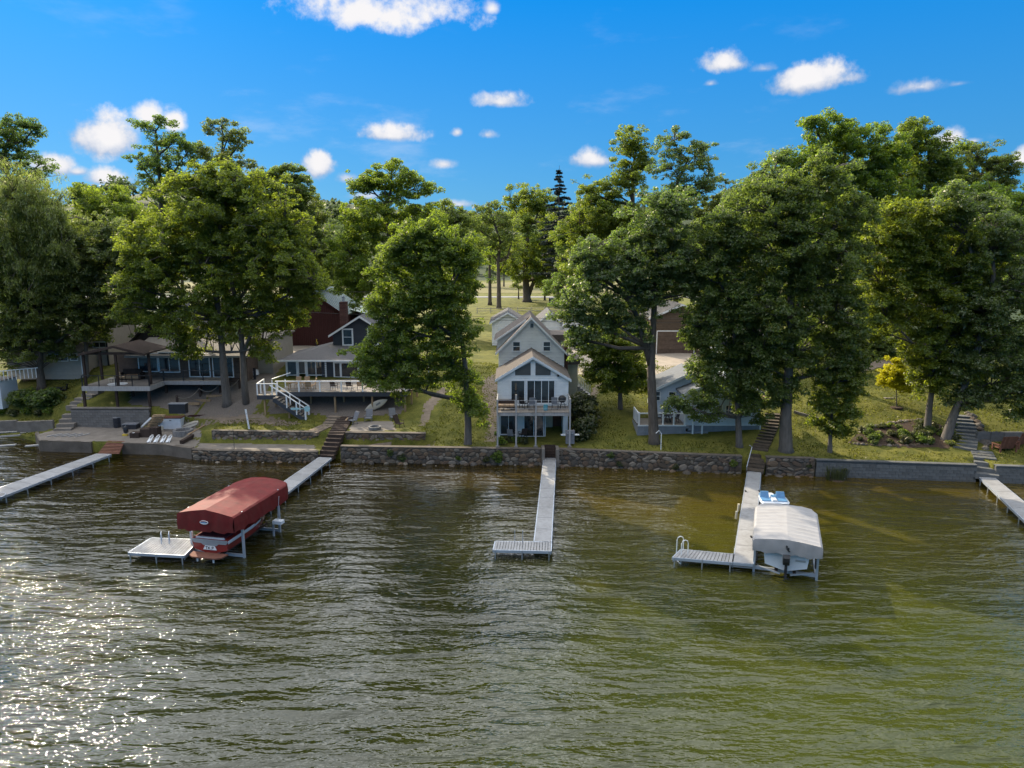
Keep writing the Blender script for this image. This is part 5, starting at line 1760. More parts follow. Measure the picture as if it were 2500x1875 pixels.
def stone_wall(name, label, x0, x1, yf, z0, z1, seed, row=.33, cap=True, thick=.45, maxn=298):
    """A field-stone wall from x0 to x1 whose face runs at y=yf(x); stones are pieces in a recessed mortar core."""
    g = random.Random(seed)
    xm = (x0 + x1) / 2
    t = thing(name, label, 'wall', (xm, yf(xm), z0))
    n = max(2, int((x1 - x0) / 1.5))
    xs_ = [x0 + (x1 - x0) * i / n for i in range(n + 1)]
    b = MB()
    for a, c in zip(xs_, xs_[1:]):
        b.hexa([(a, yf(a), z0 - .5), (c, yf(c), z0 - .5), (c, yf(c) + thick, z0 - .5), (a, yf(a) + thick, z0 - .5)], [(a, yf(a), z1), (c, yf(c), z1), (c, yf(c) + thick, z1), (a, yf(a) + thick, z1)])
    add(b, 'core', M['mortar'], t)
    if cap:
        b = MB()
        for a, c in zip(xs_, xs_[1:]):
            e = .05
            b.hexa([(a, yf(a) - e, z1 + .003), (c, yf(c) - e, z1 + .003), (c, yf(c) + thick, z1 + .003), (a, yf(a) + thick, z1 + .003)], [(a, yf(a) - e, z1 + .07), (c, yf(c) - e, z1 + .07), (c, yf(c) + thick, z1 + .07), (a, yf(a) + thick, z1 + .07)])
        add(b, 'coping', M['seawall'], t)
    off = wloc(t)
    me = stone_meshes()
    cnt = 0
    z = z0 - .12
    while z < z1 - .12:
        rh = row * g.uniform(.6, 1.35)
        x = x0 + g.uniform(0, .15)
        while x < x1 - .12:
            w = g.choice((.22, .34, .4, .5, .62, .78)) * row / .33
            if x + w > x1:
                w = x1 - x
            if w > .14 and cnt < maxn:
                o = D.objects.new('stone', g.choice(me))
                COL.objects.link(o)
                o.parent = t
                cx = x + w / 2
                hh = min(rh * g.uniform(.75, 1.3), (z1 - z) * 1.0)
                o.location = Vector((cx, yf(cx) - .015, min(z + rh / 2 + g.uniform(-.07, .07), z1 - hh / 2))) + off
                o.scale = (w * 1.02, g.uniform(.7, 1.4), hh)
                o.rotation_euler = (0, g.uniform(-.5, .5), 0)
                cnt += 1
            x += w * g.uniform(.98, 1.12)
        z += rh * .96
    return t


sh0 = lambda x: shore(x)
upr = lambda x: shore(x) + 2.58
stone_wall('stone_wall', 'low field stone sea wall under the walkway of the charcoal house', xpx(470), xpx(776), sh0, 0, .80, 1, .28)
stone_wall('stone_wall', 'field stone sea wall between the stone stairs and the straight dock', xpx(832), xpx(1322), sh0, 0, 1.32, 2, .33)
stone_wall('stone_wall', 'long field stone sea wall in front of the forked oak', xpx(1359), xpx(1812), sh0, 0, 1.36, 3, .33)
stone_wall('stone_wall', 'short mossy stone wall piece next to the shaded hillside steps', xpx(1872), xpx(1991), sh0, 0, 1.36, 4, .36)
stone_wall('stone_wall', 'upper stone terrace wall below the deck stairs', xpx(522, 2.6), xpx(772, 2.6), upr, .84, 1.82, 5, .3)
stone_wall('stone_wall', 'upper stone terrace wall below the round fire pit', xpx(846, 2.6), xpx(1040, 2.6), upr, .84, 1.82, 6, .3)

# poured sea wall of the brown cottage, with its stained face
t = thing('concrete_seawall', 'stained concrete sea wall in front of the brown cottage patio', 'wall', (-36, shore(-36), 0))
for a, c in ((-43.2, -41), (-41, -36.2), (-33.4, -29.7), (-29.7, xpx(469))):
    for (u, v) in ((a, c),):
        b = MB()
        b.hexa([(u, shore(u) - .06, -.6), (v, shore(v) - .06, -.6), (v, shore(v) + .5, -.6), (u, shore(u) + .5, -.6)], [(u, shore(u), .93), (v, shore(v), .93), (v, shore(v) + .5, .93), (u, shore(u) + .5, .93)])
        add(b, 'wall_section', M['seawall'], t)
b = MB()
b.hexa([(-36.2, shore(-36.2) + .3, -.6), (-33.4, shore(-33.4) + .3, -.6), (-33.4, shore(-33.4) + .6, -.6), (-36.2, shore(-36.2) + .6, -.6)], [(-36.2, shore(-36.2) + .3, .9), (-33.4, shore(-33.4) + .3, .9), (-33.4, shore(-33.4) + .6, .9), (-36.2, shore(-36.2) + .6, .9)])
add(b, 'wall_section', M['seawall'], t)
patch('patio', [(-42.6, shore(-42.6) + .1), (-41, shore(-41) + .05), (-36.2, shore(-36.2) + .05), (-36.15, shore(-36) + .35), (-33.45, shore(-33.4) + .35), (-33.4, shore(-33.4) + .05), (-29.7, shore(-29.7) + .05), (-26.6, shore(-26.6) + .1), (-27.2, 60.5), (-29.4, 64.2), (-40.9, 64.4)], M['slab'], .02, .16, wob=0)
# red brown ramp down to the dock
rp = thing('wooden_ramp', 'red brown plank ramp stepping down from the patio to the leftmost dock', 'ramp', (-34.2, 58.6, .7))
pa_, pb_ = [Vector((P(*Z1(u, 1600), .55).x, 0, 0)) for u in (760, 905)], None
for k in range(9):
    t_ = k / 8
    a, c = P(*Z1(825 - 72 * t_, 1508 + 92 * t_), .98 - .40 * t_), P(*Z1(955 - 40 * t_, 1512 + 90 * t_), .98 - .40 * t_)
    b = MB()
    d_ = .23
    b.hexa([a + Vector((0, 0, -.05)), c + Vector((0, 0, -.05)), c + Vector((0, d_, -.05)), a + Vector((0, d_, -.05))], [a, c, c + Vector((0, d_, 0)), a + Vector((0, d_, 0))])
    add(b, 'plank', M['redwood'], rp)
b = MB()
b.bar(P(*Z1(955, 1512), .9), P(*Z1(915, 1602), .45), .08, .18)
add(b, 'stringer', M['darkwood'], rp)

# grey block sea walls on the right
def block_wall(label, x0, x1, z1, seed, side=None):
    t = thing('block_wall', label, 'wall', ((x0 + x1) / 2, shore((x0 + x1) / 2), 0))
    b = MB()
    n = max(1, int((x1 - x0) / 3))
    for i in range(n):
        a, c = x0 + (x1 - x0) * i / n, x0 + (x1 - x0) * (i + 1) / n
        b.hexa([(a, shore(a), -.5), (c, shore(c), -.5), (c, shore(c) + .35, -.5), (a, shore(a) + .35, -.5)], [(a, shore(a), z1), (c, shore(c), z1), (c, shore(c) + .35, z1), (a, shore(a) + .35, z1)])
    add(b, 'core', M['block'], t)
    m_ = MB()
    bw_, bh_ = .48, .24
    m_.box(.006, bw_ - .006, -.06, .03, .006, bh_ - .006)
    first, off = None, wloc(t)
    for r_ in range(int((z1 + .12) / bh_)):
        x = x0 - (r_ % 2) * bw_ / 2
        while x < x1 - .2:
            xx = max(x, x0)
            sc = (min(x + bw_, x1) - xx) / bw_
            l_ = Vector((xx, shore(xx) - .012, -.1 + r_ * bh_)) + off
            rz = math.atan2(shore(xx + .5) - shore(xx), .5)
            if first is None:
                first = m_.build('block', M['block'], t, loc=l_)
                first.rotation_euler = (0, 0, rz)
            else:
                piece(first, t, l_, (0, 0, rz), (sc, 1, 1))
            x += bw_
    b = MB()
    for i in range(n):
        a, c = x0 + (x1 - x0) * i / n, x0 + (x1 - x0) * (i + 1) / n
        b.hexa([(a, shore(a) - .09, z1 + .003), (c, shore(c) - .09, z1 + .003), (c, shore(c) + .36, z1 + .003), (a, shore(a) + .36, z1 + .003)], [(a, shore(a) - .09, z1 + .08), (c, shore(c) - .09, z1 + .08), (c, shore(c) + .36, z1 + .08), (a, shore(a) + .36, z1 + .08)])
    add(b, 'coping', M['block'], t)


xr0, xr1 = xpx(1994), xpx(2388)
block_wall('long blue-grey block sea wall below the sunny right lawn', xr0, xr1, 1.27, 1)
block_wall('blue-grey block sea wall right of the rightmost dock', xpx(2434), xpx(2434) + 6, 1.27, 2)
bx_ = thing('block_wall', 'low tan concrete garden wall at the foot of the far left lawn', 'wall', (-47, 67, .8))
for i, (px0, px1) in enumerate(((-40, 42), (42, 130))):
    a, c = P(px0, 1056, .85), P(px1, 1052, .85)
    b = MB()
    b.hexa([a, c, c + Vector((0, .3, 0)), a + Vector((0, .3, 0))], [p + Vector((0, 0, .98)) for p in (a, c, c + Vector((0, .3, 0)), a + Vector((0, .3, 0)))])
    add(b, 'wall_section', M['tanwall' if 0 else 'concrete'], bx_)

# ------------------------------------------------------------------ steps
def steps(name, label, pts, w, m, n, cat='steps', rail=None, riser=.05, seg=None):
    """Treads along a line of (x,y,z) points, each tread a piece."""
    P0 = [Vector(p) for p in pts]
    t = thing(name, label, cat, P0[0])
    L_ = [0]
    for a, c in zip(P0, P0[1:]):
        L_.append(L_[-1] + (c - a).length)
    for k in range(n):
        s = L_[-1] * (k + .5) / n
        i = max(j for j in range(len(L_) - 1) if L_[j] <= s)
        a, c = P0[i], P0[i + 1]
        p = a.lerp(c, (s - L_[i]) / (L_[i + 1] - L_[i]))
        d = (c - a)
        d.z = 0
        dep = d.length * (L_[-1] / n) / (L_[i + 1] - L_[i]) + .06
        d.normalize()
        q = Vector((d.y, -d.x, 0)) * (w / 2)
        if p.y > shore(p.x) + .3:
            p.z = max(p.z, ground_z(p.x, p.y) + .07)
        b = MB()
        f, r_ = p - d * dep / 2, p + d * dep / 2
        h = max(riser, abs((c - a).z) / (L_[i + 1] - L_[i]) * L_[-1] / n + .12)
        b.hexa([f - q - Vector((0, 0, h)), f + q - Vector((0, 0, h)), r_ + q - Vector((0, 0, h)), r_ - q - Vector((0, 0, h))], [f - q, f + q, r_ + q, r_ - q])
        add(b, 'step', m, t)
    return t


xs1 = (xpx(772) + xpx(834)) / 2
p1 = Vector((xpx(795), shore(-15) + .1, .45))
steps('stone_steps', 'timber-edged stairs climbing from the water beside the fire pit terrace', [p1, P(*Z2(1185, 1500), 1.86), P(*Z2(1270, 1350), 2.3)], 1.35, M['darkwood'], 15)
steps('stone_steps', 'worn stone steps next to the timber-edged stairs', [P(*Z2(960, 1590), .9), P(*Z2(1110, 1430), 1.9), P(*Z2(1180, 1340), 2.4)], 1.2, M['path'], 9)
rl_ = thing('timber_rail', 'sloping timber edge between the two flights below the charcoal house', 'rail', P(*Z2(1080, 1640), .7))
b = MB()
b.bar(P(*Z2(1060, 1655), .62), P(*Z2(1290, 1370), 2.25), .16, .2)
add(b, 'beam', M['newwood'], rl_)
steps('wooden_steps', 'short wooden steps through the sea wall to the straight dock', [P(1344, 1116, .55), P(1344, 1083, 1.5)], 1.0, M['darkwood'], 5)
for px, sd_ in ((1326, 'left'), (1361, 'right')):
    x = xpx(px)
    t = thing('step_cheek', 'concrete cheek wall %s of the short wooden steps to the straight dock' % sd_, 'wall', (x, shore(x), 0), 0, 'cheek walls of the short wooden steps')
    bx('cheek_wall', M['concrete'], t, x - .12, x + .12, shore(x) - .3, shore(x) + .9, -.5, 1.45)
p0 = P(1842, 1150, .6)
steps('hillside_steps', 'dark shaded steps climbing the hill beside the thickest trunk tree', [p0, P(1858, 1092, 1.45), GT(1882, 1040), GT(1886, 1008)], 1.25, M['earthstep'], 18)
hr = thing('handrail', 'thin bent pipe handrail beside the dark shaded steps', 'handrail', P(1830, 1125, 1.2))
b = MB()
b.tube([P(1823, 1148, .6), P(1823, 1140, .9), P(1836, 1091, 2.3), P(1830, 1087, 2.45)], .03, 6)
add(b, 'pipe', M['galv'], hr)
ws = thing('wooden_steps', 'three pale wooden steps with white sides above the pale blue cottage path', 'steps', GT(1877, 990))
for k in range(4):
    a = ws.location + Vector((-.75, k * .3, .12 + k * .18))
    bx('step', M['newwood'], ws, a.x, a.x + 1.5, a.y, a.y + .3, a.z - .06, a.z)
for sx in (-.82, .76):
    b = MB()
    b.bar(ws.location + Vector((sx, 0, .1)), ws.location + Vector((sx, 1.3, .85)), .06, .22)
    add(b, 'side_board', M['trim'], ws)
pth = [GT(2355, 1098), GT(2362, 1060), GT(2350, 1030), GT(2342, 1012)]
steps('stone_steps', 'stone steps curving up the right bank between boulders', pth, 1.6, M['block'], 10)
steps('concrete_steps', 'dark steps from the right lawn down to the rightmost dock', [P(2410, 1163, .55), P(2405, 1120, 1.45), GT(2395, 1100)], 1.5, M['block'], 6)

# boulders lining the steps and the garden bed; rubble at the water's edge
bme = []
for s in range(4):
    r2 = random.Random(70 + s)
    rings = []
    for zz, k in ((-.35, .8), (-.05, 1.0), (.22, .85), (.4, .4)):
        rings.append([(.5 * k * math.cos(a * .7854) * (1 + r2.uniform(-.2, .2)), .5 * k * math.sin(a * .7854) * (1 + r2.uniform(-.2, .2)), zz + r2.uniform(-.05, .05)) for a in range(8)])
    b = MB()
    b.loft(rings)
    me = D.meshes.new('boulder')
    me.from_pydata(b.v, [], b.f)
    me.materials.append(M['stone'])
    me.update()
    bme.append(me)
g = random.Random(4)


def boulder(p, s, label, group):
    o = D.objects.new('boulder', g.choice(bme))
    COL.objects.link(o)
    o.location = p
    o.scale = (s * g.uniform(.8, 1.3), s * g.uniform(.8, 1.2), s * g.uniform(.6, .95))
    o.rotation_euler = (0, 0, g.uniform(0, 6.28))
    tag(o, label, 'boulder', group)


for i in range(12):
    t_ = i / 11
    p = GT(2366 + 40 * math.sin(t_ * 2.2) + g.uniform(-8, 8), 1008 + 88 * t_)
    boulder(p, g.uniform(.5, .9), 'grey boulder in the bank lining the right side of the curving stone steps', 'boulders along the right stone steps')
for i in range(22):
    t_ = i / 21
    p = GT(2105 + 150 * t_ + g.uniform(-3, 3), 1048 - 22 * math.sin(t_ * 1.6))
    boulder(p, g.uniform(.3, .5), 'stone edging the upper rim of the flower bed on the right lawn', 'stones edging the flower bed')
for i in range(20):
    t_ = i / 19
    p = GT(2075 + 200 * t_ + g.uniform(-3, 3), 1082 + 6 * math.sin(t_ * 3))
    boulder(p, g.uniform(.22, .4), 'small stone edging the lower rim of the flower bed on the right lawn', 'small stones below the flower bed')
for i in range(46):
    x = -25 + 50 * i / 45 + g.uniform(-.4, .4)
    if 2 < x < 4 or 17.5 < x < 19.5 or -16.5 < x < -13.5:
        continue
    boulder((x, shore(x) - g.uniform(.1, .55), g.uniform(-.08, .03)), g.uniform(.22, .55), 'wet rubble stone at the foot of the field stone sea walls', 'rubble along the sea walls')
for (u, v, s) in ((1395, 950, 1.0), (1500, 985, .8), (1545, 975, .7)):
    boulder(GT(1050 + u * .27125, 650 + v * .27125), s, {1395: 'large pale boulder right of the side steps of the white gabled house', 1500: 'flat boulder on the path edge behind the small round tree', 1545: 'boulder half hidden by the small round tree'}[u], 'boulders by the path')
steps('stone_steps', 'rough pale stone steps climbing the left bank beside the grey block wall', [P(*Z1(480, 1425), 1.02), P(*Z1(560, 1290), 2.1), P(*Z1(650, 1180), 3.1), P(*Z1(760, 1095), 3.9)], 1.5, M['slab'], 9)
# ------------------------------------------------------------------ ground patches
patch('gravel_slope', [GT(*Z1(1000, 1230)), GT(*Z1(1700, 1330)), GT(*Z2(420, 1330)), GT(*Z2(560, 1160)), GT(*Z2(700, 900)), GT(*Z1(1900, 1010)), GT(*Z1(1000, 1040))], M['gravel'], .015)
patch('gravel_slope', [GT(*Z2(560, 1330)), GT(*Z2(1000, 1330)), GT(*Z2(1180, 1360)), GT(*Z2(1330, 1370)), GT(*Z2(1780, 1330)), GT(*Z2(1800, 1120)), GT(*Z2(600, 1120))], M['gravel'], .02)
patch('worn_lawn', [GT(*Z1(1250, 1290)), GT(*Z1(1480, 1390)), GT(*Z1(1800, 1380)), GT(*Z2(300, 1400)), GT(*Z2(700, 1440)), GT(*Z2(900, 1420)), GT(*Z2(560, 1350)), GT(*Z2(420, 1300))], M['path'], .013, .22, wob=.35)
patch('walkway', [(xpx(474), shore(xpx(474)) + .2), (xpx(772), shore(xpx(772)) + .2), (xpx(772, 2.5), shore(-14) + 2.4), (xpx(500, 2.5), shore(-24) + 2.4)], M['slab'], .012, .25, wob=0)
patch('walkway', [(xpx(834), shore(xpx(834)) + .42), (-6.6, shore(-6.6) + .42), (-6.6, shore(-6.6) + 2.35), (xpx(846), shore(-13) + 2.4)], M['path'], .012, .25, wob=0)
patch('terrace_paving', [P(*Z2(1290, 1490), 1.8), P(*Z2(1720, 1480), 1.8), P(*Z2(1690, 1400), 1.9), P(*Z2(1350, 1400), 1.9)], M['slab'], .015, .2, wob=0)
patch('driveway', [GT(1362, 842), GT(1480, 842), GT(1545, 880), GT(1540, 905), GT(1470, 920), GT(1400, 912), GT(1372, 885)], M['drive'], .02, .4)
patch('driveway', [GT(1590, 842), GT(1720, 830), GT(1700, 905), GT(1600, 925), GT(1560, 895)], M['drive'], .02, .4)
patch('driveway', [GT(690, 868), GT(815, 850), GT(818, 822), GT(740, 822), GT(660, 850)], M['drive'], .02, .4)
patch('dirt_path', [GT(1450, 945), GT(1470, 935), GT(1440, 1000), GT(1405, 1070), GT(1385, 1075), GT(1425, 1000)], M['path'], .014, .2)
patch('dirt_path', [GT(1035, 985), GT(1085, 945), GT(1090, 958), GT(1055, 1000), GT(1035, 1040), GT(1022, 1040)], M['path'], .014, .2)
patch('worn_lawn', [GT(1175, 930), GT(1215, 910), GT(1216, 1080), GT(1190, 1080), GT(1192, 1000)], M['path'], .013, .2, wob=.3)
patch('garden_soil', [GT(2075, 1078), GT(2105, 1050), GT(2180, 1030), GT(2260, 1026), GT(2330, 1045), GT(2320, 1095), GT(2200, 1092)], M['mulch'], .02, .25)
patch('dirt_path', [GT(2105, 910), GT(2160, 895), GT(2230, 880), GT(2230, 870), GT(2140, 880), GT(2100, 898)], M['path'], .02, .4)
rd = MB()
rd.hexa([(-220, 187, ground_z(-220, 187) - .5), (260, 181, 5.2), (260, 185.5, 5.2), (-220, 191.5, 5.2)], [(-220, 187, ground_z(0, 187) + .07), (260, 181, ground_z(0, 183) + .09), (260, 185.5, ground_z(0, 185) + .09), (-220, 191.5, ground_z(0, 191) + .07)])
rd.build('road', M['asphalt'], kind='structure')
fl = MB()
fl.add([(-120, 205, ground_z(0, 205) + .06), (160, 200, ground_z(0, 200) + .08), (160, 262, ground_z(0, 262) + .1), (-120, 262, ground_z(0, 262) + .1)], [(0, 1, 2, 3)])
fl.build('field', mat('dry_field', (0.17, 0.15, 0.06), 0.95, 0.2, .15), kind='structure')

# plants of the flower bed
for i in range(44):
    px, py = g.uniform(2085, 2335), g.uniform(1040, 1088)
    lf = g.choice(['bush', 'bright', 'bush', 'willow', 'dark'])
    s = g.uniform(.18, .42)
    shrub(0, 0, s, s * g.uniform(.9, 1.5), {'bush': 'leafy green perennial clump', 'bright': 'light green perennial clump', 'willow': 'pale feathery perennial clump', 'dark': 'dark green perennial clump'}[lf] + ' in the flower bed of the right lawn', lf, base=GT(px, py), seed=200 + i, name='garden_plant', size=.11, cat='plant', per=70, puff=.22)
for i in range(5):
    shrub(0, 0, .5, .45, 'low groundcover clump along the upper left garden wall', 'bush' if i % 2 else 'bright', base=GT(5 + 30 * i, 1008 + (i % 2) * 6), seed=240 + i, name='garden_plant', size=.12, cat='plant', per=70, puff=.25)
rdg = thing('reed_clump', 'tuft of tall green reeds in the water before the long block wall', 'reeds', (*P(2042, 1172, 0)[:2], -.2))
b = MB()
for k in range(170):
    a, r_ = g.uniform(0, 6.28), g.uniform(0, .75) ** .8
    x, y, h = r_ * math.cos(a), r_ * .5 * math.sin(a), g.uniform(.7, 1.45)
    lx, ly, w_ = g.uniform(-.3, .3) + x * .3, g.uniform(-.25, .25), g.uniform(.012, .025)
    b.add([(x - w_, y, 0), (x + w_, y, 0), (x + lx * .4 + w_ * .8, y + ly * .4, h * .6), (x + lx * .4 - w_ * .8, y + ly * .4, h * .6), (x + lx, y + ly, h)], [(0, 1, 2, 3), (3, 2, 4)])
b.build('blades', LM['bush'], rdg)
b = MB()
b.lathe([(.6, .0), (.55, .2), (.3, .26), (.02, .27)], 10)
b.build('root_mat', M['mulch'], rdg)
shrub(0, 0, .35, .8, 'small green weed sprouting from the stone wall below the balcony', 'bright', base=(*P(1214, 1135, 0)[:2], .2), seed=261, name='weed', size=.14, cat='plant', per=60, puff=.25)

# ------------------------------------------------------------------ pale blue cottage with deck
def Z4(u, v):
    return 1500 + u * .27125, 700 + v * .27125


def q4(u, v, Y):
    p = Q(*Z4(u, v), Y)
    return p.x, p.z


YB = P(*Z4(500, 1360), 1.55).y                       # deck skirt front
YH = YB + 2.6                                         # house wall
ZB = q4(500, 1245, YB)[1]                             # deck floor
gc = thing('blue_cottage', 'pale blue-grey cottage with a small white-railed deck behind the forked oak', 'house', (q4(700, 1200, YH)[0], YH, 1.6))
hx0, hx1 = q4(372, 1000, YH)[0], q4(1322, 1000, YB + .4)[0]
ez0 = q4(365, 905, YH)[1]
ax_ = (hx0 + q4(1010, 900, YH)[0]) / 2
az_ = q4(690, 785, YH)[1] + .15
mx = 2 * ax_ - hx0
b = MB()
b.prism([(hx0, 1.5), (mx, 1.5), (mx, ez0), (ax_, az_), (hx0, ez0)], YH + .03, YH + 3.6)
add(b, 'wall', M['bluegrey'], gc)
siding(gc, YH, [(hx0, ZB), (mx, ZB), (mx, ez0), (ax_, az_), (hx0, ez0)], M['bluegrey'], .2)
gable_roof(gc, hx0 - .4, ez0 - .15, ax_, az_ + .18, mx + .4, ez0 - .15, YH - .4, YH + 4, M['lightroof'])
# projecting front room on the right with small gable
rx0 = q4(640, 1000, YB + .4)[0]
rz = q4(700, 880, YB + .5)[1]
b = MB()
b.prism([(rx0, ZB - .1), (hx1, ZB - .1), (hx1, rz - .6), ((rx0 + hx1) / 2, rz + .5), (rx0, rz - .6)], YB + .45, YH)
add(b, 'front_room', M['bluegrey'], gc)
siding(gc, YB + .42, [(rx0, ZB - .1), (hx1, ZB - .1), (hx1, rz - .6), ((rx0 + hx1) / 2, rz + .5), (rx0, rz - .6)], M['bluegrey'], .2)
gable_roof(gc, rx0 - .35, rz - .72, (rx0 + hx1) / 2, rz + .66, hx1 + .35, rz - .72, YB + .1, YH + 2, M['lightroof'])
for u0, u1, v0, v1, Y in ((372, 408, 945, 1020, YH), (490, 548, 948, 1010, YH), (1000, 1085, 1070, 1150, YB + .42), (915, 965, 1070, 1150, YB + .42)):
    a, c = q4(u0, v1, Y), q4(u1, v0, Y)
    window(gc, Y, a[0], c[0], a[1], c[1], rows=(1, 1), fw=.08)
bx('skirt', M['skirt'], gc, rx0 + .3, hx1, YB + .36, YH, 1.3, ZB - .12)
nb = 26
for i in range(nb):
    a, c = rx0 + .9 + (hx1 - rx0 - .9) * i / nb, rx0 + .9 + (hx1 - rx0 - .9) * (i + 1) / nb
    bx('skirt_board', M['skirt'], gc, a + .006, c - .006, YB + .33, YB + .357, 1.35, ZB - .14)
bx('water_table', M['trim'], gc, rx0 + .9, hx1 + .02, YB + .34, YB + .42, ZB - .14, ZB - .08)
bx('corner_post', M['trim'], gc, hx1 - .02, hx1 + .09, YB + .3, YB + .42, 1.5, ZB + .05)
# deck
dx0, dx1 = q4(212, 1240, YB)[0], q4(645, 1240, YB)[0]
boards(gc, dx0, dx1, YB, YH - .05, ZB, M['deckwood'], .16)
bx('deck_core', M['skirt'], gc, dx0 + .03, dx1 + 1.9, YB + .05, YB + .33, 1.3, ZB - .6)
nb = 22
for i in range(nb):
    a, c = dx0 + (dx1 - dx0) * i / nb, dx0 + (dx1 - dx0) * (i + 1) / nb
    bx('skirt_board', M['skirt'], gc, a + .006, c - .006, YB, YB + .03, 1.3, ZB - .1)
for i in range(8):
    a, c = YB + (YH - YB) * i / 8, YB + (YH - YB) * (i + 1) / 8
    bx('skirt_board', M['skirt'], gc, dx0 - .03, dx0 - .002, a + .006, c - .006, 1.3, ZB - .1)
bx('deck_edge', M['trim'], gc, dx0 - .03, dx1, YB - .03, YB - .004, ZB - .1, ZB + .01)
zrt = ZB + 1.0
for u in (222, 437, 535, 633):
    x = q4(u, 1200, YB + .05)[0]
    bx('rail_post', M['trim'], gc, x - .06, x + .06, YB, YB + .12, ZB, zrt + .08)
b = MB()
b.bar((dx0, YB + .06, zrt), (dx1, YB + .06, zrt), .08, .09)
add(b, 'top_rail', M['trim'], gc)
b = MB()
b.bar((dx0 + .05, YB + .06, zrt), (dx0 + .05, YH - .1, zrt), .08, .09)
add(b, 'top_rail', M['trim'], gc)
for k in range(4):
    y = YB + .7 + k * .55
    bx('rail_post', M['trim'], gc, dx0, dx0 + .1, y, y + .1, ZB, zrt)
bx('glass_panel', M['aluframe'], gc, dx0 + .03, dx0 + .05, YB + .15, YH - .2, ZB + .12, zrt - .1)
# stairs down to the right with white rails
sxe = q4(785, 1360, YB)[0]
for k in range(6):
    t_ = (k + .5) / 6
    x = dx1 + (sxe - dx1) * t_
    z = ZB - (ZB - 1.65) * t_
    bx('step', M['skirt'], gc, x - .13, x + .15, YB + .02, YB + 1.0, z - .22, z)
for yy in (YB + .0, YB + 1.02):
    b = MB()
    b.bar((dx1, yy, zrt), (sxe, yy, 2.65), .08, .09)
    add(b, 'stair_rail', M['trim'], gc)
    for x in (q4(708, 1200, YB)[0], sxe):
        bx('rail_post', M['trim'], gc, x - .06, x + .06, yy - .06, yy + .06, 1.5, 2.65 + (sxe - x) * .4)
box_chair('dark blue high-backed chair on the pale blue cottage deck', (q4(470, 1190, YB + 1.6)[0], YB + 1.7, ZB), 2.9, 'binblue', 'black', back=.85)
tb = thing('deck_table', 'black round table on the pale blue cottage deck', 'table', (q4(470, 1150, YB + .9)[0], YB + 1.0, ZB))
MB().lathe([(.6, .7), (.62, .72), (.62, .75), (.1, .76)], 16).build('table_top', M['black'], tb)
for k in range(4):
    MB().bar((.1 * math.cos(k * 1.57), .1 * math.sin(k * 1.57), .7), (.42 * math.cos(k * 1.57), .42 * math.sin(k * 1.57), 0), .05).build('leg', M['black'], tb)
box_chair('black chair left of the round deck table of the pale blue cottage', (q4(400, 1190, YB + .9)[0], YB + .9, ZB), 1.4, 'black', 'black', 'black chairs round the deck table')
box_chair('black chair right of the round deck table of the pale blue cottage', (q4(545, 1190, YB + .9)[0], YB + .9, ZB), -1.4, 'black', 'black', 'black chairs round the deck table')
ap = thing('arrow_pole', 'thin white pole with a bent arrow-like top on the lawn by the forked oak', 'pole', P(*Z4(418, 1458), 1.5))
b = MB()
b.tube([(0, 0, -.2), (0, 0, 1.25), (-.2, 0, 1.5), (-.44, 0, 1.28)], .035, 6)
b.build('pole', M['trim'], ap)

# white glazed house behind it
YS = 72.0
wx0, wz0 = q4(1015, 735, YS)
wx1, wz1 = q4(1365, 515, YS)
sh_ = thing('sunroom_house', 'white house with tall sunroom windows glimpsed behind the pale blue cottage', 'house', ((wx0 + wx1) / 2, YS, 4.2))
bx('wall', M['bluegrey'], sh_, wx0 - .3, wx1, YS + .03, YS + 6, 4.0, wz1 + .1)
for i in range(4):
    a, c = wx0 + (wx1 - wx0) * (i + .08) / 4, wx0 + (wx1 - wx0) * (i + .92) / 4
    window(sh_, YS, a, c, wz0, wz1 - .35, fw=.12, rows=(1, 2))
slope(sh_, (wx0 - .7, YS - .5, wz1), (wx1 + .4, YS - .5, wz1), (wx1 + .4, YS + 3.5, wz1 + 1.6), (wx0 - .7, YS + 3.5, wz1 + 1.6), .14, M['lightroof'])
b = MB()
b.bar((wx0 - 1, YS - 1.6, wz0 + .15), (wx1 + .2, YS - 1.6, wz0 + .15), .08, .08)
for i in range(7):
    x = wx0 - 1 + (wx1 + 1.2 - wx0) * i / 6
    b.box(x - .04, x + .04, YS - 1.65, YS - 1.55, wz0 - 1.0, wz0 + .12)
add(b, 'porch_railing', M['trim'], sh_)
bx('porch_floor', M['deckwood'], sh_, wx0 - 1.2, wx1 + .3, YS - 1.7, YS, wz0 - 1.15, wz0 - 1.0)

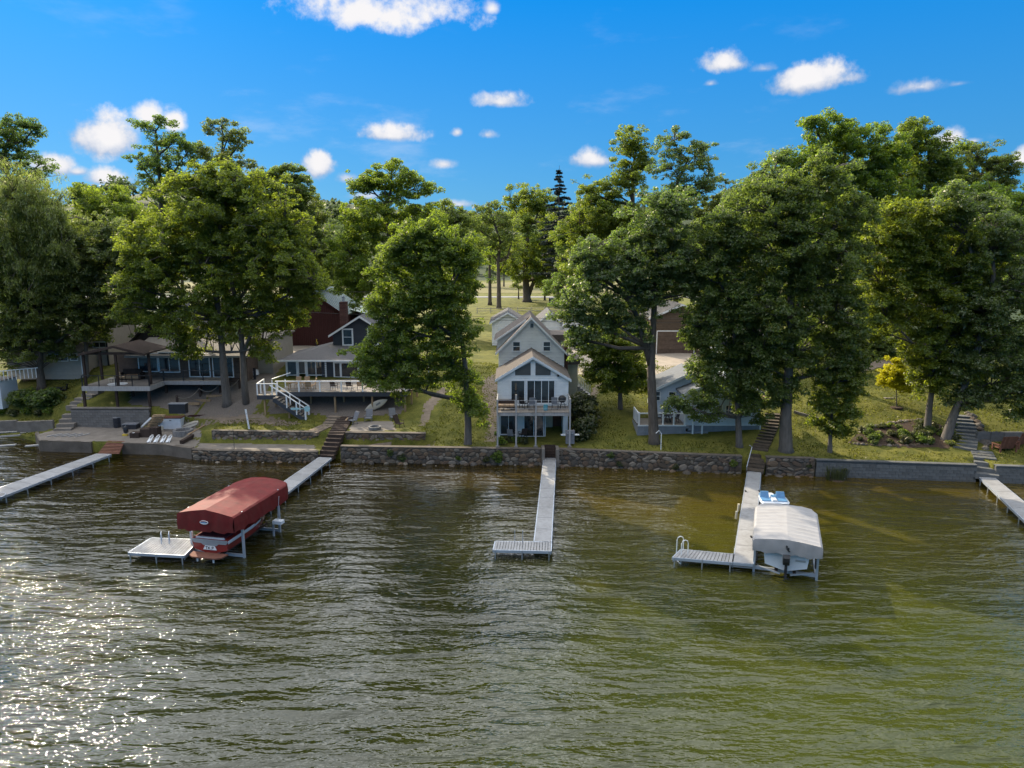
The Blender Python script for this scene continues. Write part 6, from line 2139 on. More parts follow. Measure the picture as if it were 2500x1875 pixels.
# ------------------------------------------------------------------ garages and sheds behind
def garage(label, xl, xr, y, z0, ze, zp, m, roof, door=None, dcol='trim', name='garage', depth=8, sid=True, sh=.28, xp=None):
    t = thing(name, label, 'garage', ((xl + xr) / 2, y, z0))
    xm = (xl + xr) / 2 if xp is None else xp
    b = MB()
    b.prism([(xl, z0 - .5), (xr, z0 - .5), (xr, ze), (xm, zp), (xl, ze)], y + .03, y + depth)
    add(b, 'wall', M[m], t)
    if sid:
        siding(t, y, [(xl, z0), (xr, z0), (xr, ze), (xm, zp), (xl, ze)], M[m], sh)
    k = (zp - ze) / (xm - xl)
    gable_roof(t, xl - .35, ze - .35 * k + .12, xm, zp + .12, xr + .35, ze - .35 * k + .12, y - .35, y + depth + .3, M[roof])
    if door:
        a, c, h = door
        n = 5
        f = MB()
        f.box(a - .1, a, y - .08, y - .02, z0, z0 + h)
        f.box(c, c + .1, y - .08, y - .02, z0, z0 + h)
        f.box(a - .1, c + .1, y - .09, y - .02, z0 + h, z0 + h + .12)
        fo = add(f, 'garage_door', M['trim'], t)
        for i in range(n):
            p = MB()
            p.box(a, c, y - .06, y - .03, z0 + h * i / n + .01, z0 + h * (i + 1) / n - .01)
            add(p, 'door_panel', M[dcol], fo)
    return t


def qx(px, py, Y):
    p = Q(px, py, Y)
    return p.x, p.z


YG = 93
zg = ground_z(5, YG)
a, c = qx(1201, 785, YG), qx(1278, 785, YG)
garage('white garage left of the white gabled house roof', a[0], c[0], YG, zg, qx(1200, 786, YG)[1], qx(1240, 764, YG)[1], 'siding', 'greyshingle', (a[0] + .9, c[0] - .9, 2.2))
a, c = qx(1312, 790, YG + 1), qx(1374, 790, YG + 1)
garage('white garage just right of the white gabled house ridge', a[0], c[0], YG + 1, zg, qx(1310, 790, YG)[1], qx(1343, 765, YG)[1], 'siding', 'greyshingle', (a[0] + .5, c[0] - .5, 2.2))
a, c = qx(1378, 790, YG - 1), qx(1446, 790, YG - 1)
garage('white garage with a wide panelled door at the gravel drive', a[0], c[0], YG - 1, zg, qx(1378, 789, YG)[1], qx(1411, 762, YG)[1], 'siding', 'greyshingle', (a[0] + .35, c[0] - .45, 2.3))
YK = 86
a, c = qx(1590, 780, YK), qx(1745, 780, YK)
garage('brown garage behind the forked oak with a dark wide door', a[0], c[0], YK, ground_z(20, YK), qx(1620, 775, YK)[1], qx(1665, 744, YK)[1], 'browngarage', 'tanroof', (a[0] + .8, c[0] - 2.4, 2.7), 'brownwall', xp=qx(1665, 744, YK)[0])
# red barn with green roof
YBn = 92
t = thing('red_barn', 'dark red barn with a green metal roof behind the charcoal house', 'barn', (qx(790, 818, YBn)[0], YBn, ground_z(-22, YBn)))
ax1, az1 = qx(757, 709, YBn)
ex1, ez1 = qx(845, 768, YBn)
z0 = ground_z(-22, YBn) - .3
lx = 2 * ax1 - ex1
b = MB()
b.prism([(lx, z0), (ex1 - .3, z0), (ex1 - .3, ez1 - .1), (ax1, az1 - .18), (lx, ez1 - .1)], YBn + .03, YBn + 11)
add(b, 'wall', M['barn'], t)
w_ = (ex1 - .3 - lx) / 34
for i in range(34):
    xa, xb = lx + w_ * i, lx + w_ * (i + 1)
    def top(x):
        return az1 - .2 - abs(x - ax1) * (az1 - ez1) / (ex1 - ax1)
    b = MB()
    b.hexa([(xa + .01, YBn - .02, z0), (xb - .01, YBn - .02, z0), (xb - .01, YBn + .02, z0), (xa + .01, YBn + .02, z0)], [(xa + .01, YBn - .02, top(xa)), (xb - .01, YBn - .02, top(xb)), (xb - .01, YBn + .02, top(xb)), (xa + .01, YBn + .02, top(xa))])
    add(b, 'wall_board', M['barn'], t)
gable_roof(t, 2 * ax1 - ex1, ez1, ax1, az1, ex1, ez1, YBn - .4, YBn + 11.5, M['greenroof'], trim='barn')
for i in range(14):
    b = MB()
    y = YBn + .2 + i * .82
    b.bar((ax1, y, az1 + .02), (ex1, y, ez1 + .02), .04, .05)
    add(b, 'roof_seam', M['greenroof'], t)
bx('lean_to', M['barn'], t, ex1 - .25, ex1 + 3.4, YBn + 4, YBn + 10, z0, ez1 - .7)
slope(t, (ex1 - .3, YBn + 3.6, ez1 + .4), (ex1 + 3.8, YBn + 3.6, ez1 - .7), (ex1 + 3.8, YBn + 10.4, ez1 - .7), (ex1 - .3, YBn + 10.4, ez1 + .4), .12, M['greenroof'])
bn = thing('wheelie_bin', 'dark blue wheeled bin behind the charcoal house roof', 'bin', P(*Z2(1085, 688), ground_z(-20, 78)))
MB().hexa([(-.4, -.4, 0), (.4, -.4, 0), (.4, .4, 0), (-.4, .4, 0)], [(-.5, -.5, 1.35), (.5, -.5, 1.35), (.5, .5, 1.35), (-.5, .5, 1.35)]).build('body', M['binblue'], bn)
MB().box(-.52, .52, -.54, .54, 1.35, 1.45).build('lid', M['binblue'], bn)
MB().bar((-.4, .56, 1.3), (.4, .56, 1.3), .05).build('handle', M['black'], bn)
bk = thing('parked_moped', 'small moped or bike parked on the gravel left of the blue bin', 'moped', P(*Z2(1018, 722), ground_z(-21, 77)))
for yy in (-.6, .6):
    b = MB()
    b.tube([(0, yy + .28 * math.cos(k * .5236), .3 + .28 * math.sin(k * .5236)) for k in range(13)], .06, 6)
    b.build('wheel', M['rubber'], bk)
b = MB()
b.bar((0, -.5, .5), (0, .45, .55), .22, .3)
b.bar((0, -.55, .35), (0, -.42, 1.0), .08)
b.build('body', M['yellow'], bk)
MB().box(-.14, .14, 0, .55, .7, .8).build('saddle', M['trim'], bk)
MB().bar((-.35, -.42, 1.02), (.35, -.42, 1.02), .05).build('handlebar', M['black'], bk)

# ------------------------------------------------------------------ far left: tan house, little painted deck
YT = 74
tn = thing('tan_house', 'tan clapboard house half hidden by the dark tree at the left edge', 'house', (q1(600, 960, YT)[0], YT, 4.6))
a = q1(355, 955, YT)
c = q1(640, 955, YT)
z_e = q1(500, 815, YT)[1]
bx('wall', M['tanwall'], tn, a[0] - 4, c[0], YT + .03, YT + 7, 3.8, z_e)
siding(tn, YT, [(a[0] - 4, 4.3), (c[0], 4.3), (c[0], z_e), (a[0] - 4, z_e)], M['tanwall'], .24)
slope(tn, (a[0] - 4.4, YT - .5, z_e), (c[0] + .3, YT - .5, z_e), (c[0] + .3, YT + 3.5, z_e + 1.5), (a[0] - 4.4, YT + 3.5, z_e + 1.5), .14, M['tanroof'])
for u0, u1, v0, v1 in ((380, 520, 838, 885), (552, 595, 835, 880)):
    p0, p1 = q1(u0, v1, YT), q1(u1, v0, YT)
    window(tn, YT, p0[0], p1[0], p0[1], p1[1], cols=(1, 1) if u0 < 500 else (1,))
bx('downpipe', M['trim'], tn, c[0] - .05, c[0] + .08, YT - .12, YT - .02, 4.4, z_e)
a = q1(640, 955, YT + 3)
c = q1(845, 955, YT + 3)
z_t = q1(770, 560, YT + 3)[1]
bx('upper_wall', M['tanwall'], tn, a[0], c[0], YT + 3.03, YT + 9, 3.8, z_t)
siding(tn, YT + 3, [(a[0], 4.3), (c[0], 4.3), (c[0], z_t), (a[0], z_t)], M['tanwall'], .24)
p0, p1 = q1(725, 780, YT + 3), q1(815, 745, YT + 3)
window(tn, YT + 3, p0[0], p1[0], p0[1], p1[1], cols=(1, 1))
slope(tn, (a[0] - .4, YT + 2.6, z_t), (c[0] + .4, YT + 2.6, z_t), (c[0] + .4, YT + 9.4, z_t + .6), (a[0] - .4, YT + 9.4, z_t + .6), .14, M['tanroof'])
bx('downpipe', M['black'], tn, c[0] - .08, c[0] + .08, YT + 2.88, YT + 2.99, 4.4, z_t)
gar = thing('flat_garage', 'low tan garage roof behind the brown cottage', 'garage', (q1(960, 700, 84)[0], 84, 4.9))
x0_, z0_ = q1(850, 720, 84)
x1_, z1_ = q1(1260, 690, 84)
bx('wall', M['tanwall'], gar, x0_, x1_, 84.03, 90, 4.4, z0_)
siding(gar, 84, [(x0_, 4.6), (x1_, 4.6), (x1_, z0_), (x0_, z0_)], M['tanwall'], .26)
slope(gar, (x0_ - .4, 83.6, z0_ + .03), (x1_ + .4, 83.6, z0_ + .03), (x1_ + .4, 90.4, z0_ + 1.3), (x0_ - .4, 90.4, z0_ + 1.3), .15, M['tanroof'])
hut = thing('painted_landing', 'small white-railed landing on a painted block base at the left edge', 'deck', P(*Z1(-55, 1200), 2.4))
o_ = hut.location
bx('block_base', M['bluegrey'], hut, o_.x - 2.5, o_.x + .9, o_.y, o_.y + 2.5, 1.6, q1(40, 1050, o_.y)[1])
zz = q1(40, 1045, o_.y)[1]
boards(hut, o_.x - 2.5, o_.x + 1.0, o_.y - .1, o_.y + 2.6, zz + .06, M['deckwood'], .2)
b = MB()
b.bar((o_.x - 2.5, o_.y, zz + 1.0), (o_.x + 1.0, o_.y, zz + 1.0), .08)
b.bar((o_.x + 1.0, o_.y, zz + 1.0), (o_.x + 3.4, o_.y + 2.2, zz + 1.0), .08)
add(b, 'top_rail', M['trim'], hut)
for k in range(14):
    x = o_.x - 2.4 + k * .26
    bx('baluster', M['trim'], hut, x - .03, x + .03, o_.y - .03, o_.y + .03, zz + .06, zz + .96)
for k in range(10):
    x, y = o_.x + 1.0 + k * .25, o_.y + k * .23
    bx('baluster', M['trim'], hut, x - .03, x + .03, y - .03, y + .03, zz - .0, zz + .96)
tb = thing('picnic_table', 'dark garden table in front of the tan house', 'table', (q1(405, 955, 72)[0], 71.8, ground_z(-50, 71.8)))
MB().lathe([(.7, .68), (.7, .73), (.1, .74)], 14).build('table_top', M['black'], tb)
MB().lathe([(.3, 0), (.06, .08), (.06, .68)], 8).build('pedestal', M['black'], tb)
box_chair('dark garden chair beside the table in front of the tan house', (q1(480, 950, 72)[0], 71.9, ground_z(-49, 71.9)), -1.3, 'black', 'black')

# ------------------------------------------------------------------ docks
def dock(name, label, fl, fr, nl, nr, n, leg_every=2, m='alu', planks=False, parent=None, group=None, gap=.03, legs=True, leg_top=.0):
    """A deck on pipe legs between two far and two near corners; the deck is split across its length into n pieces."""
    fl, fr, nl, nr = map(Vector, (fl, fr, nl, nr))
    t = parent or thing(name, label, 'dock', (nl + nr) / 2 * 1.0, 0, group)
    ln = (fl - nl).length
    dz = Vector((0, 0, -.06))
    for i in range(n):
        g0, g1 = (i + gap / ln * n * .5) / n, (i + 1 - gap / ln * n * .5) / n
        q = [nl.lerp(fl, g0), nr.lerp(fr, g0), nr.lerp(fr, g1), nl.lerp(fl, g1)]
        b = MB()
        b.hexa([p + dz for p in q], q)
        add(b, 'plank' if planks else 'deck_panel', M[m], t)
    for a, c, s in ((nl, fl, -1), (nr, fr, 1)):
        o_ = (nr - nl).normalized() * .03 * s
        b = MB()
        b.bar(a + o_ + Vector((0, 0, -.085)), c + o_ + Vector((0, 0, -.085)), .05, .16)
        add(b, 'side_rail', M['aluframe'], t)
    for a, c in ((nl, nr), (fl, fr)):
        d_ = (fl - nl).normalized() * (.03 if a is fl else -.03)
        b = MB()
        b.bar(a + d_ + Vector((0, 0, -.085)), c + d_ + Vector((0, 0, -.085)), .05, .16)
        add(b, 'end_rail', M['aluframe'], t)
    if legs:
        k = max(1, round(ln / leg_every))
        for i in range(k + 1):
            for a, c, s in ((nl, fl, -1), (nr, fr, 1)):
                p = a.lerp(c, min(.97, max(.03, i / k))) + (nr - nl).normalized() * .05 * s
                b = MB()
                b.tube([p + Vector((0, 0, leg_top)), p + Vector((0, 0, -2.9))], .035, 6)
                add(b, 'leg', M['galv'], t)
            p0_, p1_ = nl.lerp(fl, i / k), nr.lerp(fr, i / k)
            b = MB()
            b.bar(p0_ + Vector((0, 0, -.25)), p1_ + Vector((0, 0, -.25)), .05)
            add(b, 'cross_brace', M['galv'], t)
    return t


def ladder(parent, c, d, s, h=.75, m='trim', hoop=True):
    """Swim ladder: two hooped handrails at c +- s/2 along d-perpendicular, rungs below."""
    c, d = Vector(c), Vector(d).normalized()
    q = Vector((-d.y, d.x, 0)) * s / 2
    for sg in (-1, 1):
        o_ = c + q * sg
        b = MB()
        if hoop:
            pts = [o_ + Vector((0, 0, -1.3))] + [o_ + d * (-.2 + .2 * math.cos(a)) + Vector((0, 0, h - .2 + .2 * math.sin(a))) for a in (0, .8, 1.57, 2.35, 3.14)] + [o_ - d * .4]
        else:
            pts = [o_ + Vector((0, 0, -1.3)), o_ + Vector((0, 0, h))]
        b.tube(pts, .028, 6)
        add(b, 'ladder_rail', M[m], parent)
    for k in range(4):
        b = MB()
        b.tube([c - q + Vector((0, 0, -.25 - .28 * k)), c + q + Vector((0, 0, -.25 - .28 * k))], .022, 6)
        add(b, 'ladder_rung', M[m], parent)


ZK = .55
pk = lambda x, y, z=ZK: P(x, y, z)
md = dock('boat_dock', 'straight pale dock below the white gabled house ending in an L platform', pk(1328, 1118), pk(1356.5, 1118), pk(1305, 1321), pk(1345, 1322.5), 9)
dock('', '', pk(1205, 1341.5), pk(1210, 1321), pk(1344.5, 1344.5), pk(1345, 1323.5), 20, 1.6, planks=True, parent=md)
lc = (pk(1257, 1326) + pk(1276, 1327)) / 2
ladder(md, lc, (0, 1, 0), .45, .8, 'galv', hoop=False)
rdk = dock('boat_dock', 'long pale dock alongside the white canopy boat lift, with an L arm and ladder', pk(1825.5, 1151), pk(1856.7, 1153), pk(1790.5, 1372), pk(1837.8, 1376.2), 7)
dock('', '', pk(1643, 1360), pk(1663, 1340.7), pk(1787.5, 1372.3), pk(1790.8, 1352.5), 16, 1.8, planks=True, parent=rdk)
ladder(rdk, pk(1652, 1350) + Vector((.12, 0, 0)), (-1, -.25, 0), .55, .85)
# fenders and bits on the long dock
for px, py in ((1808, 1232), (1803, 1250)):
    p = pk(px, py)
    b = MB()
    b.tube([p + Vector((-.12, 0, .05)), p + Vector((-.14, 0, -.45))], .08, 8)
    add(b, 'fender', M['cream'], rdk)
for px, py in ((1820, 1200), (1854, 1200), (1834, 1312)):
    p = pk(px, py)
    bx('cleat', M['black'], rdk, p.x - .04, p.x + .04, p.y - .1, p.y + .1, ZK, ZK + .08)
ld = dock('boat_dock', 'leftmost slim dock reaching out from the red brown ramp', pk(237, 1107), pk(271, 1108.7), pk(-32, 1201), pk(3, 1212), 8)
c_ = pk(6, 1208)
rm = thing('dock_bumper', 'dark round end disc with a pale mark at the tip of the leftmost dock', 'bumper', c_ + Vector((-.3, -.35, .01)))
b = MB()
b.lathe([(.0, .0), (.62, .0), (.62, .06), (.55, .075), (0.02, .075)], 24)
b.build('disc', M['umber'], rm)
MB().lathe([(.64, -.02), (.66, .0), (.66, .05), (.64, .06)], 24).build('rim', M['aluframe'], rm)
MB().box(-.1, .12, -.12, .12, .076, .082).build('mark', M['trim'], rm)
for px, py in ((74, 1180), (144, 1158), (212, 1134)):
    pass
rr = dock('boat_dock', 'rightmost dock running out of the picture below the block wall', pk(2392.6, 1165), pk(2428.6, 1166.7), pk(2520, 1288), pk(2568, 1280), 6)
rd_ = dock('boat_dock', 'dock passing behind the red canopied lift, with a square striped platform', pk(779, 1116.5, .6), pk(808.8, 1118, .6), pk(486, 1317), pk(531, 1335), 12)
pf = [pk(369, 1313), pk(486, 1317), pk(314, 1348), pk(449, 1355)]
dock('', '', pf[2] * 1.0, pf[0] * 1.0, pf[3] * 1.0, pf[1] * 1.0, 18, 1.7, planks=True, parent=rd_)
for px in (392, 411):
    o_ = pk(px + 4, 1319)
    b = MB()
    b.tube([o_ + Vector((-.02, 0, -.9)), o_ + Vector((-.02, .0, .4)), o_ + Vector((.02, -.05, .56)), o_ + Vector((.09, -.22, .6)), o_ + Vector((.14, -.38, .5)), o_ + Vector((.2, -.5, 0))], .028, 6)
    add(b, 'ladder_rail', M['aluframe'], rd_)

# ------------------------------------------------------------------ boat lifts with canopies, boats
def place(parent, base, az):
    parent.location = base
    parent.rotation_euler = (0, 0, -az)


def canopy(root, L_, W_, ze, zr, zb, m, name='canopy', bows=9, hipb=.5, sag=.03):
    """Peaked fabric cover: roof with bows pressing through, skirts on four sides with an uneven hem."""
    g = random.Random(3 + int(L_ * 10))
    h = W_ / 2
    rings = []
    n = bows * 4
    for i in range(n + 1):
        y = L_ * i / n
        s = -sag * (0 if i % 4 == 0 else (1 if i % 2 else 1.4))
        e = 1.0
        if y > L_ - hipb:
            e = 1 - .12 * ((y - L_ + hipb) / hipb)
        j = g.uniform(-.012, .012)
        zhem = zb + g.uniform(-.05, .05) + .04 * math.sin(i * 1.3)
        rings.append([(-h * e - .02, y, zhem), (-h * e - .03 + j, y, (ze + zhem) / 2), (-h * e, y, ze + s * .6 - .03), (-h * e * .94, y, ze + .05 + s), (-h * .5, y, (ze + zr) / 2 + .04 + s * 1.3), (0, y, zr + s * .5 - (1 - e) * .6),
                      (h * .5, y, (ze + zr) / 2 + .04 + s * 1.3), (h * e * .94, y, ze + .05 + s), (h * e, y, ze + s * .6 - .03), (h * e + .03 + j, y, (ze + zhem) / 2), (h * e + .02, y, zhem)])
    b = MB()
    b.loft(rings, close=False, caps=False)
    o = b.build(name, M[m], root, smooth=False)
    for side, y in (('front', 0), ('back', L_)):
        e = 1.0 if y == 0 else .88
        top = [(-h * e, ze - .03), (-h * e * .94, ze + .05), (-h * .5, (ze + zr) / 2 + .04), (0, zr), (h * .5, (ze + zr) / 2 + .04), (h * e * .94, ze + .05), (h * e, ze - .03)]
        if y:
            top = [(x, z - .02) for x, z in top]
        b = MB()
        nn = 24
        up, lo, mi = [], [], []
        for k in range(nn + 1):
            x = -h * e + 2 * h * e * k / nn
            z = lerp_table([(a, c) for a, c in top], x)
            dy = -.02 if y == 0 else .02
            hem = zb + .05 * math.sin(k * .9) + .04 * (k % 3 == 0) + g.uniform(-.02, .02)
            up.append((x, y + dy * .2, z))
            mi.append((x, y + dy * (3 + 2 * math.sin(k * 1.1)), (z + hem) / 2))
            lo.append((x, y + dy * (2 + math.sin(k * .8)), hem))
        b.loft([up, mi, lo], close=False, caps=False)
        b.build('skirt', M[m], root, smooth=True)
    return o


def lift_frame(root, L_, W_, ztop, zbeam, m='aluframe', ysp=(.15, .78)):
    h = W_ / 2 - .08
    for f in ysp:
        y = L_ * f
        for s in (-1, 1):
            MB().box(s * h - .06, s * h + .06, y - .06, y + .06, -2.8, ztop).build('post', M[m], root)
        MB().box(-h + .062, h - .062, y - .06, y + .06, zbeam - .08, zbeam + .08).build('cross_beam', M[m], root)
    for s in (-1, 1):
        MB().box(s * h - .05, s * h + .05, L_ * ysp[0] + .062, L_ * ysp[1] - .062, zbeam - .35, zbeam - .2).build('side_beam', M[m], root)
        MB().box(s * .45 - .08, s * .45 + .08, L_ * .08, L_ * .85, zbeam + .082, zbeam + .2).build('bunk', M['darkwood'], root)


def hull(b, L_, B, z0, zs, fl=.9, nr=11):
    rings = []
    for i in range(nr):
        t = i / (nr - 1)
        w = B / 2 * (1 - max(0, (t - .35) / .65) ** 2.3 * .97)
        zk = z0 + max(0, (t - .55) / .45) ** 2.2 * (zs - z0) * .75
        zc = z0 + .28 + max(0, (t - .4) / .6) ** 2 * .35
        zz = zs + .14 * t * t
        y = L_ * t
        rings.append([(-w, y, zz), (-w * fl, y, min(zc, zz - .02)), (0, y, min(zk, zz - .03)), (w * fl, y, min(zc, zz - .02)), (w, y, zz), (w * .86, y, zz + .03), (-w * .86, y, zz + .03)])
    b.loft(rings)


# red lift and red boat
ra = math.atan2(-15.75 + 16.95, 42.9 - 37.3)
rl_root = thing('boat_lift', 'boat lift under a long dark red canvas canopy', 'boat lift', (-16.95, 37.25, 0), -ra)
canopy(rl_root, 6.1, 3.5, 2.72, 3.06, 1.78, 'redcover', bows=7, sag=.014)
lift_frame(rl_root, 6.1, 3.46, 2.75, .12)
b = MB()
b.prism([(.26 * math.cos(k * math.pi / 10), 2.36 + .11 * math.sin(k * math.pi / 10)) for k in range(20)], -.13, -.10)
em = b.build('emblem', M['trim'], rl_root)
b = MB()
b.prism([(.2 * math.cos(k * math.pi / 10), 2.36 + .035 * math.sin(k * math.pi / 10)) for k in range(20)], -.138, -.131)
b.build('emblem_band', M['midblue'], em)
b = MB()
b.prism([(.225 * math.cos(k * math.pi / 8), 2.36 + .09 * math.sin(k * math.pi / 8)) for k in range(9)] + [(.17 * math.cos(k * math.pi / 8), 2.36 + .055 * math.sin(k * math.pi / 8)) for k in range(8, -1, -1)], -.136, -.131)
b.build('emblem_arc', M['redpaint'], em)
# winch box on the right far post
MB().box(1.68, 2.28, 3.9, 4.3, .85, 1.05).build('winch_box', M['gel'], rl_root)
b = MB()
b.tube([(1.95, 4.1, 1.05), (2.0, 4.3, 2.5)], .02, 5)
b.bar((1.62, 4.1, .75), (1.62, 4.1, -2.5), .09)
b.build('winch_arm', M['aluframe'], rl_root)
rb = thing('speedboat', 'red speedboat with pale stripes and swim platform under the red canopy', 'boat', (-16.95 + .25 * math.sin(ra), 37.25 + .25, 0), -ra)
b = MB()
hull(b, 5.7, 2.3, .34, 1.22)
b.build('hull', M['redpaint'], rb, smooth=False)
for s in (-1, 1):
    b = MB()
    b.loft([[(s * (w + .015), y, 1.02), (s * (w + .035), y, 1.08), (s * (w + .03), y, 1.2), (s * (w + .005), y, 1.22)] for y, w in ((0, 1.13), (1.5, 1.135), (2.4, 1.12), (3.4, .98), (4.4, .68))])
    b.build('gunwale_stripe', M['gel'], rb)
b = MB()
b.prism([(-1.13, 1.1), (1.13, 1.1), (1.1, 1.22), (-1.1, 1.22)], -.03, -.005)
b.prism([(-1.0, .98), (-.55, .98), (-.4, .86), (.4, .86), (.55, .98), (1.0, .98), (1.1, 1.09), (-1.1, 1.09)], -.025, -.004)
b.build('transom_stripe', M['galv'], rb)
b = MB()
b.prism([(-.42, .62), (.42, .62), (.3, .85), (-.3, .85)], -.05, -.015)
b.build('emblem_plate', M['trim'], rb)
b = MB()                                              # the letters TK.P as strokes
for x0, z0, x1, z1 in ((-.27, .81, -.13, .81), (-.2, .81, -.2, .66), (-.09, .81, -.09, .66), (.02, .81, -.08, .735), (-.08, .735, .03, .66), (.075, .665, .095, .665), (.14, .81, .14, .66), (.14, .81, .23, .805), (.23, .805, .24, .75), (.24, .75, .14, .735)):
    b.bar((x0, -.056, z0), (x1, -.056, z1), .028, .01, up=(0, 1, 0))
b.build('lettering', M['black'], rb)
b = MB()
b.prism([(-1.1, 0), (-1.0, -.5), (-.7, -.68), (.7, -.68), (1.0, -.5), (1.1, 0)], .36, .44, 'z')
b.build('swim_platform', M['redwood'], rb)
b = MB()
b.box(-.85, .85, .12, 1.1, 1.2, 1.36)
b.build('sun_pad', M['redvinyl'], rb)
b = MB()
b.prism([(-.9, 1.25), (.9, 1.25), (.86, 1.33), (-.86, 1.33)], .02, .11)
b.build('rear_rail', M['gel'], rb)
b = MB()
for sx in (-.55, .55):
    b.box(sx - .3, sx + .3, 2.0, 2.5, 1.2, 1.45)
    b.box(sx - .3, sx + .3, 1.9, 2.02, 1.4, 1.75)
b.build('seats', M['redvinyl'], rb)
b = MB()
b.loft([[(-.95, 3.2, 1.25), (-.8, 2.9, 1.65), (.8, 2.9, 1.65), (.95, 3.2, 1.25)], [(-.9, 3.25, 1.25), (-.76, 2.95, 1.65), (.76, 2.95, 1.65), (.9, 3.25, 1.25)]])
b.build('windscreen', M['screen'], rb)
for sx in (-.5, .5):
    MB().bar((sx, -.5, .36), (sx, -.5, .1), .07).build('platform_bracket', M['trim'], rb)

# white lift and white boat
wa = math.atan2(16.1 - 14.25, 40.0 - 34.9)
wl_root = thing('boat_lift', 'boat lift under a short off-white canvas canopy', 'boat lift', (14.28, 34.72, 0), -wa)
canopy(wl_root, 5.75, 3.4, 2.14, 2.36, 1.52, 'offwhite', bows=11, sag=.022)
lift_frame(wl_root, 5.75, 3.3, 2.15, .25)
b = MB()
for x, z, w_, h_ in ((-.03, 2.03, .05, .1), (.02, 1.95, .1, .05), (.06, 1.86, .05, .12), (.0, 1.88, .05, .04), (.1, 1.78, .06, .05)):
    b.prism([(x - w_, z - h_ * .4), (x + w_ * .6, z - h_ * .6), (x + w_, z + h_ * .3), (x - w_ * .5, z + h_ * .6)], -.11 - x * .002, -.095)
b.build('logo_mark', M['black'], wl_root)
for s in (-1, 1):
    MB().bar((s * .25, .3, .33), (s * 1.4, .9, .33), .08).build('lift_arm', M['aluframe'], wl_root)
    b = MB()
    b.tube([(s * 1.45, .55 + .22 * math.cos(k * .6283), 1.0 + .22 * math.sin(k * .6283)) for k in range(11)], .035, 6)
    b.build('winch_wheel', M['black'], wl_root)
wb = thing('motorboat', 'white motorboat with black outboard engine under the off-white canopy', 'boat', (14.28 + .3 * math.sin(wa), 34.72 + .3 * math.cos(wa), 0), -wa)
b = MB()
hull(b, 5.2, 2.25, .5, 1.45, .92)
b.build('hull', M['gel'], wb)
b = MB()
b.box(-.25, .25, -.04, .02, 1.1, 1.47)
b.build('motor_mount', M['trim'], wb)
b = MB()
b.loft([[(-.16, -.32 - o1, z), (.16, -.32 - o1, z), (.17, -.02, z), (-.17, -.02, z)] for z, o1 in ((1.0, .08), (1.2, .2), (1.42, .22), (1.56, .1))])
eng = b.build('outboard_engine', M['black'], wb)
b = MB()
b.loft([[(-.07, -.28, z), (.07, -.28, z), (.06, -.06, z), (-.06, -.06, z)] for z in (1.0, .45)])
b.build('engine_leg', M['black'], eng)
b = MB()
b.loft([[(-.05, -.5, .28), (.05, -.5, .28), (.05, 0, .28), (-.05, 0, .28)], [(-.07, -.45, .45), (.07, -.45, .45), (.07, -.02, .45), (-.07, -.02, .45)]])
for k in range(3):
    a = k * 2.094
    b.prism([(.03 * math.cos(a), .33 + .03 * math.sin(a)), (.17 * math.cos(a - .35), .33 + .17 * math.sin(a - .35)), (.17 * math.cos(a + .35), .33 + .17 * math.sin(a + .35))], -.54, -.51)
b.build('propeller', M['black'], eng)
b = MB()
b.box(.45, .95, -.025, -.002, 1.12, 1.22)
b.build('swim_step', M['galv'], wb)
b = MB()
b.box(-.85, .85, .3, .9, 1.44, 1.62)
b.build('rear_bench', M['gel'], wb)

# pedal boat tied to the long dock
pb_ = thing('pedal_boat', 'blue and white two-seat pedal boat tied beside the long right dock', 'pedal boat', (*P(1886, 1231, .15)[:2], 0), -.12)
b = MB()
rings = []
for y, w_, z0_, z1_ in ((-.75, .85, .02, .42), (-.5, .98, -.12, .5), (.4, 1.0, -.15, .5), (.95, .9, -.1, .46), (1.2, .6, .1, .4)):
    rings.append([(-w_, y, z1_), (-w_ * .9, y, z0_), (w_ * .9, y, z0_), (w_, y, z1_), (w_ * .85, y, z1_ + .06), (-w_ * .85, y, z1_ + .06)])
b.loft(rings)
b.build('hull', M['gel'], pb_)
for sx in (-1, 1):
    b = MB()
    b.box(sx * .52 - .3, sx * .52 + .3, -.55, .1, .5, .6)
    b.hexa([(sx * .52 - .3, .1, .56), (sx * .52 + .3, .1, .56), (sx * .52 + .3, .26, .56), (sx * .52 - .3, .26, .56)], [(sx * .52 - .26, .28, .95), (sx * .52 + .26, .28, .95), (sx * .52 + .26, .38, .95), (sx * .52 - .26, .38, .95)])
    b.build('seat', M['midblue'], pb_)
    MB().box(sx * .5 - .25, sx * .5 + .25, .45, .95, .52, .57).build('foot_well', M['midblue'], pb_)
b = MB()
b.loft([[(-.16, y, z), (.16, y, z), (.13, y, z + .14), (-.13, y, z + .14)] for y, z in ((-.6, .52), (.1, .56), (.5, .6), (1.0, .5))])
b.build('centre_console', M['gel'], pb_)
b = MB()
b.box(-.12, .12, -.1, .3, .71, .73)
b.build('console_top', M['midblue'], pb_)

# ------------------------------------------------------------------ things on the brown cottage patio
def patio_pt(u, v, z=.98):
    return P(*Z1(u, v), z)


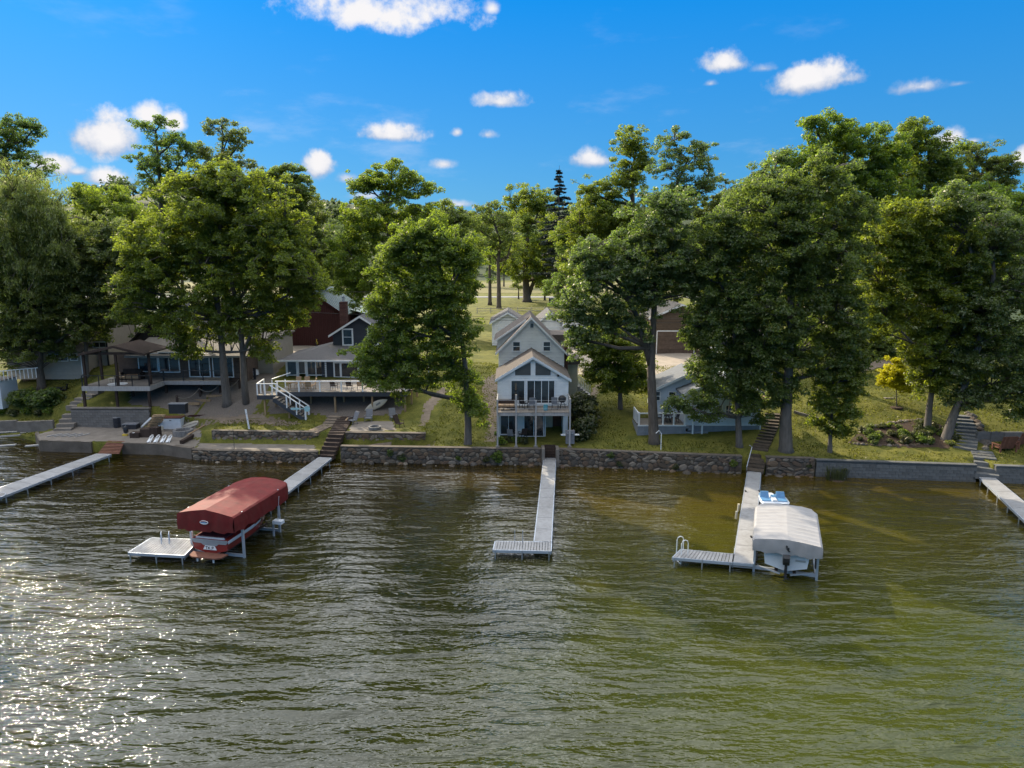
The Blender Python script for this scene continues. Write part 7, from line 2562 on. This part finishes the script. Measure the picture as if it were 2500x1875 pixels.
for i, (u, v) in enumerate(((905, 1400), (932, 1396))):
    t = thing('steel_drum', ('black ribbed drum at the block wall on the patio, the left one of two', 'black ribbed drum at the block wall on the patio, the right one of two')[i], 'drum', patio_pt(u, v), 0, 'black drums on the patio')
    MB().lathe([(.28, 0), (.3, .02), (.3, .28), (.33, .3), (.3, .32), (.3, .6), (.33, .62), (.3, .64), (.3, .9), (.31, .92)], 14).build('barrel', M['rubber'], t)
    MB().lathe([(.3, .92), (.28, .96), (.05, .97)], 14).build('lid', M['grey'], t)
t = thing('storage_chest', 'low dark storage chest beside the black drums', 'chest', patio_pt(1025, 1412))
MB().box(-.75, .5, -.35, .35, .02, .45).build('body', M['rubber'], t)
MB().box(-.78, .53, -.38, .38, .45, .53).build('lid', M['grey'], t)
t = thing('charcoal_smoker', 'small black smoker on a yellow stand near the patio edge', 'grill', patio_pt(975, 1465))
MB().lathe([(.12, .25), (.2, .3), (.22, .6), (.18, .8), (.04, .88)], 12).build('drum', M['black'], t)
MB().box(-.3, .1, -.14, .14, 0, .14).build('stand', M['yellow'], t)
MB().box(-.02, .02, -.02, .02, .88, .98).build('handle', M['grey'], t)
t = thing('bench_box', 'long dark brown bench box at the front of the patio', 'bench', patio_pt(1120, 1475))
for a, c, h in ((-1.15, -.35, .45), (-.35, .5, .72), (.5, 1.2, .85)):
    MB().box(a + .01, c - .01, -.4 + .25 * (a > -1), .3 + .3 * (a > -1), 0, h).build('box', M['darkwood'], t)
MB().box(-.95, -.75, -.35, -.2, .451, .46).build('plate', M['trim'], t)
t = thing('chest_freezer', 'weathered white chest box by the timber steps on the patio', 'box', patio_pt(1335, 1405))
MB().box(-1.1, 1.0, -.5, .5, 0, 1.0).build('body', M['white'], t)
MB().box(-1.13, 1.03, -.53, .53, 1.0, 1.09).build('lid', M['redwood'], t)
MB().box(-.05, .15, -.525, -.503, .78, .86).build('latch', M['grey'], t)
t = thing('jug', 'cream plastic jug at the foot of the white chest box', 'jug', patio_pt(1250, 1425))
MB().lathe([(.13, 0), (.15, .03), (.15, .3), (.06, .42), (.05, .46)], 10).build('body', M['cream'], t)
MB().lathe([(.055, .46), (.055, .51), (.01, .52)], 8).build('cap', M['trim'], t)
t = thing('wooden_steps', 'timber steps with a pale handrail from the patio up beside the white chest box', 'steps', patio_pt(1150, 1400))
p0, p1 = patio_pt(1170, 1405), P(*Z1(1225, 1300), 2.7)
for k in range(8):
    f = (k + .5) / 8
    p = p0.lerp(p1, f)
    bx('step', M['newwood'], t, p.x - .55, p.x + .55, p.y - .02, p.y + .32, p.z - .1, p.z)
b = MB()
b.bar(patio_pt(1092, 1408) + Vector((0, 0, .1)), P(*Z1(1165, 1330), 2.2), .12, .16)
add(b, 'side_board', M['trim'], t)
t = thing('dark_cabinet', 'dark grey cabinet standing above the white chest box on the gravel slope', 'cabinet', P(*Z1(1380, 1290), 2.7))
MB().box(-.75, .75, -.3, .3, 0, .85).build('body', M['black'], t)
MB().box(-.78, .78, -.33, .33, .85, .92).build('top', M['grey'], t)
t = thing('red_retaining_wall', 'low dark red plank wall at the back of the patio, right of the white chest', 'wall', patio_pt(1600, 1390))
pa_, pb2 = patio_pt(1455, 1400), patio_pt(1790, 1390)
for k in range(4):
    b = MB()
    b.bar(pa_ + Vector((0, .25, .16 + .27 * k)), pb2 + Vector((0, .25, .16 + .27 * k)), .1, .255)
    add(b, 'plank', M['barn' if k else 'redwood'], t)
for f in (0, .25, .5, .75, 1):
    p = pa_.lerp(pb2, f)
    bx('stake', M['darkwood'], t, p.x - .06, p.x + .06, p.y + .1, p.y + .19, .7, 2.05)
bt = thing('surfboard', 'white and tan surfboard leaning against the red plank wall', 'surfboard', patio_pt(1470, 1410))
rings = []
for k in range(9):
    tt = -1 + 2 * k / 8
    w_ = .28 * (1 - abs(tt) ** 2.6) + .015
    c_ = Vector((tt * 1.0, .1 * tt, .35 + tt * .32))
    rings.append([c_ + Vector((s_ * w_ * -.3, s_ * w_ * .5, s_ * w_ * .8)) + Vector((0, .03 * q_, 0)) for s_, q_ in ((-1, 0), (-.6, -1), (.6, -1), (1, 0), (.6, 1), (-.6, 1))])
b = MB()
b.loft(rings)
b.build('board', M['board'], bt, smooth=True)
b = MB()
b.bar((-.6, -.09, .2), (.6, .03, .58), .05, .02)
b.build('stripe', M['redpaint'], bt)
t = thing('fire_ring', 'round concrete fire ring at the front of the brown cottage patio', 'fire pit', patio_pt(1415, 1460))
prev_ = None
for k in range(14):
    b = MB()
    a0, a1 = k * math.pi / 7 + .015, (k + 1) * math.pi / 7 - .015
    vs = [(r_ * math.cos(a), r_ * math.sin(a), z) for z in (0, .5) for r_, a in ((.85, a0), (.85, a1), (.6, a1), (.6, a0))]
    b.hexa(vs[:4], vs[4:])
    b.build('block', M['umber'], t)
t = thing('timber_beam', 'long dark timber beam lying slanted across the right end of the patio', 'beam', patio_pt(1550, 1460))
b = MB()
b.bar(patio_pt(1400, 1525) + Vector((0, 0, .1)), patio_pt(1665, 1395) + Vector((0, 0, .35)), .3, .3)
add(b, 'beam', M['darkwood'], t)
b = MB()
b.bar(patio_pt(1455, 1485) + Vector((-.05, 0, .33)), patio_pt(1660, 1388) + Vector((-.05, 0, .57)), .14, .05)
add(b, 'top_board', M['newwood'], t)
t = thing('driftwood', 'bleached branch leaning at the right end of the red plank wall', 'branch', patio_pt(1795, 1365))
b = MB()
b.tube([(-.35, 0, 0), (-.05, .1, .35), (.25, .15, .75)], [.07, .06, .03], 6)
b.tube([(-.05, .1, .35), (.25, .0, .5)], [.04, .02], 5)
b.build('limb', M['greypost'], t)
for i, u in enumerate((1155, 1205, 1255, 1300)):
    t = thing('folding_chair', ['white folding chair lying at the patio edge, first from the ramp', 'white folding chair lying at the patio edge, second from the ramp', 'white folding chair lying at the patio edge, third from the ramp', 'white folding chair lying at the patio edge, nearest the fire ring'][i], 'chair', patio_pt(u, 1515), .2, 'white folding chairs at the patio edge')
    b = MB()
    b.bar((-.12, -.1, .04), (.02, .45, .3), .2, .05)
    b.build('seat', M['trim'], t)
    for sx in (-.1, .12):
        MB().bar((sx - .06, -.1, 0), (sx + .08, .5, .42), .05).build('leg', M['trim'], t)
    MB().bar((-.06, .3, .3), (.12, .62, .5), .18, .04).build('backrest', M['greypost'], t)
for i in range(5):
    b = MB()
    o_ = P(*Z1(420 + 55 * i, 1462), 1.0)
    b.bar(o_ + Vector((-.35, -.5, .02)), o_ + Vector((.3, .55, .02)), .13, .06)
    ob = b.build('loose_board', M['greypost'])
    tag(ob, 'loose grey board lying on the left part of the patio', 'board', 'loose boards on the patio')
for i, (u, v, l_) in enumerate(((100, 1437, 1.4), (220, 1440, .6), (20, 1545, 1.0), (290, 1540, .9), (60, 1470, 1.0))):
    b = MB()
    o_ = P(*Z1(u, v), .35)
    b.bar(o_ + Vector((-l_, -.25, 0)), o_ + Vector((l_, .25, .05)), .35, .1)
    ob = b.build('loose_board', M['greypost'])
    tag(ob, ['long pale plank on the stones at the left shore, below the garden wall', 'short dark plank end on the left shore stones', 'pale slab by the water at the left picture edge', 'grey block by the water next to the concrete sea wall', 'broken slab on the left shore stones'][i], 'plank')
t = thing('sign_stake', 'thin dark metal stake standing on the lower walkway', 'stake', P(*Z1(1808, 1565), .85))
b = MB()
b.tube([(0, 0, -.1), (0, 0, 1.75)], .02, 5)
b.build('rod', M['black'], t)
MB().box(-.05, .05, -.01, .01, .3, .36).build('clip', M['grey'], t)
# rope rail on the gravel slope
t = thing('rope_rail', 'sagging rope strung between short posts on the gravel slope', 'rope rail', GT(*Z1(1540, 1160)))
pts_ = [(1370, 1140, .0), (1545, 1075, 0), (1700, 1045, 0), (1850, 1005, 0)]
tops = []
for u, v, _ in pts_:
    p = GT(*Z1(u, v + 90))
    bx('post', M['darkwood'], t, p.x - .09, p.x + .09, p.y - .09, p.y + .09, p.z - .3, p.z + .95)
    tops.append(p + Vector((0, -.1, .85)))
for a, c in zip(tops, tops[1:]):
    b = MB()
    b.tube([a.lerp(c, f) - Vector((0, 0, .5 * (1 - (2 * f - 1) ** 2))) for f in [i / 8 for i in range(9)]], .03, 5)
    add(b, 'rope', M['rope'], t)
for i, (u, v) in enumerate(((1535, 1195), (1680, 1160), (1450, 1220))):
    p = GT(*Z1(u, v))
    b = MB()
    b.box(p.x - 1.1, p.x + 1.1, p.y - .1, p.y + .1, p.z - .1, p.z + .12)
    ob = b.build('timber_edge', M['newwood'])
    tag(ob, ['timber edging sleeper in the middle of the gravel slope', 'timber edging sleeper on the gravel slope close to the maple trunks', 'timber edging sleeper low on the gravel slope'][i], 'timber')
t = thing('bollard_post', 'stout black post beside the path at the tan annex', 'post', GT(*Z1(1968, 1030)))
MB().box(-.1, .1, -.1, .1, -.1, 1.1).build('post', M['black'], t)
MB().box(-.12, .12, -.12, .12, 1.1, 1.16).build('cap', M['darkwood'], t)
t = thing('covered_boat', 'small white tarpaulin-covered cart by the corner of the tan annex', 'cart', GT(*Z1(1945, 1005)))
b = MB()
b.loft([[(-.7 * k, y, 0.15), (-.6 * k, y, .55), (0, y, .75), (.6 * k, y, .55), (.7 * k, y, .15)] for y, k in ((-.5, .7), (0, 1), (.6, .8))])
b.build('cover', M['gel'], t)
for sx in (-.5, .5):
    b = MB()
    b.tube([(sx, .2 * math.cos(k * .785), .2 + .2 * math.sin(k * .785)) for k in range(9)], .05, 5)
    b.build('wheel', M['rubber'], t)

# right side: garden chairs by the wall, stones, mulch ring
ac = thing('adirondack_chair', 'brown wooden adirondack bench seen from behind near the right dock steps', 'chair', GT(1950 + 2025 * .24864, 800 + 1215 * .24864), .12)
for k in range(7):
    MB().hexa([(-.62 + k * .178, -.12, .25), (-.62 + k * .178 + .165, -.12, .25), (-.62 + k * .178 + .165, -.08, .25), (-.62 + k * .178, -.08, .25)], [(-.62 + k * .178, -.42, 1.3), (-.62 + k * .178 + .165, -.42, 1.3), (-.62 + k * .178 + .165, -.38, 1.3), (-.62 + k * .178, -.38, 1.3)]).build('back_slat', M['redwood'], ac)
MB().box(-.65, .65, -.07, .55, .3, .38).build('seat', M['redwood'], ac)
for sx in (-.68, .68):
    MB().box(sx - .05, sx + .05, -.35, .6, .55, .62).build('armrest', M['redwood'], ac)
    for yy in (-.3, .5):
        MB().box(sx - .04, sx + .04, yy - .05, yy + .05, 0, .55).build('leg', M['redwood'], ac)
a2 = dup(ac, GT(2488, 1092), .5, 'brown wooden adirondack chair cut by the right picture edge')
a2.name = 'adirondack_chair'
for k in range(3):
    t = GT(2410 + k * 33, 1078)
    b = MB()
    b.box(t.x - .75, t.x + .74, t.y + .1, t.y + .35, t.z - .5, t.z + .75)
    ob = b.build('retaining_slab', M['block'])
    tag(ob, ['grey retaining slab behind the adirondack bench, nearest the stone steps', 'grey retaining slab straight behind the adirondack bench', 'grey retaining slab at the right edge, past the adirondack bench'][k], 'wall')
p = GT(2189, 995)
b = MB()
b.lathe([(.55, -.1), (.5, .05), (.05, .09)], 16)
ob = b.build('mulch_ring', M['mulch'], loc=p)
tag(ob, 'dark mulch ring round the foot of the yellow young tree', 'mulch')
ob['kind'] = 'stuff'
t = GT(2172, 972)
b = MB()
b.box(t.x - .5, t.x + .5, t.y - .2, t.y + .25, t.z - .2, t.z + .05)
ob = b.build('flat_stone', M['slab'])
tag(ob, 'pale flat stone lying in the grass left of the yellow tree', 'stone')
ed = thing('edging_kerb', 'dark low edging curving across the lawn behind the low pale-trunk tree', 'kerb', GT(1955, 1012))
for k in range(5):
    a, c = GT(1938 + 12 * k, 1008 + 3.4 * k), GT(1950 + 12 * k, 1011.4 + 3.4 * k)
    b = MB()
    b.bar(a + Vector((0, 0, .06)), c + Vector((0, 0, .06)), .14, .3)
    add(b, 'kerb_piece', M['concrete'], ed)

# park fence, far post, lake house cables
fn = thing('rail_fence', 'pale rail fence across the far park lawn', 'fence', P(1240, 757, 5.3))
for i in range(8):
    p = GT(1165 + 33 * i, 765 - .3 * i)
    bx('post', M['cream'], fn, p.x - .09, p.x + .09, p.y - .09, p.y + .09, p.z - .2, p.z + 1.15)
    if i < 7:
        q = GT(1165 + 33 * (i + 1), 765 - .3 * (i + 1))
        for h in (.45, .95):
            b = MB()
            b.bar(p + Vector((0, 0, h)), q + Vector((0, 0, h)), .06, .12)
            add(b, 'rail', M['cream'], fn)
t = thing('far_box', 'dark utility box on the far park lawn left of the forked oak crown', 'utility box', GT(1350, 745))
MB().box(-.9, .9, -.6, .6, 0, 1.5).build('cabinet', M['black'], t)
MB().box(-.95, .95, -.65, .65, 1.5, 1.6).build('lid', M['grey'], t)
cab = thing('utility_cables', 'thin overhead cables crossing above the barn and garage roofs', 'cables', (0, 88, 10))
for (x0, y0, z0), (x1, y1, z1), sg in (((-50, 88, 13.2), (-6, 84, 12.6), .5), ((-50, 88, 11.6), (-8, 84, 9.6), .5), ((-8, 84, 9.7), (40, 86, 9.8), .6), ((-6, 84, 9.3), (40, 86, 9.3), .6)):
    b = MB()
    b.tube([(x0 + (x1 - x0) * f, y0 + (y1 - y0) * f, z0 + (z1 - z0) * f - sg * (1 - (2 * f - 1) ** 2)) for f in [i / 12 for i in range(13)]], .02, 4)
    add(b, 'cable', M['cable'], cab)

# ------------------------------------------------------------------ rough grass on the lawns, weeds on the walls
g = np.random.default_rng(11)
n = 150000
gx = g.uniform(-49, 46, n)
gd = g.uniform(.45, 24, n)
keep = np.ones(n, bool)
keep &= ~((gx > -43.5) & (gx < -26.2) & (gd < 13))
keep &= ~((gx > -26.2) & (gx < -6.6) & ((gd < 2.9) | (gd > 6.5)))
keep &= ~((gx > -14.5) & (gx < -9) & (gd < 6.5))
keep &= ~((gx > -1.5) & (gx < 6.6))
keep &= ~((gx > 9.8) & (gx < 21.6) & (gd > 3.3) & (gd < 9))
keep &= ~((gx > 18) & (gx < 22.5))
keep &= ~((gx > 28) & (gx < 38) & (gd > 2.5) & (gd < 7.5))
for a, b in GAPS:
    keep &= ~((gx > a - .1) & (gx < b + .1) & (gd < 1.8))
lump = np.sin(gx * 1.7 + 2 * np.sin(gd * .9)) * np.sin(gd * 1.4 + gx * .3)
keep &= g.uniform(size=n) < .55 + .45 * lump
gx, gd = gx[keep], gd[keep]
gy = np.array([shore(float(x)) for x in gx]) + gd
gz = np.array([ground_z(float(x), float(y)) + rough(float(x), float(y)) for x, y in zip(gx, gy)])
a = g.uniform(0, 6.28, len(gx))
w_ = g.uniform(.03, .08, len(gx))
h = g.uniform(.05, .15, len(gx))
V_ = np.empty((len(gx), 3, 3))
V_[:, 0] = np.stack([gx - np.cos(a) * w_, gy - np.sin(a) * w_, gz - .02], 1)
V_[:, 1] = np.stack([gx + np.cos(a) * w_, gy + np.sin(a) * w_, gz - .02], 1)
V_[:, 2] = np.stack([gx + g.normal(size=len(gx)) * .06, gy + g.normal(size=len(gx)) * .06, gz + h], 1)
LM['grass'] = leaf_mat('grass_blade', (0.085, 0.092, 0.016), (0.22, 0.22, 0.025), 0.02, .45)
o = D.objects.new('grass', np_mesh('grass', V_.reshape(-1, 3), np.arange(len(gx) * 3).reshape(-1, 3), LM['grass']))
COL.objects.link(o)
o['kind'] = 'stuff'
r2 = random.Random(31)
for i in range(12):
    x = r2.choice([r2.uniform(-12, 2), r2.uniform(4, 17.3), r2.uniform(20, 34)])
    s = r2.uniform(.14, .3)
    shrub(0, 0, s, s * 1.6, 'small weed rooted in the joints low on the sea wall', r2.choice(['bush', 'dark', 'bright']), base=(x, shore(x) - .05, r2.uniform(.05, .9)), seed=300 + i, name='weed', size=.1, cat='plant', per=50, puff=.16)
